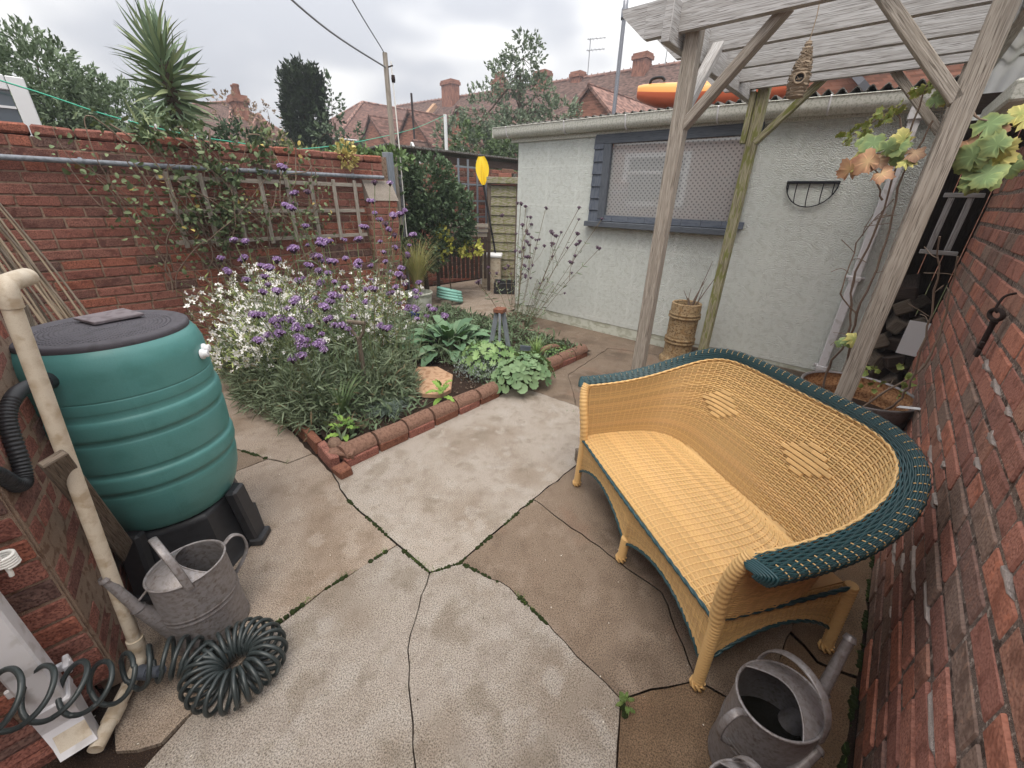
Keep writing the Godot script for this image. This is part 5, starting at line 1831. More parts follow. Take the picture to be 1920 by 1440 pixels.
# ---------------------------------------------------------------- watering cans
func make_can(label: String, at: Vector3, turn: float, r: float, h: float, spout: Array, body: Material, tall: float) -> void:
	var c := thing("watering_can", label, "watering can", at, turn)
	var sx := 1.0
	var sz := 0.86
	var m := Mesher.new()
	m.lathe([Vector2(0.001, 0.012), Vector2(r * 1.04, 0.010), Vector2(r * 1.09, 0.0), Vector2(r * 1.10, 0.012), Vector2(r * 1.07, 0.02), Vector2(r * 1.05, h * 0.45), Vector2(r * 1.07, h * 0.455), Vector2(r * 1.07, h * 0.475), Vector2(r * 1.045, h * 0.48), Vector2(r * 1.045, h * 0.51), Vector2(r * 1.07, h * 0.515), Vector2(r * 1.07, h * 0.535), Vector2(r * 1.04, h * 0.54), Vector2(r, h - 0.006), Vector2(r + 0.004, h - 0.004), Vector2(r + 0.005, h), Vector2(r + 0.001, h + 0.004), Vector2(r - 0.004, h), Vector2(r - 0.003, h - 0.01), Vector2(r * 1.03, 0.05)], 48, Vector3.ZERO, sx, sz)
	put(c, "body", m.mesh(), body)
	var wm := Mesher.new()
	wm.lathe([Vector2(r * 1.03, h * 0.42), Vector2(0.0005, h * 0.42)], 32, Vector3.ZERO, sx, sz)
	put(c, "water", wm.mesh(), mt(hex("#14130f"), 0.06, {"spec": 0.5}))
	# domed half cover on the spout side, its lip cut to a curve
	var P := []
	var A0 := deg_to_rad(104.0)
	for q in 13:
		var t := q / 12.0
		var row := PackedVector3Array()
		for k in 29:
			var u := -1.0 + 2.0 * k / 28.0
			var a := u * A0
			var o := Vector3(cos(a) * r * sx * 0.995, h - 0.002, sin(a) * r * sz * 0.995)
			var l := Vector3(r * (cos(A0) + (0.20 - cos(A0)) * pow(cos(u * PI * 0.5), 0.85)), h + 0.020 * cos(u * PI * 0.5), sin(A0) * r * sz * 0.99 * u)
			var p := o.lerp(l, t)
			p.y += 0.014 * sin(PI * t * 0.7) * cos(u * PI * 0.5)
			row.append(p)
		P.append(row)
	var cm := Mesher.new()
	cm.grid(P, false, false, Vector2(1, 1), true)
	var lip := []
	for p in P[12]:
		lip.append(p)
	cm.tube(lip, 0.0028, 6)
	put(c, "cover", cm.mesh(), body)
	# spout, cone at the root
	var s0: Vector3 = spout[0]
	var s1: Vector3 = spout[1]
	var s2: Vector3 = spout[2]
	var sm := Mesher.new()
	sm.tube([s0, s0.lerp(s1, 0.5), s1], [0.040, 0.030, 0.019], 16)
	sm.tube([s1, s1 + (s2 - s1) * 0.04, s1 + (s2 - s1) * 0.05, s2], [0.019, 0.022, 0.0165, 0.0125], 14, false)
	sm.tube([s2, s2 - (s2 - s1) * 0.08], [0.0125, 0.017], 14, false)
	put(c, "spout", sm.mesh(), body)
	var bm := Mesher.new()
	bm.tube([Vector3(r * 0.96, h - 0.01, 0.0), s1.lerp(s2, 0.12)], 0.004, 6)
	put(c, "brace", bm.mesh(), body)
	# arched carrying handle
	var hp := []
	for q in 21:
		var a := PI * q / 20.0
		hp.append(Vector3(0.26 * r + 0.16 * r * sin(a), h - 0.02 + tall * pow(sin(a), 0.8), cos(a) * r * sz * 1.03))
	var hm := Mesher.new()
	var Hh := []
	for q in 21:
		var d: Vector3 = (hp[mini(q + 1, 20)] - hp[maxi(q - 1, 0)]).normalized()
		var x := Vector3(1, 0, 0)
		var y := d.cross(x).normalized()
		var row := PackedVector3Array()
		for k in 8:
			var a := TAU * k / 8.0
			row.append(hp[q] + x * cos(a) * 0.0125 + y * sin(a) * 0.004)
		Hh.append(row)
	hm.grid(Hh, true, false)
	put(c, "carry_handle", hm.mesh(), body)
	# back loop
	var lp := curve([Vector3(-r * 0.97, h - 0.012, 0), Vector3(-r - 0.035, h + 0.012, 0), Vector3(-r - 0.066, h - 0.02, 0), Vector3(-r - 0.062, h * 0.72, 0), Vector3(-r * 1.03, h * 0.50, 0)], 6)
	var lm := Mesher.new()
	var Lh := []
	for q in lp.size():
		var d: Vector3 = (lp[mini(q + 1, lp.size() - 1)] - lp[maxi(q - 1, 0)]).normalized()
		var y := d.cross(Vector3(0, 0, 1)).normalized()
		var row := PackedVector3Array()
		for k in 8:
			var a := TAU * k / 8.0
			row.append(lp[q] + Vector3(0, 0, 1) * cos(a) * 0.011 + y * sin(a) * 0.004)
		Lh.append(row)
	lm.grid(Lh, true, false)
	put(c, "loop_handle", lm.mesh(), body)

func make_cans() -> void:
	make_can("dull galvanised watering can beside the water butt and coiled hose", Vector3(-1.505, 0, 0.06), -1.40, 0.114, 0.325, [Vector3(0.085, 0.075, 0), Vector3(0.15, 0.26, 0.0), Vector3(0.185, 0.42, 0.03)], M.galv, 0.165)
	make_can("large galvanised watering can with dark water, next to the sofa's front leg", Vector3(0.098, 0, -0.975), 1.05, 0.112, 0.31, [Vector3(0.09, 0.08, 0), Vector3(0.17, 0.25, -0.0), Vector3(0.26, 0.41, -0.04)], M.galv_dark, 0.125)
	make_can("small galvanised watering can at the bottom edge, in front of the large one", Vector3(0.096, 0, -0.70), 0.85, 0.082, 0.285, [Vector3(0.07, 0.07, 0), Vector3(0.15, 0.17, -0.05), Vector3(0.285, 0.235, -0.10)], M.galv, 0.085)
	# coiled hose
	rng.seed = 63
	var h := thing("coil_hose", "black spiral garden hose, half of it coiled into a flat ring", "hose")
	var pts := []
	var path := []
	var C := Vector3(-1.235, 0.060, 0.035)
	for q in 41:
		var a := 2.3 - TAU * 1.0 * q / 40.0
		path.append([C + Vector3(cos(a) * 0.090, 0.0, sin(a) * 0.097), 0.054])
	var tail := curve([path[40][0], Vector3(-1.345, 0.085, 0.135), Vector3(-1.375, 0.11, 0.21), Vector3(-1.365, 0.14, 0.285), Vector3(-1.335, 0.20, 0.35), Vector3(-1.315, 0.28, 0.405), Vector3(-1.28, 0.36, 0.46), Vector3(-1.22, 0.44, 0.53), Vector3(-1.14, 0.52, 0.62)], 8)
	for q in range(1, tail.size()):
		path.append([tail[q], 0.054 + 0.02 * q / tail.size()])
	var axis := PackedVector3Array()
	var rad := PackedFloat32Array()
	var cum := PackedFloat32Array()
	var L := 0.0
	for q in path.size():
		if q > 0:
			L += (path[q][0] as Vector3).distance_to(path[q - 1][0])
		axis.append(path[q][0])
		rad.append(path[q][1])
		cum.append(L)
	var turns := 0.0
	var stp := 2600
	var j := 0
	var Lr: float = cum[40]
	for q in stp + 1:
		var l := L * q / stp
		while j < axis.size() - 2 and cum[j + 1] < l:
			j += 1
		var f := clampf((l - cum[j]) / maxf(cum[j + 1] - cum[j], 1e-5), 0, 1)
		var p := axis[j].lerp(axis[j + 1], f)
		var d := (axis[mini(j + 2, axis.size() - 1)] - axis[maxi(j - 1, 0)]).normalized()
		var x := d.cross(Vector3.UP).normalized()
		var y := x.cross(d)
		var dens := lerpf(42.0, 13.0, smoothstep(Lr * 0.9, Lr + 0.30, l)) * (1.0 + 0.10 * sin(l * 31.0))
		turns += dens * L / stp
		var a := turns * TAU
		var rr := rad[j] * (1.0 + 0.05 * sin(l * 47.0))
		pts.append(p + x * cos(a) * rr + y * sin(a) * rr * 0.98)
	var m := Mesher.new()
	var fine := []
	for q in pts.size():
		fine.append(pts[q])
	m.tube(fine, 0.0070, 7)
	put(h, "hose", m.mesh(), M.hose)
	var cp := Mesher.new()
	cp.tube([Vector3(-1.40, 0.06, 0.245), Vector3(-1.365, 0.075, 0.215)], 0.017, 12)
	cp.tube([Vector3(-1.43, 0.055, 0.27), Vector3(-1.40, 0.06, 0.245)], 0.022, 12)
	put(h, "connector", cp.mesh(), M.slate)

# ---------------------------------------------------------------- right-hand corner: tub, vine, alley
func make_corner() -> void:
	rng.seed = 71
	var t := thing("galvanised_tub", "old galvanised tub planter with a rusty inside behind the sofa", "tub", Vector3(-0.03, 0, -3.21))
	var m := Mesher.new()
	var prof := [Vector2(0.22, 0.0), Vector2(0.235, 0.0)]
	for q in 25:
		var y := 0.02 + q * 0.017
		prof.append(Vector2(0.235 + 0.06 * y / 0.45 + 0.005 * sin(y * 64.0), y))
	prof.append(Vector2(0.302, 0.452)); prof.append(Vector2(0.304, 0.462)); prof.append(Vector2(0.296, 0.466)); prof.append(Vector2(0.288, 0.455))
	m.lathe(prof, 56)
	put(t, "tub", m.mesh(), M.galv_dark)
	var mi := Mesher.new()
	var pi := []
	for q in 14:
		var y := 0.455 - q * 0.012
		pi.append(Vector2(0.288 - 0.004 * q * 0.4 + 0.005 * sin(y * 64.0), y))
	mi.lathe(pi, 56)
	put(t, "inner_face", mi.mesh(), M.tub_in)
	var so := Mesher.new()
	so.lathe([Vector2(0.29, 0.30), Vector2(0.2, 0.315), Vector2(0.1, 0.31), Vector2(0.001, 0.32)], 30)
	put(t, "soil", so.mesh(), M.soil)
	var lb := Mesher.new()
	lb.bar(Vector3(0.20, 0.46, 0.18), Vector3(0.29, 0.50, 0.235), 0.03, 0.004, Vector3(0.2, 0.9, 0.3), 0.001)
	solo("plant_label", "white plastic plant label sticking out of the galvanised tub", "label", lb.mesh(), M.white, Vector3(-0.03, 0.02, -3.21))

	# the vine
	var v := thing("grape_vine", "grape vine with yellowing and reddened leaves climbing the right pergola post", "vine", Vector3(-0.03, 0.3, -3.21))
	var O := Vector3(-0.03, 0.3, -3.21)
	var stems := [
		[Vector3(-0.17, 0.31, -3.15), Vector3(-0.20, 0.6, -3.08), Vector3(-0.16, 0.85, -2.95), Vector3(-0.22, 1.15, -2.85), Vector3(-0.20, 1.45, -2.75), Vector3(-0.21, 1.75, -2.68), Vector3(-0.20, 1.98, -2.62)],
		[Vector3(-0.06, 0.31, -3.2), Vector3(-0.12, 0.65, -3.05), Vector3(-0.15, 1.0, -2.8), Vector3(-0.14, 1.3, -2.72), Vector3(-0.17, 1.6, -2.66), Vector3(-0.14, 1.85, -2.62)],
		[Vector3(0.05, 0.31, -3.2), Vector3(0.14, 0.45, -3.05), Vector3(0.17, 0.62, -2.98), Vector3(0.15, 0.85, -2.95), Vector3(0.10, 1.15, -2.92), Vector3(0.03, 1.4, -2.85)],
		[Vector3(-0.02, 0.31, -3.1), Vector3(0.08, 0.50, -3.1), Vector3(0.20, 0.72, -3.15), Vector3(0.19, 1.0, -3.2), Vector3(0.13, 1.3, -3.15)],
		[Vector3(-0.16, 1.0, -2.82), Vector3(-0.24, 1.1, -2.74), Vector3(-0.25, 1.35, -2.72), Vector3(-0.20, 1.5, -2.66)],
		[Vector3(-0.20, 1.75, -2.68), Vector3(-0.28, 1.9, -2.70), Vector3(-0.38, 1.86, -2.75), Vector3(-0.46, 1.80, -2.80)],
		[Vector3(-0.10, 1.9, -2.6), Vector3(-0.02, 1.85, -2.56), Vector3(0.06, 1.78, -2.58), Vector3(0.10, 1.70, -2.60)],
		[Vector3(-0.22, 1.55, -2.72), Vector3(-0.27, 1.66, -2.66), Vector3(-0.30, 1.72, -2.62)]]
	for q in stems.size():
		var s := Mesher.new()
		var pts := []
		for p in curve(stems[q], 5):
			pts.append(p - O + Vector3(R(-0.006, 0.006), R(-0.004, 0.004), R(-0.006, 0.006)))
		var rad := []
		for k in pts.size():
			rad.append((0.0068 if q < 4 else 0.004) * (1.0 - 0.55 * k / pts.size()) * (1.25 if k % 5 == 0 else 1.0))
		s.tube(pts, rad, 7)
		put(v, "stem", s.mesh(), M.vine_stem)
	for q in 26:
		var st: Array = stems[rng.randi() % 5]
		var k := rng.randi() % (st.size() - 1)
		var p: Vector3 = (st[k] as Vector3).lerp(st[k + 1], R(0, 1)) - O
		var d := (rdir() * Vector3(1, 0.5, 1) + Vector3(0, 0.3, 0)).normalized()
		var s := Mesher.new()
		s.tube(curve([p, p + d * R(0.03, 0.06) + rdir() * 0.01, p + d * R(0.06, 0.13) + rdir() * 0.03], 4), 0.0018, 5)
		put(v, "twig", s.mesh(), M.vine_stem)
	var tone := {"g": ["#a9b577", "#82996a"], "y": ["#d6c87f", "#a3ad68"], "r": ["#b98570", "#cdb086"], "b": ["#94705f", "#b89c7c"]}
	var spots := [[-0.33, 1.70, -2.60, 0.075, "y"], [-0.36, 1.655, -2.60, 0.07, "r"], [-0.29, 1.685, -2.56, 0.075, "r"], [-0.26, 1.72, -2.60, 0.07, "b"], [-0.31, 1.76, -2.60, 0.07, "g"], [-0.24, 1.755, -2.58, 0.065, "g"], [-0.20, 1.79, -2.58, 0.06, "y"], [-0.25, 1.66, -2.58, 0.06, "r"], [-0.17, 1.725, -2.57, 0.055, "b"], [-0.165, 1.69, -2.56, 0.05, "y"], [-0.21, 1.74, -2.62, 0.06, "g"], [-0.155, 1.90, -2.56, 0.045, "g"], [-0.135, 1.93, -2.6, 0.05, "y"], [-0.13, 1.965, -2.62, 0.045, "y"],
		[0.015, 1.80, -2.55, 0.075, "g"], [0.035, 1.775, -2.56, 0.06, "r"], [0.05, 1.73, -2.55, 0.085, "g"], [0.03, 1.69, -2.54, 0.08, "g"], [0.06, 1.65, -2.57, 0.085, "g"], [0.10, 1.69, -2.6, 0.07, "y"], [0.11, 1.725, -2.58, 0.06, "y"], [0.125, 1.66, -2.62, 0.06, "g"], [0.11, 1.815, -2.58, 0.06, "y"], [0.085, 1.84, -2.6, 0.055, "y"], [0.015, 1.745, -2.57, 0.06, "r"], [0.04, 1.62, -2.56, 0.07, "g"], [-0.125, 0.90, -2.62, 0.06, "y"], [-0.14, 0.88, -2.62, 0.045, "g"]]
	for e in spots:
		for twice in (2 if e[4] == "g" else 1):
			var off := rdir() * 0.035 * twice
			var lm := grape_leaf(e[3] * (0.74 - 0.16 * twice), lin(tone[e[4]][0]), lin(tone[e[4]][1]), e[4] == "g")
			var look := (Vector3(0, 1.52, 0) - Vector3(e[0], e[1], e[2])).normalized() + rdir() * 0.55 + Vector3(0, 0.35, 0)
			put(v, "leaf", lm, M.leaf, Transform3D(Basis(Vector3(0, 1, 0).cross(look).normalized(), look.cross(Vector3(0, 1, 0).cross(look)).normalized(), look.normalized()) * Basis(Vector3(0, 0, 1), R(-2.2, 2.2)), Vector3(e[0], e[1], e[2]) - O + off))
	for q in 46:
		var p := Vector3(-0.46, 1.80, -2.80).lerp(Vector3(-0.16, 2.0, -2.6), R(0, 1)) + rdir() * 0.03
		var lm := grape_leaf(R(0.012, 0.024), lin("#b3ab6a"), lin("#8b9a55"), true)
		put(v, "young_leaf", lm, M.leaf, Transform3D(along(rdir(), R(0, 6)), p - O))
	for q in 22:
		var p := Vector3(0.07, 0.60, -3.1) + rdir() * Vector3(0.12, 0.10, 0.1)
		var lm := grape_leaf(R(0.012, 0.022), lin("#a5a860"), lin("#7d9050"), true)
		put(v, "young_leaf", lm, M.leaf, Transform3D(along(rdir(), R(0, 6)), p - O))

	# chimney pot planter with a few bare twigs
	var c := thing("chimney_pot", "tall buff clay chimney pot with ribbed bands standing by the shed wall", "chimney pot", Vector3(-1.52, 0, -4.06))
	var cm := Mesher.new()
	cm.lathe([Vector2(0.165, 0), Vector2(0.168, 0.03), Vector2(0.15, 0.05), Vector2(0.135, 0.07), Vector2(0.135, 0.20), Vector2(0.148, 0.205), Vector2(0.148, 0.222), Vector2(0.139, 0.226), Vector2(0.139, 0.236), Vector2(0.148, 0.24), Vector2(0.148, 0.256), Vector2(0.136, 0.262), Vector2(0.138, 0.46), Vector2(0.152, 0.466), Vector2(0.152, 0.482), Vector2(0.142, 0.486), Vector2(0.142, 0.494), Vector2(0.150, 0.498), Vector2(0.150, 0.512), Vector2(0.140, 0.518), Vector2(0.140, 0.605), Vector2(0.136, 0.612), Vector2(0.118, 0.612), Vector2(0.115, 0.60), Vector2(0.115, 0.50)], 40)
	put(c, "pot", cm.mesh(), M.terracotta)
	var cs := Mesher.new()
	cs.lathe([Vector2(0.116, 0.545), Vector2(0.06, 0.555), Vector2(0.001, 0.55)], 20)
	put(c, "soil", cs.mesh(), M.soil)
	var dry := thing("dead_shrub", "bare dry twigs growing from the clay chimney pot", "plant", Vector3(-1.52, 0.55, -4.06))
	for q in 9:
		var tm := Mesher.new()
		var b := Vector3(0.05 + R(-0.02, 0.02), 0, 0.0 + R(-0.02, 0.02))
		var lean := Vector3(R(0.03, 0.22), R(0.2, 0.55), R(-0.05, 0.1)) if q > 3 else Vector3(R(-0.12, 0.0), R(0.1, 0.2), R(-0.04, 0.05))
		tm.tube(curve([b, b + lean * 0.4 + rdir() * 0.015, b + lean], 5), [0.006, 0.006, 0.005, 0.005, 0.005, 0.004, 0.004, 0.003, 0.003, 0.002, 0.002], 6)
		put(dry, "twig", tm.mesh(), M.vine_stem)

	# rusty key on its hook
	var k := thing("iron_key", "big rusty iron key hanging on the right brick wall", "key", Vector3(0.262, 1.185, -2.19), 0.04)
	var km := Mesher.new()
	var ring := []
	for q in 25:
		var a := TAU * q / 24.0
		ring.append(Vector3(-0.012 + 0.012 * sin(a), 0.0 + cos(a) * 0.018, sin(a) * 0.032))
	km.tube(ring, 0.007, 10)
	put(k, "bow", km.mesh(), M.iron)
	var ks := Mesher.new()
	ks.tube([Vector3(-0.008, -0.016, 0), Vector3(-0.008, -0.03, 0), Vector3(-0.008, -0.034, 0), Vector3(-0.008, -0.15, 0)], [0.011, 0.011, 0.0085, 0.0085], 10)
	put(k, "shank", ks.mesh(), M.iron)
	var kb := Mesher.new()
	kb.box(Vector3(-0.012, -0.135, 0.026), Vector3(0.010, 0.026, 0.04), Basis.IDENTITY, 0.002)
	kb.box(Vector3(-0.012, -0.104, 0.022), Vector3(0.010, 0.018, 0.03), Basis.IDENTITY, 0.002)
	put(k, "bit", kb.mesh(), M.iron)
	var kh := Mesher.new()
	kh.tube(curve([Vector3(0.012, 0.075, -0.03), Vector3(-0.012, 0.06, -0.022), Vector3(-0.02, 0.02, -0.005), Vector3(-0.012, 0.008, 0.004)], 4), 0.004, 6)
	solo("wall_hook", "thin black iron hook in the brick wall holding the rusty key", "hook", kh.mesh(), M.iron, Vector3(0.262, 1.185, -2.19), 0.04)

	# the roofed alley between shed and wall, full of logs
	var al := thing("alley_roof", "white corrugated sheet roof with a grey gutter over the alley beside the shed", "roof", Vector3(0, 0, 0))
	var rp := []
	for z in [-2.75, -6.4]:
		var row := PackedVector3Array()
		for q in 61:
			var x := -0.16 + 0.75 * q / 60.0
			row.append(Vector3(x + (0.0 if z < -3 else 0.06), 2.27 + 0.015 * cos(x * TAU / 0.076) + 0.16 * (x + 0.16), z - 0.6))
		rp.append(row)
	var am := Mesher.new()
	am.grid(rp)
	put(al, "sheet", am.mesh(), M.poly_sheet)
	var ag := Mesher.new()
	ag.bar(Vector3(0.10, 2.02, -3.2), Vector3(0.03, 2.06, -4.3), 0.09, 0.09, Vector3.UP, 0.01)
	put(al, "gutter", ag.mesh(), M.gutter)
	var af := Mesher.new()
	af.box(Vector3(0.06, 2.13, -4.30), Vector3(0.42, 0.11, 0.04), Basis.IDENTITY, 0.004)
	put(al, "fascia_board", af.mesh(), M.dark_wood)
	var dk := thing("alley_shade_boards", "dark boards standing in for the deep shade at the end of the log alley", "screen", Vector3(0, 0, 0))  # dark boards put in for the deep shade of the alley
	for q in 5:
		var bm := Mesher.new()
		bm.box(Vector3(-0.15 + 0.115 * q, 1.1, -5.6), Vector3(0.11, 2.2, 0.02), Basis.IDENTITY, 0.003)
		put(dk, "board", bm.mesh(), M.dark_wood)
	var far := Mesher.new()
	far.box(Vector3(0.33, 1.15, -5.0), Vector3(0.06, 2.3, 1.4), Basis.IDENTITY, 0.004)
	put(dk, "side_panel", far.mesh(), M.dark_wood)
	var lp := [[-0.06, 0.07, -4.40, 0.5], [0.06, 0.08, -4.42, 1.1], [0.15, 0.07, -4.46, 0.2], [-0.09, 0.20, -4.5, 0.9], [0.03, 0.22, -4.46, 0.1], [0.13, 0.21, -4.5, 0.6], [-0.05, 0.35, -4.52, 1.3], [0.07, 0.36, -4.48, 0.4], [0.15, 0.34, -4.55, 1.0], [-0.02, 0.50, -4.5, 0.7], [0.10, 0.51, -4.55, 0.0], [0.02, 0.65, -4.6, 1.2], [0.13, 0.65, -4.6, 0.5], [0.06, 0.80, -4.62, 0.75], [0.0, 0.93, -4.66, 0.3]]
	for li in lp.size():
		var e: Array = lp[li]
		var lm := Mesher.new()
		lm.box(Vector3.ZERO, Vector3(0.12, 0.095, 0.34), Basis(Vector3.UP, R(-0.5, 0.5)) * Basis(Vector3(0, 0, 1), e[3]) * Basis(Vector3.RIGHT, R(-0.25, 0.25)), 0.012, R(0, 5), 0.02)
		solo("firewood_log", "split log in the firewood stack, %s" % ["bottom left", "bottom middle", "bottom right against the wall", "second layer, left", "second layer, middle", "second layer, right", "third layer, left", "third layer, middle", "third layer, right", "fourth layer, left", "fourth layer, right", "fifth layer, left", "fifth layer, right", "just under the topmost log", "topmost of the pile"][li], "log", lm.mesh(), M.old_wood if e[3] > 0.45 else M.dark_wood, Vector3(e[0], e[1], e[2]), 0.0, "split logs in the alley")
	var rk := thing("wooden_rack", "small grey wooden rack with two uprights hung above the logs", "rack", Vector3(0.075, 1.42, -4.33))
	for y in [-0.19, 0.185]:
		var q := Mesher.new()
		q.box(Vector3(0, y, 0.0), Vector3(0.20, 0.028, 0.03), Basis.IDENTITY, 0.003)
		put(rk, "rail", q.mesh(), M.grey_wood)
	for x in [-0.055, 0.04]:
		var q := Mesher.new()
		q.box(Vector3(x, 0, -0.01), Vector3(0.034, 0.36, 0.02), Basis.IDENTITY, 0.003)
		put(rk, "upright", q.mesh(), M.grey_wood)
	var sg := Mesher.new()
	sg.box(Vector3(0, 0, 0), Vector3(0.13, 0.26, 0.006), Basis.IDENTITY, 0.001)
	for q in 5:
		sg.box(Vector3(0.0, 0.09 - q * 0.035, 0.0038), Vector3(0.07 - 0.01 * (q % 3), 0.004, 0.001))
	solo("white_card", "curled white printed card standing among the logs beside the wall", "card", sg.mesh(), M.white, Vector3(0.15, 0.62, -4.22), -0.1)

# a five-lobed, toothed, cupped leaf facing +z, stalk down
func grape_leaf(r: float, c0: Color, c1: Color, green: bool) -> ArrayMesh:
	var m := Mesher.new()
	var n := 40
	var ph := R(0, 6)
	var ring := []
	var mid := []
	for k in n:
		var a := -PI * 0.5 + TAU * k / n
		var lob := 0.72 + 0.28 * absf(cos((a + PI * 0.5) * 2.5)) + (0.07 if k % 2 == 0 else -0.03)
		if k == 0:
			lob = 0.25
		elif k == 1 or k == n - 1:
			lob = 0.66
		var rr := r * lob * R(0.94, 1.06)
		var z := -0.28 * r * lob * lob + 0.15 * r * sin(a * 5 + ph) + 0.14 * r * sin(a * 2 + ph) + 0.05 * r * sin(a * 11 + ph)
		ring.append(Vector3(cos(a) * rr, sin(a) * rr + r * 0.35, z))
		mid.append(Vector3(cos(a) * rr * 0.55, sin(a) * rr * 0.55 + r * 0.35, z * 0.2 + (0.03 * r if k % 8 == 4 else -0.02 * r)))
	var cen := Vector3(0, r * 0.35, 0.02 * r)
	var k0 := m.v.size()
	m.col = c1
	m.vert(cen, Vector3(0, 0, 1), Vector2.ZERO)
	for k in n:
		m.col = (c1 if green else c0.lerp(c1, 0.5)) * (R(0.85, 1.0) if k % 8 != 4 else 1.5)
		m.vert(mid[k], Vector3(mid[k].x / r * 0.5, 0, 1).normalized(), Vector2.ZERO)
	for k in n:
		m.col = c0.lerp(c1, R(0, 0.45)) * R(0.8, 1.1)
		m.vert(ring[k], Vector3(ring[k].x / r * 0.9, 0.1, 1).normalized(), Vector2.ZERO)
	for k in n:
		var k2 := (k + 1) % n
		m.i.append_array(PackedInt32Array([k0, k0 + 1 + k2, k0 + 1 + k]))
		m.i.append_array(PackedInt32Array([k0 + 1 + k, k0 + 1 + k2, k0 + 1 + n + k2, k0 + 1 + k, k0 + 1 + n + k2, k0 + 1 + n + k]))
	m.col = Color(1, 1, 1)
	return m.mesh()

# ---------------------------------------------------------------- leaves, flowers and plants
# a leaf lying along +y, its face to +z; w half width, fold lifts the edges, bend droops the tip
func leaf_mesh(l: float, w: float, fold := 0.3, bend := 0.2, round_tip := false) -> ArrayMesh:
	var m := Mesher.new()
	var segs := 4
	var prof := [0.18, 0.9, 1.0, 0.62, 0.04] if not round_tip else [0.3, 0.9, 1.05, 0.9, 0.3]
	var P := []
	for q in segs + 1:
		var t := float(q) / segs
		var hw: float = w * prof[q]
		var z := -bend * l * t * t
		P.append(PackedVector3Array([Vector3(-hw, t * l, z + fold * hw), Vector3(0, t * l, z), Vector3(hw, t * l, z + fold * hw)]))
	m.grid(P)
	return m.mesh()

func tiny_leaf(l: float, w: float) -> ArrayMesh:
	var m := Mesher.new()
	m.tri(Vector3(0, 0, 0), Vector3(w, l * 0.5, w * 0.3), Vector3(0, l, -l * 0.12))
	m.tri(Vector3(0, 0, 0), Vector3(0, l, -l * 0.12), Vector3(-w, l * 0.5, w * 0.3))
	return m.mesh()

func mix(a: String, b: String) -> Color:
	return lin(a).lerp(lin(b), R(0, 1)) * R(0.8, 1.15)

# leaves filling lumps [centre, radius vector]; most sit near each lump's skin, in sprays
func crown(parent: Node, called: String, lumps: Array, count: int, mesh: Mesh, ca: String, cb: String, up := 0.3, s0 := 0.7, s1 := 1.25) -> void:
	var xf := []
	var cols := []
	var vol := 0.0
	for L in lumps:
		vol += pow((L[1] as Vector3).length(), 2.0)
	for L in lumps:
		var n := int(count * pow((L[1] as Vector3).length(), 2.0) / vol / 7.0) + 1
		for q in n:
			var d := rdir()
			var r := pow(R(0.25, 1.0), 0.45)
			var c: Vector3 = L[0] + d * (L[1] as Vector3) * r
			var tone := mix(ca, cb)
			var g := (d + Vector3(0, up, 0) + rdir() * 0.5).normalized()
			for k in 7:
				var dd := (g + rdir() * 0.75).normalized()
				var s := R(s0, s1)
				xf.append(Transform3D(along(dd, R(0, TAU)) * Basis.from_scale(Vector3.ONE * s), c + g * (k * 0.16 * s) * (mesh.get_aabb().size.y) + rdir() * mesh.get_aabb().size.y * 0.35))
				cols.append(tone * R(0.85, 1.15))
	scatter(parent, called, mesh, M.leaf, xf, cols)

func tree(called: String, label: String, cat: String, at: Vector3, trunk_h: float, trunk_r: float, lumps: Array, count: int, mesh: Mesh, ca: String, cb: String, group := "", up := 0.3) -> Node3D:
	var t := thing(called, label, cat, at, 0.0, group)
	var m := Mesher.new()
	var topp := Vector3(R(-0.1, 0.1), trunk_h, R(-0.1, 0.1))
	m.tube([Vector3(0, -0.05, 0), topp * 0.5 + Vector3(0.04, 0, 0.03), topp], [trunk_r, trunk_r * 0.75, trunk_r * 0.5], 9)
	for L in lumps:
		var c: Vector3 = L[0]
		var st := topp * R(0.55, 1.0)
		m.tube(curve([st, st.lerp(c, 0.5) + rdir() * 0.12 * c.distance_to(st), c], 4), [trunk_r * 0.42, trunk_r * 0.38, trunk_r * 0.33, trunk_r * 0.3, trunk_r * 0.25, trunk_r * 0.2, trunk_r * 0.16, trunk_r * 0.12, trunk_r * 0.08], 6)
		for q in 5:
			var e: Vector3 = c + rdir() * (L[1] as Vector3) * 0.85
			m.tube([c, c.lerp(e, 0.5) + rdir() * 0.05, e], [trunk_r * 0.14, trunk_r * 0.09, trunk_r * 0.03], 4)
	put(t, "trunk", m.mesh(), M.bark)
	crown(t, "crown", lumps, count, mesh, ca, cb, up)
	return t

# a domed head of little four-petalled florets
func verbena_head(r: float, hues: Array) -> ArrayMesh:
	var m := Mesher.new()
	m.col = lin("#4a3a48")
	m.lathe([Vector2(0.001, -r * 0.9), Vector2(r * 0.35, -r * 0.6), Vector2(r * 0.6, -r * 0.1), Vector2(r * 0.5, r * 0.3), Vector2(0.001, r * 0.45)], 7)
	var n := 26
	for q in n:
		var y := 1.0 - 1.05 * (q + 0.5) / n
		var a := q * 2.39996
		var s := sqrt(maxf(1.0 - y * y, 0.0))
		var d := Vector3(cos(a) * s, y * 0.75 + 0.1, sin(a) * s)
		var c := d * r * R(0.85, 1.1)
		var N := d.normalized()
		var x := N.cross(Vector3(0.3, 0.8, 0.5)).normalized()
		var z := N.cross(x)
		m.col = lin(hues[q % hues.size()]) * R(0.75, 1.2)
		var w := r * 0.27
		for k in 4:
			var b := TAU * k / 4.0 + q
			var e := (x * cos(b) + z * sin(b)) * w
			var f := (x * cos(b + 1.2) + z * sin(b + 1.2)) * w
			m.tri(c - N * 0.002, c + e + N * 0.002, c + f + N * 0.002)
	m.col = Color(1, 1, 1)
	return m.mesh()

var heads := []
var dry_heads := []

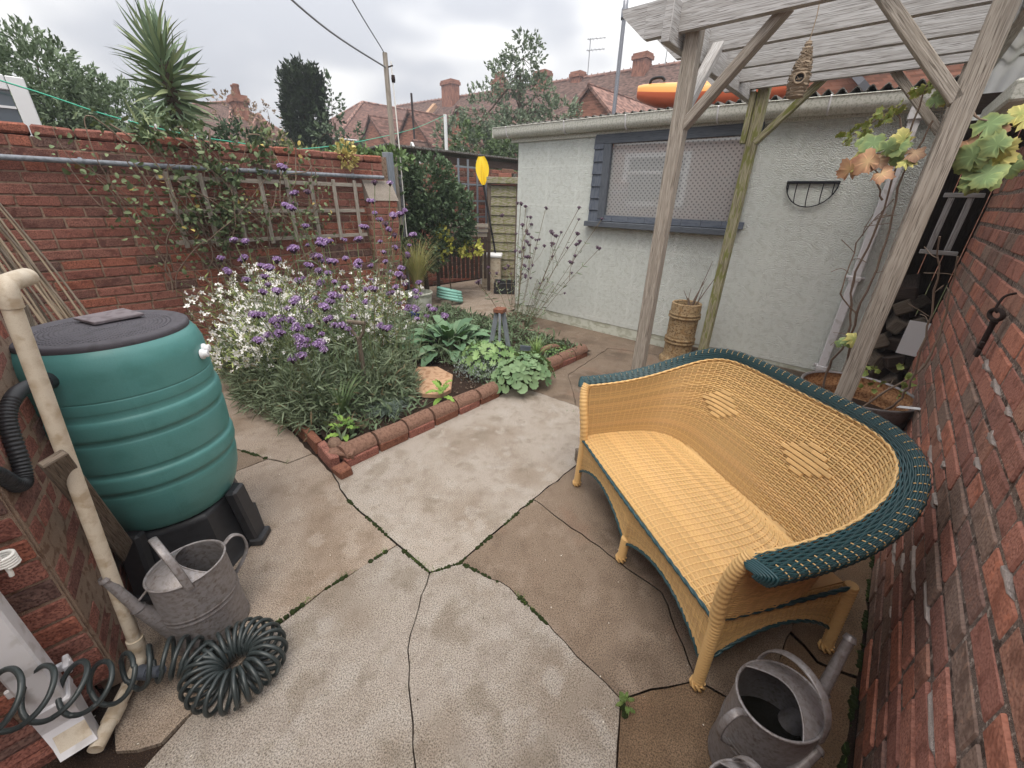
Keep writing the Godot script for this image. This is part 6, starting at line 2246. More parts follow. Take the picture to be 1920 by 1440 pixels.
func verbena(label: String, at: Vector3, stems: int, h0: float, h1: float, lean: Vector3, spread: float, dry: float, leaves: int) -> void:
	var p := thing("verbena", label, "flowering plant", at, 0.0, "tall purple verbena plants in the bed")
	var lf := leaf_mesh(0.085, 0.0065, 0.4, 0.35)
	var xf := []
	var cols := []
	for q in stems:
		var a := R(0, TAU)
		var d := Vector3(cos(a), 0, sin(a)) * spread * sqrt(R(0.05, 1))
		var b := d * 0.25
		var H := R(h0, h1)
		var tip := Vector3(0, H, 0) + d + lean * H + Vector3(R(-0.05, 0.05), 0, R(-0.05, 0.05))
		var mid := b.lerp(tip, 0.5) + Vector3(R(-0.04, 0.04), 0.03, R(-0.04, 0.04))
		var pts := curve([b, mid, tip], 6)
		var m := Mesher.new()
		m.tube(pts, 0.0028, 5)
		var ends := [tip]
		var fork: Vector3 = pts[R(6, 9)]
		for k in 1 + rng.randi() % 3:
			var e := fork + Vector3(R(-0.16, 0.16), R(0.10, 0.30) * H, R(-0.16, 0.16)) + lean * 0.2
			m.tube(curve([fork, fork.lerp(e, 0.5) + rdir() * 0.02, e], 3), 0.0017, 4)
			ends.append(e)
		put(p, "stem", m.mesh(), M.stem if R(0, 1) > dry else M.dry_stem)
		for e in ends:
			var set: Array = dry_heads if R(0, 1) < dry else heads
			for k in 1 + rng.randi() % 3:
				var o := Vector3(R(-0.026, 0.026), R(-0.012, 0.012), R(-0.026, 0.026)) if k > 0 else Vector3.ZERO
				put(p, "flower_head", set[rng.randi() % set.size()], M.petal, Transform3D(Basis(Vector3.UP, R(0, 6)) * Basis(Vector3.RIGHT, R(-0.35, 0.35)) * Basis.from_scale(Vector3.ONE * R(0.75, 1.15)), e + o))
		for k in leaves / stems:
			var t: float = pow(R(0, 1), 1.7) * 0.8
			var c: Vector3 = pts[int(t * (pts.size() - 1))]
			var dd := Vector3(R(-1, 1), R(-0.15, 0.75), R(-1, 1)).normalized()
			xf.append(Transform3D(along(dd, R(0, TAU)) * Basis.from_scale(Vector3.ONE * R(0.6, 1.35) * (1.1 - t * 0.5)), c + rdir() * 0.015))
			cols.append(mix("#6b785f", "#87957a"))
	scatter(p, "foliage", lf, M.leaf, xf, cols)

func gaura(label: String, at: Vector3, stems: int, h: float, spread: float) -> void:
	var p := thing("gaura", label, "flowering plant", at, 0.0, "white gaura plants by the garden wall")
	var xf := []
	var cols := []
	var lf := leaf_mesh(0.06, 0.005, 0.3, 0.25)
	var buds := []
	var bc := []
	var st := Mesher.new()
	var mine := 97
	for q in stems:
		var a := R(0, TAU)
		var d := Vector3(cos(a), 0, sin(a)) * spread * pow(R(0.02, 1), 0.6)
		var H := h * R(0.42, 1.1) * (1.0 - 0.25 * d.length() / spread)
		var tip := Vector3(0, H, 0) + d
		var pts := curve([d * 0.2, d * 0.35 + Vector3(0, H * 0.6, 0), tip], 8)
		st.tube(pts, 0.0016, 4, false)
		for k in 4 + rng.randi() % 5:
			var t := R(0.5, 1.0)
			var c: Vector3 = pts[int(t * (pts.size() - 1))] + rdir() * 0.025
			if mine > 0 and (q + k) % 6 == 0:
				mine -= 1
				put(p, "flower", gaura_flower[rng.randi() % 3], M.petal, Transform3D(along((Vector3(0.7, 0.2, -0.2) + rdir() * 0.9).normalized(), R(0, 6)) * Basis.from_scale(Vector3.ONE * R(0.8, 1.25)), c))
			else:
				buds.append(Transform3D(along((Vector3(0.7, 0.2, -0.2) + rdir() * 0.9).normalized(), R(0, 6)) * Basis.from_scale(Vector3.ONE * R(0.85, 1.3)), c))
				bc.append(Color(1, 1, 1))
		for k in 16:
			var t: float = R(0.0, 0.9)
			var c: Vector3 = pts[int(t * (pts.size() - 1))]
			xf.append(Transform3D(along(Vector3(R(-1, 1), R(0.0, 1.2), R(-1, 1)).normalized(), R(0, TAU)) * Basis.from_scale(Vector3.ONE * R(0.5, 1.2)), c + rdir() * 0.03))
			cols.append(mix("#a5ae72", "#7f8f55"))
	stuff(put(p, "stems", st.mesh(), M.stem))
	scatter(p, "foliage", lf, M.leaf, xf, cols)
	if buds.size() > 0:
		scatter(p, "small_flowers", gaura_flower[0], M.petal, buds, bc)

var gaura_flower := []

func ribbed_plant(called: String, label: String, cat: String, at: Vector3, n: int, l: float, w: float, rise: float, ca: String, cb: String, rad: float) -> void:
	var p := thing(called, label, cat, at)
	for k in 3:
		pass
	for q in n:
		var a := q * 2.39996 + R(-0.2, 0.2)
		var t := sqrt((q + 0.5) / n)
		var m := Mesher.new()
		var L := l * R(0.8, 1.15)
		var P := []
		var base := mix(ca, cb)
		var tilt := lerpf(1.15, 0.15, t) * rise
		for y in 8:
			var ty := y / 7.0
			var hw := w * pow(sin(PI * (0.12 + ty * 0.86)), 0.75)
			var row := PackedVector3Array()
			for x in 7:
				var tx := x / 3.0 - 1.0
				var wav := 0.006 * sin(ty * 22.0 + q + tx * 2.0) * absf(tx)
				row.append(Vector3(tx * hw, sin(tilt) * L * ty - 0.35 * L * ty * ty + absf(tx) * hw * 0.45 + wav + 0.004 * cos(tx * 9.0), cos(tilt) * L * ty))
			P.append(row)
		m.col = base
		m.grid(P, false, false, Vector2(1, 1), true)
		put(p, "leaf", m.mesh(), M.leaf, Transform3D(Basis(Vector3.UP, a), Vector3(sin(a), 0, cos(a)) * t * rad + Vector3(0, lerpf(0.14, 0.02, t) * rise + R(0, 0.03), 0)))

# round pleated lady's-mantle leaves
func mantle(called: String, label: String, at: Vector3, n: int, rad: Vector3, r: float, ca: String, cb: String, deep := 0.12) -> void:
	var p := thing(called, label, "plant", at)
	var variants := []
	for k in 4:
		var m := Mesher.new()
		m.col = Color(1, 1, 1)
		var c := m.vert(Vector3(0, 0, 0), Vector3.UP, Vector2.ZERO)
		var nn := 36
		for q in nn + 1:
			var a := 0.25 + (TAU - 0.5) * q / nn
			var lobe := 1.0 - deep * (0.5 - 0.5 * cos(a * 9.0)) + (0.03 if q % 2 else -0.02)
			var z := 0.10 * cos(a * 9.0) * r + 0.30 * r
			m.vert(Vector3(cos(a) * r * lobe, z * (0.7 + 0.2 * k), sin(a) * r * lobe), Vector3(cos(a) * -0.3, 1, sin(a) * -0.3).normalized(), Vector2.ZERO)
		for q in nn:
			m.i.append_array(PackedInt32Array([c, c + 1 + q, c + 2 + q]))
		variants.append(m.mesh())
	var tones := []
	for k in 6:
		tones.append(mt(mix(ca, cb).linear_to_srgb(), 0.6, {"two": true, "back": Color(0.3, 0.33, 0.15)}))
	var st := Mesher.new()
	for q in n:
		var a := q * 2.39996
		var t := sqrt((q + 0.5) / n)
		var c := Vector3(cos(a) * t * rad.x, rad.y * sqrt(maxf(0.02, 1.0 - t * t * 0.96)) * R(0.8, 1.1), sin(a) * t * rad.z)
		var N := (Vector3(cos(a) * t, 1.15 - t * 0.6, sin(a) * t) + rdir() * 0.35).normalized()
		put(p, "leaf", variants[q % 4], tones[rng.randi() % 6], Transform3D(along(N, R(0, TAU)) * Basis.from_scale(Vector3.ONE * R(0.65, 1.2)), c))
		st.tube([Vector3(c.x * 0.2, 0, c.z * 0.2), c * 0.6 + Vector3(0, 0.01, 0), c], 0.0014, 4, false)
	stuff(put(p, "leaf_stalks", st.mesh(), M.stem))

func grass_tuft(parent: Node, called: String, n: int, h: float, spread: float, ca: String, cb: String, w := 0.0022) -> void:
	var m := Mesher.new()
	for q in n:
		var a := R(0, TAU)
		var d := Vector3(cos(a), 0, sin(a))
		var H := h * R(0.55, 1.1)
		var s := spread * R(0.1, 1.0)
		m.col = mix(ca, cb)
		var P := []
		var x := d.cross(Vector3.UP) * w
		for k in 6:
			var t := k / 5.0
			var c := d * (0.05 * s + s * t * t) + Vector3(R(-0.004, 0.004), H * (t - 0.22 * t * t * t), 0)
			P.append(PackedVector3Array([c - x * (1.02 - t), c + x * (1.02 - t)]))
		m.grid(P)
	stuff(put(parent, called, m.mesh(), M.leaf))

func make_bed() -> void:
	rng.seed = 81
	var b := thing("flower_bed", "raised flower bed soil inside the brick edging", "flower bed")
	var P := []
	for y in 40:
		var row := PackedVector3Array()
		for x in 40:
			var px := -4.73 + 2.52 * x / 39.0
			var pz := -0.76 - 2.76 * y / 39.0
			row.append(Vector3(px, 0.055 + 0.018 * sin(px * 13.0) * sin(pz * 11.0) + R(-0.007, 0.007), pz))
		P.append(row)
	var sm := Mesher.new()
	sm.grid(P)
	put(b, "soil", sm.mesh(), M.soil)
	var cx := []
	var cc := []
	var clod := Mesher.new()
	clod.lathe([Vector2(0.0005, -0.5), Vector2(0.6, -0.3), Vector2(0.7, 0.2), Vector2(0.3, 0.6), Vector2(0.0005, 0.65)], 5)
	for q in 900:
		cx.append(Transform3D(Basis(Vector3.UP, R(0, 6)) * Basis.from_scale(Vector3(R(0.6, 1.3), R(0.5, 1.0), R(0.6, 1.3)) * R(0.004, 0.014)), Vector3(R(-3.2, -2.24), 0.065, R(-2.4, -0.8))))
		cc.append(mix("#4b3d33", "#78685a"))
	scatter(b, "clods", clod.mesh(), M.leaf, cx, cc)
	# edging along the path: half-round tiles on a brick course
	var e := thing("bed_edging", "red brick bed edging topped with half-round lichened coping tiles", "edging")
	var z := -0.86
	var k := 0
	while z > -3.36:
		if (z < -2.02 and z > -2.72):
			z -= 0.225
			k += 1
			continue
		var x := -2.145 - 0.045 * (-z - 0.7)
		var bm := Mesher.new()
		bm.box(Vector3.ZERO, Vector3(0.212, 0.062, 0.105), Basis.IDENTITY, 0.006, k * 0.7, 0.008)
		put(e, "brick", bm.mesh(), M.red_edging if k % 2 else M.brick1, Transform3D(Basis(Vector3.UP, PI / 2 + 0.045 + R(-0.03, 0.03)), Vector3(x + R(-0.006, 0.006), 0.028 + R(-0.004, 0.004), z)))
		var hm := Mesher.new()
		var rows := []
		for q in 3:
			var row := PackedVector3Array()
			for s in 13:
				var a := PI * s / 12.0
				row.append(Vector3(-0.105 + 0.105 * q, sin(a) * (0.062 + R(-0.002, 0.002)), cos(a) * 0.064))
			rows.append(row)
		hm.grid(rows, false, false, Vector2(1, 1), true)
		for s in [0, 2]:
			var cen := Vector3(-0.105 + 0.105 * s, 0, 0)
			for q in 12:
				if s == 0:
					hm.tri(cen, rows[s][q + 1], rows[s][q])
				else:
					hm.tri(cen, rows[s][q], rows[s][q + 1])
		put(e, "coping_tile", hm.mesh(), M.edging, Transform3D(Basis(Vector3.UP, PI / 2 + 0.045 + R(-0.05, 0.05)) * Basis(Vector3(1, 0, 0), R(-0.06, 0.06)), Vector3(x - 0.012 + R(-0.006, 0.006), 0.06, z)))
		z -= 0.226
		k += 1
	for q in 9:
		var bm := Mesher.new()
		bm.box(Vector3.ZERO, Vector3(0.215, 0.10, 0.05), Basis.IDENTITY, 0.006, q * 0.9, 0.012)
		put(e, "side_brick", bm.mesh(), M.red_edging if q % 3 else M.brick4, Transform3D(Basis(Vector3.UP, R(-0.04, 0.04)) * Basis(Vector3(0, 0, 1), R(-0.05, 0.05)), Vector3(-2.24 - 0.222 * q, 0.045 + R(-0.01, 0.005), -0.705)))
	for c in [[-2.245, 0.07, -0.775, 0.7, 0.25], [-2.12, 0.025, -0.705, 0.1, 0.0]]:
		var bm := Mesher.new()
		bm.box(Vector3.ZERO, Vector3(0.16 if c[1] > 0.05 else 0.10, 0.06, 0.11 if c[1] > 0.05 else 0.08), Basis.IDENTITY, 0.007, 1.3, 0.014)
		put(e, "loose_brick", bm.mesh(), M.edging if c[1] > 0.05 else M.red_edging, Transform3D(Basis(Vector3.UP, c[3]) * Basis(Vector3.RIGHT, c[4]), Vector3(c[0] + 0.06, c[1], c[2])))
	var pb := Mesher.new()
	pb.lathe([Vector2(0.001, -0.035), Vector2(0.03, -0.03), Vector2(0.046, -0.008), Vector2(0.048, 0.012), Vector2(0.035, 0.036), Vector2(0.001, 0.046)], 18, Vector3.ZERO, 1.0, 0.85)
	solo("cobble", "smooth round brown cobble at the near corner of the bed", "stone", pb.mesh(), M.pebble, Vector3(-2.255, 0.09, -0.76))
	var st := Mesher.new()
	var sp := P2([-2.98, -1.84, -2.86, -1.98, -2.62, -1.97, -2.40, -1.78, -2.37, -1.66, -2.48, -1.56, -2.62, -1.55, -2.82, -1.66])
	for q in sp.size():
		var a := sp[q]
		var bb := sp[(q + 1) % sp.size()]
		var cen := Vector2(-2.66, -1.75)
		var a2 := a.lerp(cen, 0.06)
		var b2 := bb.lerp(cen, 0.06)
		st.quad(Vector3(bb.x, 0.06, bb.y), Vector3(a.x, 0.06, a.y), Vector3(a.x, 0.092, a.y), Vector3(bb.x, 0.092, bb.y))
		st.quad(Vector3(bb.x, 0.092, bb.y), Vector3(a.x, 0.092, a.y), Vector3(a2.x, 0.10, a2.y), Vector3(b2.x, 0.10, b2.y))
		st.tri(Vector3(b2.x, 0.10, b2.y), Vector3(a2.x, 0.10, a2.y), Vector3(cen.x, 0.103, cen.y))
	solo("stepping_stone", "flat sandy pink stepping stone in the bed behind the edging", "stone", st.mesh(), M.stone)
	var rr := Mesher.new()
	rr.tube(curve([Vector3(-0.14, 0.0, 0.05), Vector3(-0.08, 0.05, 0.02), Vector3(0.0, 0.065, 0), Vector3(0.09, 0.05, -0.02), Vector3(0.15, 0.0, -0.03)], 5), 0.028, 10)
	solo("ridge_tile", "broken curved ridge tile lying at the far end of the bed edging", "tile", rr.mesh(), M.edging, Vector3(-2.42, 0.08, -3.05), 1.2)
	# spade handle, obelisk, small post
	var sd := thing("garden_spade", "old wooden D-handled spade standing in the flower bed", "spade", Vector3(-2.66, 0.06, -1.19), 0.55)
	var s1 := Mesher.new()
	s1.tube([Vector3(0, 0, 0), Vector3(0, 0.30, 0), Vector3(0, 0.53, 0)], [0.0165, 0.0175, 0.016], 12)
	put(sd, "shaft", s1.mesh(), M.old_wood)
	var s2 := Mesher.new()
	s2.tube(curve([Vector3(0, 0.52, 0), Vector3(-0.04, 0.575, 0), Vector3(-0.055, 0.64, 0)], 4), 0.011, 10)
	s2.tube(curve([Vector3(0, 0.52, 0), Vector3(0.04, 0.575, 0), Vector3(0.055, 0.64, 0)], 4), 0.011, 10)
	s2.tube([Vector3(-0.066, 0.645, 0), Vector3(0.066, 0.645, 0)], 0.0155, 12)
	put(sd, "grip", s2.mesh(), M.old_wood)
	var ob := thing("plant_obelisk", "small grey wooden tripod obelisk with a terracotta cap in the bed", "obelisk", Vector3(-2.56, 0.06, -2.48))
	for q in 4:
		var a := PI * 0.25 + PI * 0.5 * q
		var m := Mesher.new()
		m.bar(Vector3(cos(a) * 0.115, 0, sin(a) * 0.115), Vector3(cos(a) * 0.028, 0.52, sin(a) * 0.028), 0.042, 0.022, Vector3.UP.cross(Vector3(cos(a), 0.1, sin(a))), 0.002)
		put(ob, "leg", m.mesh(), M.grey_paint)
	var oc := Mesher.new()
	oc.box(Vector3(0, 0.535, 0), Vector3(0.095, 0.04, 0.095), Basis(Vector3.UP, 0.4), 0.006)
	put(ob, "cap", oc.mesh(), M.red_edging)
	var sl := thing("slate_marker", "small dark slate plant marker by the obelisk", "marker", Vector3(-2.36, 0.06, -2.62), 0.5)
	var sm1 := Mesher.new()
	sm1.box(Vector3(0, 0.19, 0), Vector3(0.10, 0.055, 0.01), Basis.IDENTITY, 0.002)
	put(sl, "plate", sm1.mesh(), M.slate)
	var sm2 := Mesher.new()
	sm2.box(Vector3(0, 0.09, -0.01), Vector3(0.03, 0.18, 0.012), Basis.IDENTITY, 0.002)
	put(sl, "stake", sm2.mesh(), M.slate)

	# flowers
	for q in 4:
		heads.append(verbena_head(0.027, ["#b096c0", "#9a7cae", "#c3add0", "#86699a"]))
		heads.append(verbena_head(0.021, ["#a58ab5", "#8a6c9c", "#b7a0c6", "#785c86"]))
		dry_heads.append(verbena_head(0.020, ["#7d687c", "#675663", "#8d728a", "#5a4c54"]))
	for q in 3:
		var m := Mesher.new()
		for pz in 4:
			var a: float = [-0.9, 0.1, 1.1, 2.3][pz] + R(-0.15, 0.15)
			var d := Vector3(cos(a), 0.15, sin(a))
			var s := d.cross(Vector3.UP).normalized()
			m.col = Color(0.86, 0.85, 0.83) if q < 2 else Color(0.85, 0.76, 0.76)
			m.quad(d * 0.003 - s * 0.002, d * 0.012 - s * 0.0066, d * 0.023, d * 0.012 + s * 0.0066)
		m.col = lin("#d6c9a0")
		for w in 3:
			m.tube([Vector3.ZERO, Vector3(R(-0.012, -0.004), 0.016, R(-0.006, 0.006))], 0.0006, 3, false)
		gaura_flower.append(m.mesh())
	gaura("white gaura spilling beside the water butt at the left end of the bed", Vector3(-3.52, 0.05, -0.84), 150, 0.92, 0.68)
	gaura("white gaura in front of the trellis, left of the purple verbena", Vector3(-4.08, 0.05, -1.10), 140, 1.0, 0.68)
	gaura("white gaura mixed among the purple verbena in the middle of the bed", Vector3(-3.55, 0.05, -1.70), 120, 0.92, 0.62)
	verbena("tall purple verbena at the near corner of the bed, lowest flowers", Vector3(-2.62, 0.06, -0.98), 7, 0.45, 0.95, Vector3(-0.05, 0, 0.12), 0.32, 0.0, 620)
	verbena("purple verbena clump directly behind the wooden spade handle", Vector3(-2.95, 0.06, -1.22), 9, 0.8, 1.18, Vector3(-0.08, 0, 0.0), 0.40, 0.0, 620)
	verbena("purple verbena rising in front of the gaura, left of the spade", Vector3(-3.15, 0.06, -0.95), 9, 0.8, 1.15, Vector3(0.0, 0, 0.05), 0.40, 0.0, 560)
	verbena("purple verbena to the right of the spade, leaning towards the shed", Vector3(-2.75, 0.06, -1.55), 7, 0.6, 1.12, Vector3(0.02, 0, -0.12), 0.36, 0.05, 520)
	verbena("tallest verbena with faded heads against the trellis and brick pier", Vector3(-3.35, 0.06, -1.55), 11, 1.15, 1.62, Vector3(-0.03, 0, -0.05), 0.62, 0.25, 420)
	verbena("purple verbena at the back of the bed near the grass pot", Vector3(-3.95, 0.06, -1.95), 5, 0.7, 1.05, Vector3(0.05, 0, -0.05), 0.40, 0.15, 320)
	verbena("verbena gone to dark dry heads against the pale shed wall", Vector3(-3.50, 0.03, -3.75), 22, 0.55, 1.5, Vector3(0.22, 0, 0.0), 0.78, 1.0, 560)
	# the dense lance-leaved growth under the flowers
	var mounds := [[Vector3(-3.35, 0.05, -0.76), Vector3(0.5, 0.34, 0.26), "dense grey-green foliage overhanging the left side edging of the bed"], [Vector3(-2.82, 0.05, -0.86), Vector3(0.36, 0.36, 0.26), "dense grey-green foliage filling the near left corner of the bed"], [Vector3(-2.72, 0.05, -1.30), Vector3(0.28, 0.38, 0.34), "grey-green foliage mass around the foot of the spade"], [Vector3(-3.9, 0.05, -0.80), Vector3(0.45, 0.45, 0.32), "bushy green foliage below the gaura, furthest left in the bed"]]
	for md in mounds:
		var mo := thing("verbena_foliage", md[2], "plant", md[0])
		var mx := []
		var mc := []
		for q in 4200:
			var d := rdir()
			d.y = absf(d.y)
			var c: Vector3 = d * (md[1] as Vector3) * pow(R(0.05, 1.0), 0.4)
			mx.append(Transform3D(along((d * Vector3(0.8, 0.5, 0.8) + rdir() * 1.0 + Vector3(0, 0.3, 0)).normalized(), R(0, 6)) * Basis.from_scale(Vector3.ONE * R(0.6, 1.4)), c))
			mc.append(mix("#5f6c54", "#828f74") if R(0, 1) > 0.05 else mix("#8a7a5e", "#6d5e48"))
		scatter(mo, "foliage", leaf_mesh(0.075, 0.0042, 0.4, 0.4), M.leaf, mx, mc)
		var ms := Mesher.new()
		for q in 36:
			var sb: Vector3 = Vector3(R(-1, 1), 0, R(-1, 1)) * (md[1] as Vector3) * 0.6
			ms.tube(curve([sb, sb * 1.1 + Vector3(R(-0.05, 0.05), 0.25, R(-0.05, 0.05)), sb * 1.2 + Vector3(R(-0.16, 0.16), R(0.4, 0.8), R(-0.16, 0.16))], 4), 0.0016, 4, false)
		stuff(put(mo, "stems", ms.mesh(), M.stem))
	# low leafy plants
	ribbed_plant("foxglove", "clump of broad ribbed green leaves in the middle of the bed", "plant", Vector3(-3.22, 0.08, -2.42), 54, 0.29, 0.064, 1.0, "#74906f", "#58775a", 0.32)
	ribbed_plant("primrose", "bright green leafy rosette by the stepping stone, at the edging", "plant", Vector3(-2.30, 0.07, -1.62), 9, 0.12, 0.022, 1.2, "#8aa656", "#749546", 0.02)
	ribbed_plant("seedling", "small bright green seedling by the round cobble", "plant", Vector3(-2.33, 0.06, -0.86), 14, 0.07, 0.018, 1.1, "#83a050", "#5f8040", 0.05)
	mantle("ladys_mantle", "round scalloped lady's mantle leaves spilling over the edging gap", Vector3(-2.17, 0.02, -2.40), 110, Vector3(0.22, 0.26, 0.32), 0.043, "#7f9870", "#5f7d58")
	mantle("hardy_geranium", "lobed green geranium leaves at the foot of the grey obelisk", Vector3(-2.58, 0.05, -2.36), 70, Vector3(0.28, 0.26, 0.26), 0.045, "#809a66", "#62804e", 0.4)
	mantle("sedum_mat", "low green mat of small leaves at the far corner of the bed", Vector3(-2.40, 0.05, -3.12), 110, Vector3(0.20, 0.09, 0.22), 0.014, "#7d9a5c", "#5f8048")
	var gt := thing("grass_clump", "tuft of narrow green leaves behind the lady's mantle", "plant", Vector3(-2.42, 0.05, -2.85))
	grass_tuft(gt, "blades", 130, 0.28, 0.22, "#8fa566", "#6d8a50", 0.004)
	var sv := thing("silver_plant", "silvery grey cotton lavender sprigs behind the coping tiles", "plant", Vector3(-2.52, 0.06, -2.14))
	var xf := []
	var cols := []
	for q in 700:
		var a := R(0, TAU)
		var r := sqrt(R(0, 1)) * 0.17
		var h := R(0.0, 0.14)
		xf.append(Transform3D(along((rdir() + Vector3(0, 1.2, 0)).normalized(), R(0, 6)), Vector3(cos(a) * r * 1.3, h, sin(a) * r)))
		cols.append(mix("#a4adaa", "#7f8a88"))
	scatter(sv, "foliage", leaf_mesh(0.024, 0.0028, 0.3, 0.1), M.leaf, xf, cols)
	var pk := thing("pinks", "low blue-grey pinks along the inside of the bed edging", "plant", Vector3(-2.42, 0.06, -1.22))
	grass_tuft(pk, "blades", 420, 0.13, 0.22, "#8a9890", "#6b7d70", 0.003)
	var dk := thing("dried_plant", "dead brown leaves at the near corner of the bed", "plant", Vector3(-2.38, 0.06, -0.92))
	grass_tuft(dk, "blades", 90, 0.13, 0.16, "#7d6c55", "#54473a", 0.008)
	var dg := thing("day_lily", "arching strap-shaped green leaves at the near side of the bed", "plant", Vector3(-2.52, 0.06, -0.93))
	grass_tuft(dg, "blades", 70, 0.42, 0.28, "#7c8f66", "#5d7350", 0.008)
	# ground-hugging leaf litter and seedlings that nobody could count
	var gx := []
	var gc := []
	for q in 9000:
		var p := Vector3(R(-4.6, -2.25), 0, R(-3.4, -0.78))
		if p.x > -2.95 and p.z < -1.45 and p.z > -2.05:
			continue
		var h := pow(R(0, 1), 1.6) * (0.42 if p.z > -1.9 else (0.12 if p.x > -3.6 else 0.03)) * smoothstep(-2.2, -2.9, p.x) + R(0.0, 0.05)
		gx.append(Transform3D(along((rdir() + Vector3(0, 0.7, 0)).normalized(), R(0, 6)) * Basis.from_scale(Vector3.ONE * R(0.6, 1.4)), p + Vector3(0, 0.06 + h, 0)))
		gc.append(mix("#748468", "#5a6d50"))
	var gcov := scatter(self, "ground_cover", leaf_mesh(0.06, 0.007, 0.3, 0.3), M.leaf, gx, gc)
	tag(gcov, "dense dark green ground foliage under the flowers across the bed", "ground cover")
	# weed in a joint of the slabs
	ribbed_plant("dandelion", "small weed growing from a slab crack near the large watering can", "weed", Vector3(-0.235, 0.0, -0.81), 8, 0.026, 0.006, 0.6, "#74884e", "#5f7440", 0.01)

func climber(label: String, zr: Array, n_twigs: int, n_leaf: int) -> void:
	var c := thing("honeysuckle", label, "climber", Vector3(-4.70, 0, 0))
	var xf := []
	var cols := []
	var lf := leaf_mesh(0.042, 0.0125, 0.25, 0.3, true)
	for q in n_twigs:
		var p := Vector3(0.03, R(0.6, 1.2), R(zr[0], zr[1]))
		var pts := [p]
		var d := Vector3(0, 1.0, R(-0.7, 0.9)).normalized()
		for k in 7:
			d = (d + Vector3(R(-0.1, 0.1), R(-0.45, 0.4), R(-0.5, 0.5))).normalized()
			p = p + d * R(0.10, 0.2)
			p.x = clampf(p.x + R(-0.03, 0.05), 0.02, 0.20)
			p.y = minf(p.y, 1.97)
			p.z = clampf(p.z, zr[1] - 0.25, zr[0] + 0.25)
			pts.append(p)
		var m := Mesher.new()
		m.tube(curve(pts, 4), R(0.0022, 0.006), 5, false)
		put(c, "stem", m.mesh(), M.vine_stem)
		for k in n_leaf / n_twigs:
			var t := rng.randi() % pts.size()
			var b: Vector3 = pts[t]
			if b.y < R(0.75, 1.25):
				continue
			xf.append(Transform3D(along((Vector3(0.8, 0.1, 0) + rdir() * 0.9).normalized(), R(0, TAU)) * Basis.from_scale(Vector3.ONE * R(0.6, 1.25)), b + rdir() * 0.10 + Vector3(0.05, 0, 0)))
			cols.append(mix("#7d8a66", "#5d6d4c") if R(0, 1) > 0.05 else mix("#b9a760", "#a08a55"))
	scatter(c, "foliage", lf, M.leaf, xf, cols)
	crown(c, "foliage_clumps", [[Vector3(0.09, 1.78, -1.20), Vector3(0.07, 0.16, 0.28)], [Vector3(0.09, 1.52, -0.95), Vector3(0.08, 0.24, 0.22)], [Vector3(0.07, 1.22, -0.86), Vector3(0.06, 0.22, 0.18)], [Vector3(0.08, 1.90, -0.75), Vector3(0.08, 0.09, 0.3)]], 900, lf, "#72805c", "#4f5f42")

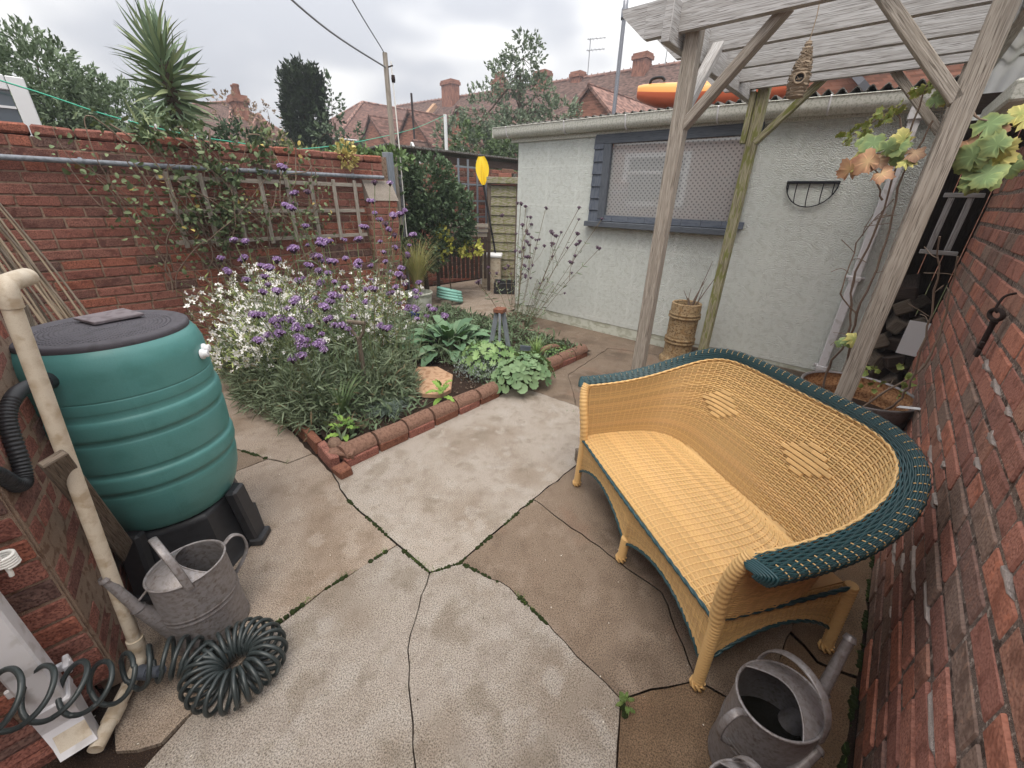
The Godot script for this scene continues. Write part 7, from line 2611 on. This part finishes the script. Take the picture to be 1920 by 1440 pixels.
func make_garden() -> void:
	rng.seed = 91
	# conduit along the wall
	var cd := thing("wall_conduit", "long grey metal pipe running along the garden wall below its coping", "pipe", Vector3(-4.69, 1.69, 0))
	var cm := Mesher.new()
	cm.tube([Vector3(0, 0, 1.3), Vector3(0.0, -0.006, -0.8), Vector3(0, 0.0, -2.66)], 0.019, 12)
	put(cd, "pipe", cm.mesh(), M.conduit)
	for z in [-0.18, -1.35, -2.3]:
		var q := Mesher.new()
		q.tube([Vector3(-0.002, -0.003, z - 0.012), Vector3(-0.002, -0.003, z + 0.012)], 0.024, 12)
		q.box(Vector3(-0.025, 0, z), Vector3(0.03, 0.05, 0.018), Basis.IDENTITY, 0.002)
		put(cd, "saddle_clip", q.mesh(), M.conduit)
	# trellis on the garden wall
	var tr := thing("wall_trellis", "pale grey square trellis fixed to the garden wall behind the verbena", "trellis", Vector3(-4.69, 0, 0))
	for y in [1.09, 1.345, 1.60]:
		var q := Mesher.new()
		q.box(Vector3(0.016, y, -1.48), Vector3(0.014, 0.036, 1.78), Basis.IDENTITY, 0.002)
		put(tr, "lath", q.mesh(), M.post_wood)
	for k in 8:
		var q := Mesher.new()
		q.box(Vector3(0.031, 1.345, -0.66 - 0.232 * k), Vector3(0.014, 0.60, 0.036), Basis.IDENTITY, 0.002)
		put(tr, "lath", q.mesh(), M.post_wood)
	climber("straggly honeysuckle over the wall top, pipe and left part of the trellis", [-0.35, -1.6], 42, 1250)
	var yb := thing("yellow_sprig", "sprig of yellow leaves on the wall top left of the grey post", "plant", Vector3(-4.66, 1.83, -2.24))
	crown(yb, "foliage", [[Vector3(0, 0.05, 0), Vector3(0.07, 0.12, 0.09)]], 260, leaf_mesh(0.035, 0.012), "#cdbd80", "#a89b5c")
	# grey post and old pole
	var gp := Mesher.new()
	gp.box(Vector3(0, 0.98, 0), Vector3(0.09, 1.96, 0.09), Basis.IDENTITY, 0.004)
	solo("fence_post", "square blue-grey painted post at the end of the garden wall", "post", gp.mesh(), M.grey_paint, Vector3(-4.83, 0, -2.82), 0.2)
	var pl := thing("washing_pole", "tall weathered wooden pole on a thin steel foot, carrying wires", "pole", Vector3(-5.14, 0, -3.10))
	var pm := Mesher.new()
	pm.tube([Vector3(0, 1.15, 0), Vector3(-0.012, 2.2, 0.004), Vector3(-0.02, 3.0, 0.0)], [0.034, 0.031, 0.027], 12)
	put(pl, "pole", pm.mesh(), M.post_wood)
	var pf := Mesher.new()
	pf.tube([Vector3(0.015, 0, -0.03), Vector3(0.012, 1.75, -0.045)], 0.021, 10)
	put(pl, "steel_foot", pf.mesh(), M.steel)
	var pw := Mesher.new()
	pw.tube(curve([Vector3(0.03, 2.92, -0.04), Vector3(0.045, 2.0, -0.05), Vector3(0.045, 1.2, -0.05), Vector3(0.07, 1.0, -0.04)], 5), 0.008, 6)
	put(pl, "cord", pw.mesh(), M.rope)
	var pb := Mesher.new()
	pb.tube([Vector3(-0.02, 2.86, 0), Vector3(0.05, 2.88, -0.05)], 0.008, 6)
	pb.lathe([Vector2(0.001, 2.72), Vector2(0.02, 2.72), Vector2(0.024, 2.75), Vector2(0.02, 2.79), Vector2(0.001, 2.79)], 10, Vector3(0.035, 0, -0.05))
	put(pl, "pulley", pb.mesh(), M.iron)
	var w1 := Mesher.new()
	w1.tube(curve([Vector3(-5.15, 2.86, -3.09), Vector3(-4.6, 2.93, -2.1), Vector3(-4.0, 3.16, -1.15), Vector3(-2.9, 3.95, 0.9)], 8), 0.009, 5)
	solo("overhead_cable", "grey cable sagging from the old pole towards the house at top left", "cable", w1.mesh(), M.cable)
	var w2 := Mesher.new()
	w2.tube(curve([Vector3(-5.16, 3.0, -3.09), Vector3(-4.0, 3.32, -1.9), Vector3(-2.2, 3.95, -0.4)], 8), 0.006, 5)
	solo("overhead_cable", "thin cable rising steeply from the top of the old pole", "cable", w2.mesh(), M.cable)
	# the neighbours' washing line with pegs beyond the wall
	var ln := Mesher.new()
	ln.tube(curve([Vector3(-5.6, 2.52, 1.2), Vector3(-5.6, 2.24, 0.0), Vector3(-5.6, 2.08, -0.6), Vector3(-5.75, 2.0, -1.4), Vector3(-6.2, 2.06, -2.6), Vector3(-9.5, 2.9, -6.2), Vector3(-11.1, 3.62, -8.45)], 8), 0.006, 5)
	solo("washing_line", "green washing line running behind the garden wall", "washing line", ln.mesh(), M.green_line)
	for q in 7:
		var pg := Mesher.new()
		var t := q / 6.0
		pg.box(Vector3(0, 0, 0), Vector3(0.012, 0.075, 0.016), Basis(Vector3.RIGHT, R(-0.3, 0.3)), 0.003)
		pg.box(Vector3(0.014, 0.0, 0), Vector3(0.010, 0.07, 0.016), Basis(Vector3.RIGHT, R(-0.2, 0.2)), 0.003)
		solo("clothes_peg", "white peg on the washing line, %s of the row" % ["first from left", "second from left", "third from left", "middle one", "third from right", "second from right", "rightmost"][q], "clothes peg", pg.mesh(), M.white, Vector3(-5.60 - 0.1 * t, 2.055 - 0.045 * t, -0.62 - 0.62 * t), 0.0, "pegs on the washing line")
	for q in 5:
		var sk := Mesher.new()
		sk.box(Vector3(0, -0.04, 0), Vector3(0.03, 0.13, 0.06), Basis(Vector3.RIGHT, R(-0.3, 0.3)), 0.012)
		solo("black_peg_bag", "black cloth scrap pegged to the washing line, %s" % ["nearest the left end", "second from left", "in the middle", "second from right", "nearest the yucca"][q], "cloth", sk.mesh(), M.black, Vector3(-5.62 - 0.02 * q, 2.02 - 0.012 * q, -0.66 - 0.135 * q), 0.0, "black scraps on the washing line")
	var wpst := Mesher.new()
	wpst.tube([Vector3(0, 0, 0), Vector3(0, 3.65, 0)], 0.05, 8)
	solo("clothes_post", "white clothes line post in front of the brick gables", "post", wpst.mesh(), M.white, Vector3(-11.15, 0, -8.5))
	# neighbour's white window frame, left edge
	var nw := thing("white_window", "white framed window corner above the garden wall at the left edge", "window", Vector3(-6.0, 0, 0))
	for e in [[Vector3(0, 1.15, -0.01), Vector3(0.06, 2.40, 0.11)], [Vector3(0, 2.30, 0.55), Vector3(0.058, 0.11, 1.0)], [Vector3(0, 1.15, 1.1), Vector3(0.06, 2.40, 0.1)]]:
		var q := Mesher.new()
		q.box(e[0], e[1], Basis.IDENTITY, 0.006)
		put(nw, "frame", q.mesh(), M.white)
	var np := Mesher.new()
	np.box(Vector3(-0.01, 1.2, 0.55), Vector3(0.012, 2.1, 1.0))
	put(nw, "pane", np.mesh(), M.far_glass)
	for y in [2.12, 1.9, 1.68]:
		var q := Mesher.new()
		q.box(Vector3(0.004, y, 0.55), Vector3(0.02, 0.018, 1.0))
		put(nw, "glazing_bar", q.mesh(), M.white)
	# shrubs, trellis and clutter in the far corner
	var lf := leaf_mesh(0.05, 0.013, 0.25, 0.2)
	tree("laurel_shrub", "big dark glossy evergreen shrub behind the old pole", "shrub", Vector3(-5.30, 0, -3.58), 1.1, 0.04, [[Vector3(-0.1, 1.45, 0.35), Vector3(0.3, 0.52, 0.42)], [Vector3(0.05, 1.55, -0.1), Vector3(0.32, 0.48, 0.42)], [Vector3(0.1, 1.20, -0.45), Vector3(0.28, 0.5, 0.36)], [Vector3(0.0, 0.95, 0.1), Vector3(0.3, 0.5, 0.5)]], 19000, lf, "#687c5e", "#41543a")
	tree("wall_ivy", "pale green shrub foliage tumbling along the wall top left of the pole", "shrub", Vector3(-5.15, 0, -2.72), 1.7, 0.02, [[Vector3(-0.1, 1.88, 0.1), Vector3(0.22, 0.09, 0.32)], [Vector3(0.05, 1.89, -0.3), Vector3(0.22, 0.09, 0.28)]], 1000, leaf_mesh(0.06, 0.018, 0.3, 0.3), "#7f9663", "#5b744a")
	tree("golden_shrub", "small golden-leaved shrub in front of the dark evergreen", "shrub", Vector3(-5.05, 0, -3.85), 0.5, 0.012, [[Vector3(-0.05, 0.88, 0.1), Vector3(0.08, 0.22, 0.12)], [Vector3(0.05, 0.78, -0.35), Vector3(0.10, 0.12, 0.18)]], 700, leaf_mesh(0.045, 0.016), "#d8d070", "#a8b04c")
	var t2 := thing("tall_trellis", "tall narrow grey trellis against the back wall beside the paddle", "trellis", Vector3(-6.20, 0, 0))
	for k in 4:
		var q := Mesher.new()
		q.box(Vector3(0.02, 1.45, -4.95 - 0.215 * k), Vector3(0.022, 1.3, 0.032), Basis.IDENTITY, 0.002)
		put(t2, "upright", q.mesh(), M.grey_paint)
	for k in 5:
		var q := Mesher.new()
		q.box(Vector3(0.0, 0.9 + 0.27 * k, -5.27), Vector3(0.018, 0.03, 0.72), Basis.IDENTITY, 0.002)
		put(t2, "crossbar", q.mesh(), M.grey_paint)
	var pd := thing("kayak_paddle", "yellow-bladed paddle with a black shaft leaning on the back wall", "paddle", Vector3(-5.60, 0.02, -5.28))
	var sh := Mesher.new()
	sh.tube([Vector3(0.12, 0.0, -0.05), Vector3(-0.235, 1.72, 0.07)], 0.017, 10)
	put(pd, "shaft", sh.mesh(), M.black)
	var bl := []
	for y in 13:
		var t := y / 12.0
		var row := PackedVector3Array()
		for x in 9:
			var u := x / 4.0 - 1.0
			var hw := 0.125 * pow(sin(PI * (0.10 + 0.80 * t)), 0.7) * (1.0 if u > 0 else 0.9) * (1.0 - 0.5 * pow(1.0 - t, 3.0))
			row.append(Vector3(u * hw * 0.72, t * 0.44, u * hw * 0.7 * -1.0) + Vector3(0.02, 0, 0.02) * (u * u + 0.5 * sin(t * PI)))
		bl.append(row)
	var bm := Mesher.new()
	bm.grid(bl)
	bm.tube([Vector3(0.02, 0.0, 0.02), Vector3(0.026, 0.36, 0.026)], [0.018, 0.006], 8)
	put(pd, "blade", bm.mesh(), M.yellow, Transform3D(Basis(Vector3(0, 0, 1), 0.13), Vector3(-0.235, 1.68, 0.06)))
	# slatted cupboard with bricks on top
	var cb := thing("slatted_cupboard", "narrow timber cupboard clad in overlapping slats beside the shed corner", "cupboard", Vector3(-5.72, 0, -5.62), 0.72)
	for k in 11:
		var q := Mesher.new()
		q.box(Vector3(0, 0.09 + 0.152 * k, 0.21), Vector3(0.44, 0.165, 0.016), Basis(Vector3.RIGHT, -0.13), 0.002)
		put(cb, "slat", q.mesh(), M.fence_wood)
	for x in [-0.25, 0.25]:
		var q := Mesher.new()
		q.box(Vector3(x, 0.88, 0.2), Vector3(0.06, 1.76, 0.06), Basis.IDENTITY, 0.003)
		put(cb, "post", q.mesh(), M.old_wood)
	var cbk := Mesher.new()
	cbk.box(Vector3(0, 0.86, -0.05), Vector3(0.5, 1.7, 0.44), Basis.IDENTITY, 0.004)
	put(cb, "carcass", cbk.mesh(), M.dark_wood)
	var ct := Mesher.new()
	ct.box(Vector3(0.02, 1.78, 0.0), Vector3(0.62, 0.10, 0.58), Basis.IDENTITY, 0.006)
	put(cb, "top_board", ct.mesh(), M.fence_wood)
	for q in 3:
		var b2 := Mesher.new()
		b2.box(Vector3.ZERO, Vector3(0.215, 0.065, 0.10), Basis.IDENTITY, 0.006, q * 1.1, 0.006)
		solo("loose_brick", ["red brick lying on the slatted cupboard's top", "grey mossy slab piece on the cupboard, behind the red brick", "topmost flat tile piece of the pile on the cupboard"][q], "brick", b2.mesh(), [M.brick0, M.asbestos, M.edging][q], Vector3(-5.62 + [0.0, -0.06, -0.02][q], 1.865 + 0.066 * [0, 0, 1][q], -5.60 + [0.06, -0.12, -0.02][q]), 0.6 + q * 0.5)
	var gpst := Mesher.new()
	gpst.box(Vector3(0, 0.85, 0), Vector3(0.09, 1.7, 0.07), Basis.IDENTITY, 0.004)
	solo("gate_post", "upright dark timber post squeezed between cupboard and shed corner", "post", gpst.mesh(), M.old_wood, Vector3(-5.32, 0, -5.72), 0.7)
	var bn := thing("wooden_bench", "old slatted wooden bench stacked upright by the dark evergreen", "bench", Vector3(-5.62, 0, -4.55), 0.85)
	for k in 3:
		var q := Mesher.new()
		q.box(Vector3(0, 0.93 + 0.075 * k, 0.02 * k), Vector3(0.86, 0.06, 0.022), Basis.IDENTITY, 0.004)
		put(bn, "slat", q.mesh(), M.post_wood)
	for k in 11:
		var q := Mesher.new()
		q.box(Vector3(-0.38 + 0.076 * k, 0.55, 0.0), Vector3(0.052, 0.68, 0.02), Basis.IDENTITY, 0.003)
		put(bn, "slat", q.mesh(), M.dark_wood)
	for x in [-0.44, 0.44]:
		var q := Mesher.new()
		q.box(Vector3(x, 0.52, 0.0), Vector3(0.055, 1.04, 0.05), Basis.IDENTITY, 0.004)
		put(bn, "leg", q.mesh(), M.dark_wood)
	var hp := []
	for q in 15:
		var a := -0.35 + (PI * 0.82) * q / 14.0
		hp.append(Vector3(cos(a) * 0.30, 0.66 + sin(a) * 0.44, -cos(a) * 0.22))
	var hm := Mesher.new()
	hm.tube(hp, 0.010, 7)
	solo("cane_hoop", "thin bent cane hoop arching in front of the wooden bench", "hoop", hm.mesh(), M.cane, Vector3(-5.35, 0, -4.28))
	var bx := thing("white_bin", "cream square bin with a white lid beside the cupboard", "bin", Vector3(-5.55, 0, -5.15), 0.75)
	var b1 := Mesher.new()
	b1.box(Vector3(0, 0.27, 0), Vector3(0.34, 0.54, 0.32), Basis.IDENTITY, 0.012)
	put(bx, "body", b1.mesh(), M.cream_pipe)
	var b3 := Mesher.new()
	b3.box(Vector3(0, 0.565, 0), Vector3(0.38, 0.05, 0.36), Basis.IDENTITY, 0.012)
	b3.box(Vector3(-0.175, 0.30, 0), Vector3(0.02, 0.46, 0.34), Basis.IDENTITY, 0.004)
	put(bx, "lid", b3.mesh(), M.white)
	var cr := thing("black_crate", "low black plastic crate on the paving by the shed corner", "crate", Vector3(-5.0, 0, -5.05), 0.75)
	for e in [[Vector3(0, 0.10, 0.17), Vector3(0.5, 0.18, 0.015)], [Vector3(0, 0.10, -0.17), Vector3(0.5, 0.18, 0.015)], [Vector3(0.243, 0.10, 0), Vector3(0.015, 0.18, 0.325)], [Vector3(-0.243, 0.10, 0), Vector3(0.015, 0.18, 0.325)]]:
		var q := Mesher.new()
		q.box(e[0], e[1], Basis.IDENTITY, 0.004)
		put(cr, "side", q.mesh(), M.black_plastic)
	var q9 := Mesher.new()
	q9.box(Vector3(0, 0.015, 0), Vector3(0.48, 0.02, 0.33))
	put(cr, "base", q9.mesh(), M.black_plastic)
	var gpot := thing("grass_pot", "round mossy stone planter at the back of the bed", "pot", Vector3(-4.83, 0, -3.10))
	var gpm := Mesher.new()
	gpm.lathe([Vector2(0.001, 0), Vector2(0.15, 0), Vector2(0.165, 0.05), Vector2(0.18, 0.27), Vector2(0.192, 0.275), Vector2(0.194, 0.30), Vector2(0.176, 0.302), Vector2(0.17, 0.25), Vector2(0.001, 0.255)], 28)
	put(gpot, "pot", gpm.mesh(), M.plinth)
	var og := thing("ornamental_grass", "straw-coloured ornamental grass growing in the round stone planter", "grass plant", Vector3(-4.83, 0.25, -3.10))
	grass_tuft(og, "blades", 560, 0.95, 0.52, "#cfc490", "#a3a56c", 0.0042)
	var bp := Mesher.new()
	bp.lathe([Vector2(0.001, 0), Vector2(0.085, 0), Vector2(0.09, 0.01), Vector2(0.06, 0.05), Vector2(0.055, 0.12), Vector2(0.07, 0.17), Vector2(0.062, 0.175), Vector2(0.05, 0.14), Vector2(0.001, 0.13)], 22)
	solo("blue_pot", "small glossy cobalt blue pot in front of the stone planter", "pot", bp.mesh(), M.blue_glaze, Vector3(-4.36, 0.0, -2.72))
	var hz := Mesher.new()
	for k in 4:
		var ring := []
		for q in 25:
			var a := TAU * q / 24.0
			ring.append(Vector3(cos(a) * (0.20 - 0.012 * k), 0.05 + 0.04 * k + sin(a) * 0.05, sin(a) * 0.17))
		hz.tube(ring, 0.026, 8, false)
	solo("hose_coil", "coil of pale teal hose behind the broad ribbed leaves", "hose", hz.mesh(), M.teal_soft, Vector3(-5.05, 0.02, -3.80))
	var lr := thing("lean_to_roof", "dark low lean-to roof edge above the far brick wall", "roof", Vector3(-6.95, 2.08, -6.9))
	var l1 := Mesher.new()
	l1.box(Vector3(0, 0.10, 0), Vector3(1.2, 0.03, 6.4), Basis(Vector3(0, 0, 1), 0.05), 0.004)
	put(lr, "sheet", l1.mesh(), M.asbestos)
	var l2 := Mesher.new()
	l2.box(Vector3(0.5, 0.0, 0), Vector3(0.04, 0.12, 6.3), Basis.IDENTITY, 0.004)
	put(lr, "fascia", l2.mesh(), M.dark_wood)
	# low duckboard under the sofa's left end
	var du := thing("duckboard", "short stack of grey decking slats under the sofa's left end", "decking", Vector3(-1.10, 0, -1.86), 0.9)
	for k in 4:
		var q := Mesher.new()
		q.box(Vector3(0, 0.018 + 0.022 * k, 0.0), Vector3(0.16, 0.017, 0.09), Basis.IDENTITY, 0.002)
		put(du, "slat", q.mesh(), M.old_wood)

	# trees and shrubs beyond the walls
	var tl := tiny_leaf(0.085, 0.02)
	tree("olive_bush", "big grey-green bush behind the wall at the left edge", "tree", Vector3(-8.4, 0, -0.2), 2.2, 0.08, [[Vector3(0, 2.4, 0.7), Vector3(0.8, 0.75, 0.7)], [Vector3(0, 2.55, 0.0), Vector3(0.8, 0.62, 0.6)], [Vector3(0.1, 2.2, -0.55), Vector3(0.8, 0.6, 0.6)], [Vector3(0, 1.9, -1.1), Vector3(0.7, 0.6, 0.55)], [Vector3(0.1, 2.0, 0.2), Vector3(0.9, 0.7, 0.9)]], 30000, tiny_leaf(0.07, 0.014), "#8d9c82", "#65765c")
	tree("clipped_cypress", "dark dense columnar clipped cypress beyond the garden wall", "tree", Vector3(-13.0, 0, -5.25), 3.6, 0.1, [[Vector3(0, 3.9, 0), Vector3(0.50, 0.62, 0.50)], [Vector3(0, 3.3, 0), Vector3(0.56, 0.8, 0.56)], [Vector3(0, 2.4, 0), Vector3(0.56, 0.9, 0.56)], [Vector3(0.2, 4.0, -0.2), Vector3(0.3, 0.45, 0.3)]], 16000, tiny_leaf(0.11, 0.02), "#39482f", "#222e22", "", 1.2)
	tree("airy_birch", "tall loose-crowned tree in front of the terrace, right of the pole", "tree", Vector3(-11.1, 0, -11.6), 5.2, 0.09, [[Vector3(0.05, 5.55, 0), Vector3(0.65, 0.7, 0.65)], [Vector3(-0.35, 5.05, 0.35), Vector3(0.6, 0.5, 0.6)], [Vector3(0.3, 4.6, -0.4), Vector3(0.7, 0.5, 0.7)], [Vector3(-0.9, 4.1, 0.8), Vector3(0.75, 0.65, 0.75)], [Vector3(0.8, 4.0, -0.9), Vector3(0.85, 0.6, 0.85)], [Vector3(0.0, 3.5, 0.1), Vector3(1.2, 0.6, 1.2)], [Vector3(1.3, 3.2, -1.3), Vector3(0.7, 0.6, 0.7)], [Vector3(-1.1, 3.0, 1.0), Vector3(0.8, 0.6, 0.8)], [Vector3(0.2, 2.7, 0), Vector3(1.3, 0.6, 1.2)], [Vector3(-1.6, 3.3, 1.5), Vector3(0.7, 0.6, 0.7)], [Vector3(1.7, 2.7, -1.7), Vector3(0.8, 0.6, 0.8)]], 13500, tiny_leaf(0.12, 0.03), "#8a9680", "#67765f")
	tree("young_sapling", "slender sapling with small leaves just right of the cypress", "tree", Vector3(-10.0, 0, -4.62), 2.9, 0.03, [[Vector3(0, 3.2, 0), Vector3(0.16, 0.5, 0.16)], [Vector3(-0.1, 2.7, 0.15), Vector3(0.3, 0.4, 0.3)], [Vector3(0.15, 2.5, -0.25), Vector3(0.3, 0.45, 0.3)]], 620, tiny_leaf(0.09, 0.022), "#6b7b62", "#4a5a48")
	tree("bare_tree", "pinkish bare-twigged tree beside the red chimney pots", "tree", Vector3(-19.2, 0, -5.4), 3.4, 0.07, [[Vector3(0, 4.1, 0.2), Vector3(0.8, 0.55, 0.8)], [Vector3(0.2, 3.9, -0.9), Vector3(0.7, 0.6, 0.7)]], 500, tiny_leaf(0.10, 0.03), "#a58a72", "#7d6a58")
	tree("dark_shrub", "dark round shrub over the wall right of the yucca", "shrub", Vector3(-8.7, 0, -2.4), 1.4, 0.04, [[Vector3(0, 2.2, 0.05), Vector3(0.35, 0.32, 0.3)], [Vector3(0, 1.9, -0.4), Vector3(0.4, 0.35, 0.4)]], 1900, tl, "#4a5c44", "#33442f")
	tree("olive_shrub", "brownish green shrub between the dark shrub and the cypress", "shrub", Vector3(-8.9, 0, -3.0), 1.4, 0.04, [[Vector3(0, 2.15, 0.1), Vector3(0.4, 0.35, 0.3)], [Vector3(0, 1.95, -0.5), Vector3(0.4, 0.3, 0.4)]], 1500, tl, "#7f8257", "#5d6644")
	tree("hedge_shrub", "green shrub at the foot of the airy tree above the back wall", "shrub", Vector3(-9.0, 0, -9.2), 1.6, 0.05, [[Vector3(0, 2.6, 0), Vector3(0.8, 0.5, 0.7)], [Vector3(-0.8, 2.7, 0.9), Vector3(0.5, 0.6, 0.5)], [Vector3(0.9, 2.6, -1.0), Vector3(0.8, 0.5, 0.7)]], 4200, tiny_leaf(0.10, 0.03), "#66794f", "#475a3a")
	# yuccas
	var blade := Mesher.new()
	var BP := []
	for q in 7:
		var t := q / 6.0
		var hw := 0.0135 * (0.6 + 0.7 * sin(PI * minf(t * 1.1, 1.0))) * (1.0 - pow(t, 3.0))
		BP.append(PackedVector3Array([Vector3(-hw, t, hw * 0.5 - 0.10 * t * t * t), Vector3(0, t, -0.10 * t * t * t), Vector3(hw, t, hw * 0.5 - 0.10 * t * t * t)]))
	blade.grid(BP)
	var bmesh := blade.mesh()
	var greens := []
	for q in 5:
		greens.append(mt(hex(["#74886a", "#82936e", "#667a60", "#8d9870", "#6c8064"][q]), 0.55, {"two": true, "back": Color(0.15, 0.17, 0.08)}))
	var drym := mt(hex("#b3a07a"), 0.8, {"two": true})
	for y in 3:
		var Y: Array = [[Vector3(-5.92, 0, -1.08), 2.62, 0.47, 230, "tall spiky yucca with a skirt of drooping dead leaves behind the wall"], [Vector3(-7.6, 0, -1.15), 2.15, 0.6, 44, "smaller yucca half hidden between the left bush and the tall one"], [Vector3(-6.3, 0, -0.86), 1.78, 0.55, 46, "low yucca rosette just above the wall, below the tall one"]][y]
		var yu := thing("yucca", Y[4], "yucca", Y[0], 0.0, "")
		var tm := Mesher.new()
		tm.tube([Vector3.ZERO, Vector3(0.02, Y[1] * 0.6, 0), Vector3(0, Y[1] + 0.1, 0)], [0.09, 0.075, 0.05], 10)
		put(yu, "trunk", tm.mesh(), M.bark)
		for q in int(Y[3]):
			var t: float = float(q) / Y[3]
			var a := q * 2.39996
			var el := lerpf(1.45, -1.05, pow(t, 0.75)) + R(-0.12, 0.12)
			var d := Vector3(cos(a) * cos(el), sin(el), sin(a) * cos(el))
			var L: float = Y[2] * R(0.85, 1.1) * (1.0 - 0.25 * t)
			put(yu, "blade", bmesh, drym if (t > 0.86 and R(0, 1) < 0.75) else greens[rng.randi() % 5], Transform3D(along(d, R(0, TAU)) * Basis.from_scale(Vector3(1.0 + 0.35 * R(0, 1), L, 1.0)), Vector3(0, Y[1] + 0.10 - (0.62 if y == 0 else 0.3) * t, 0)))

func _ready() -> void:
	rng.seed = 11
	make_view()
	make_materials()
	make_ground()
	make_walls()
	make_shed()
	make_pergola()
	make_houses()
	make_sofa()
	make_butt()
	make_cans()
	make_corner()
	make_bed()
	make_garden()
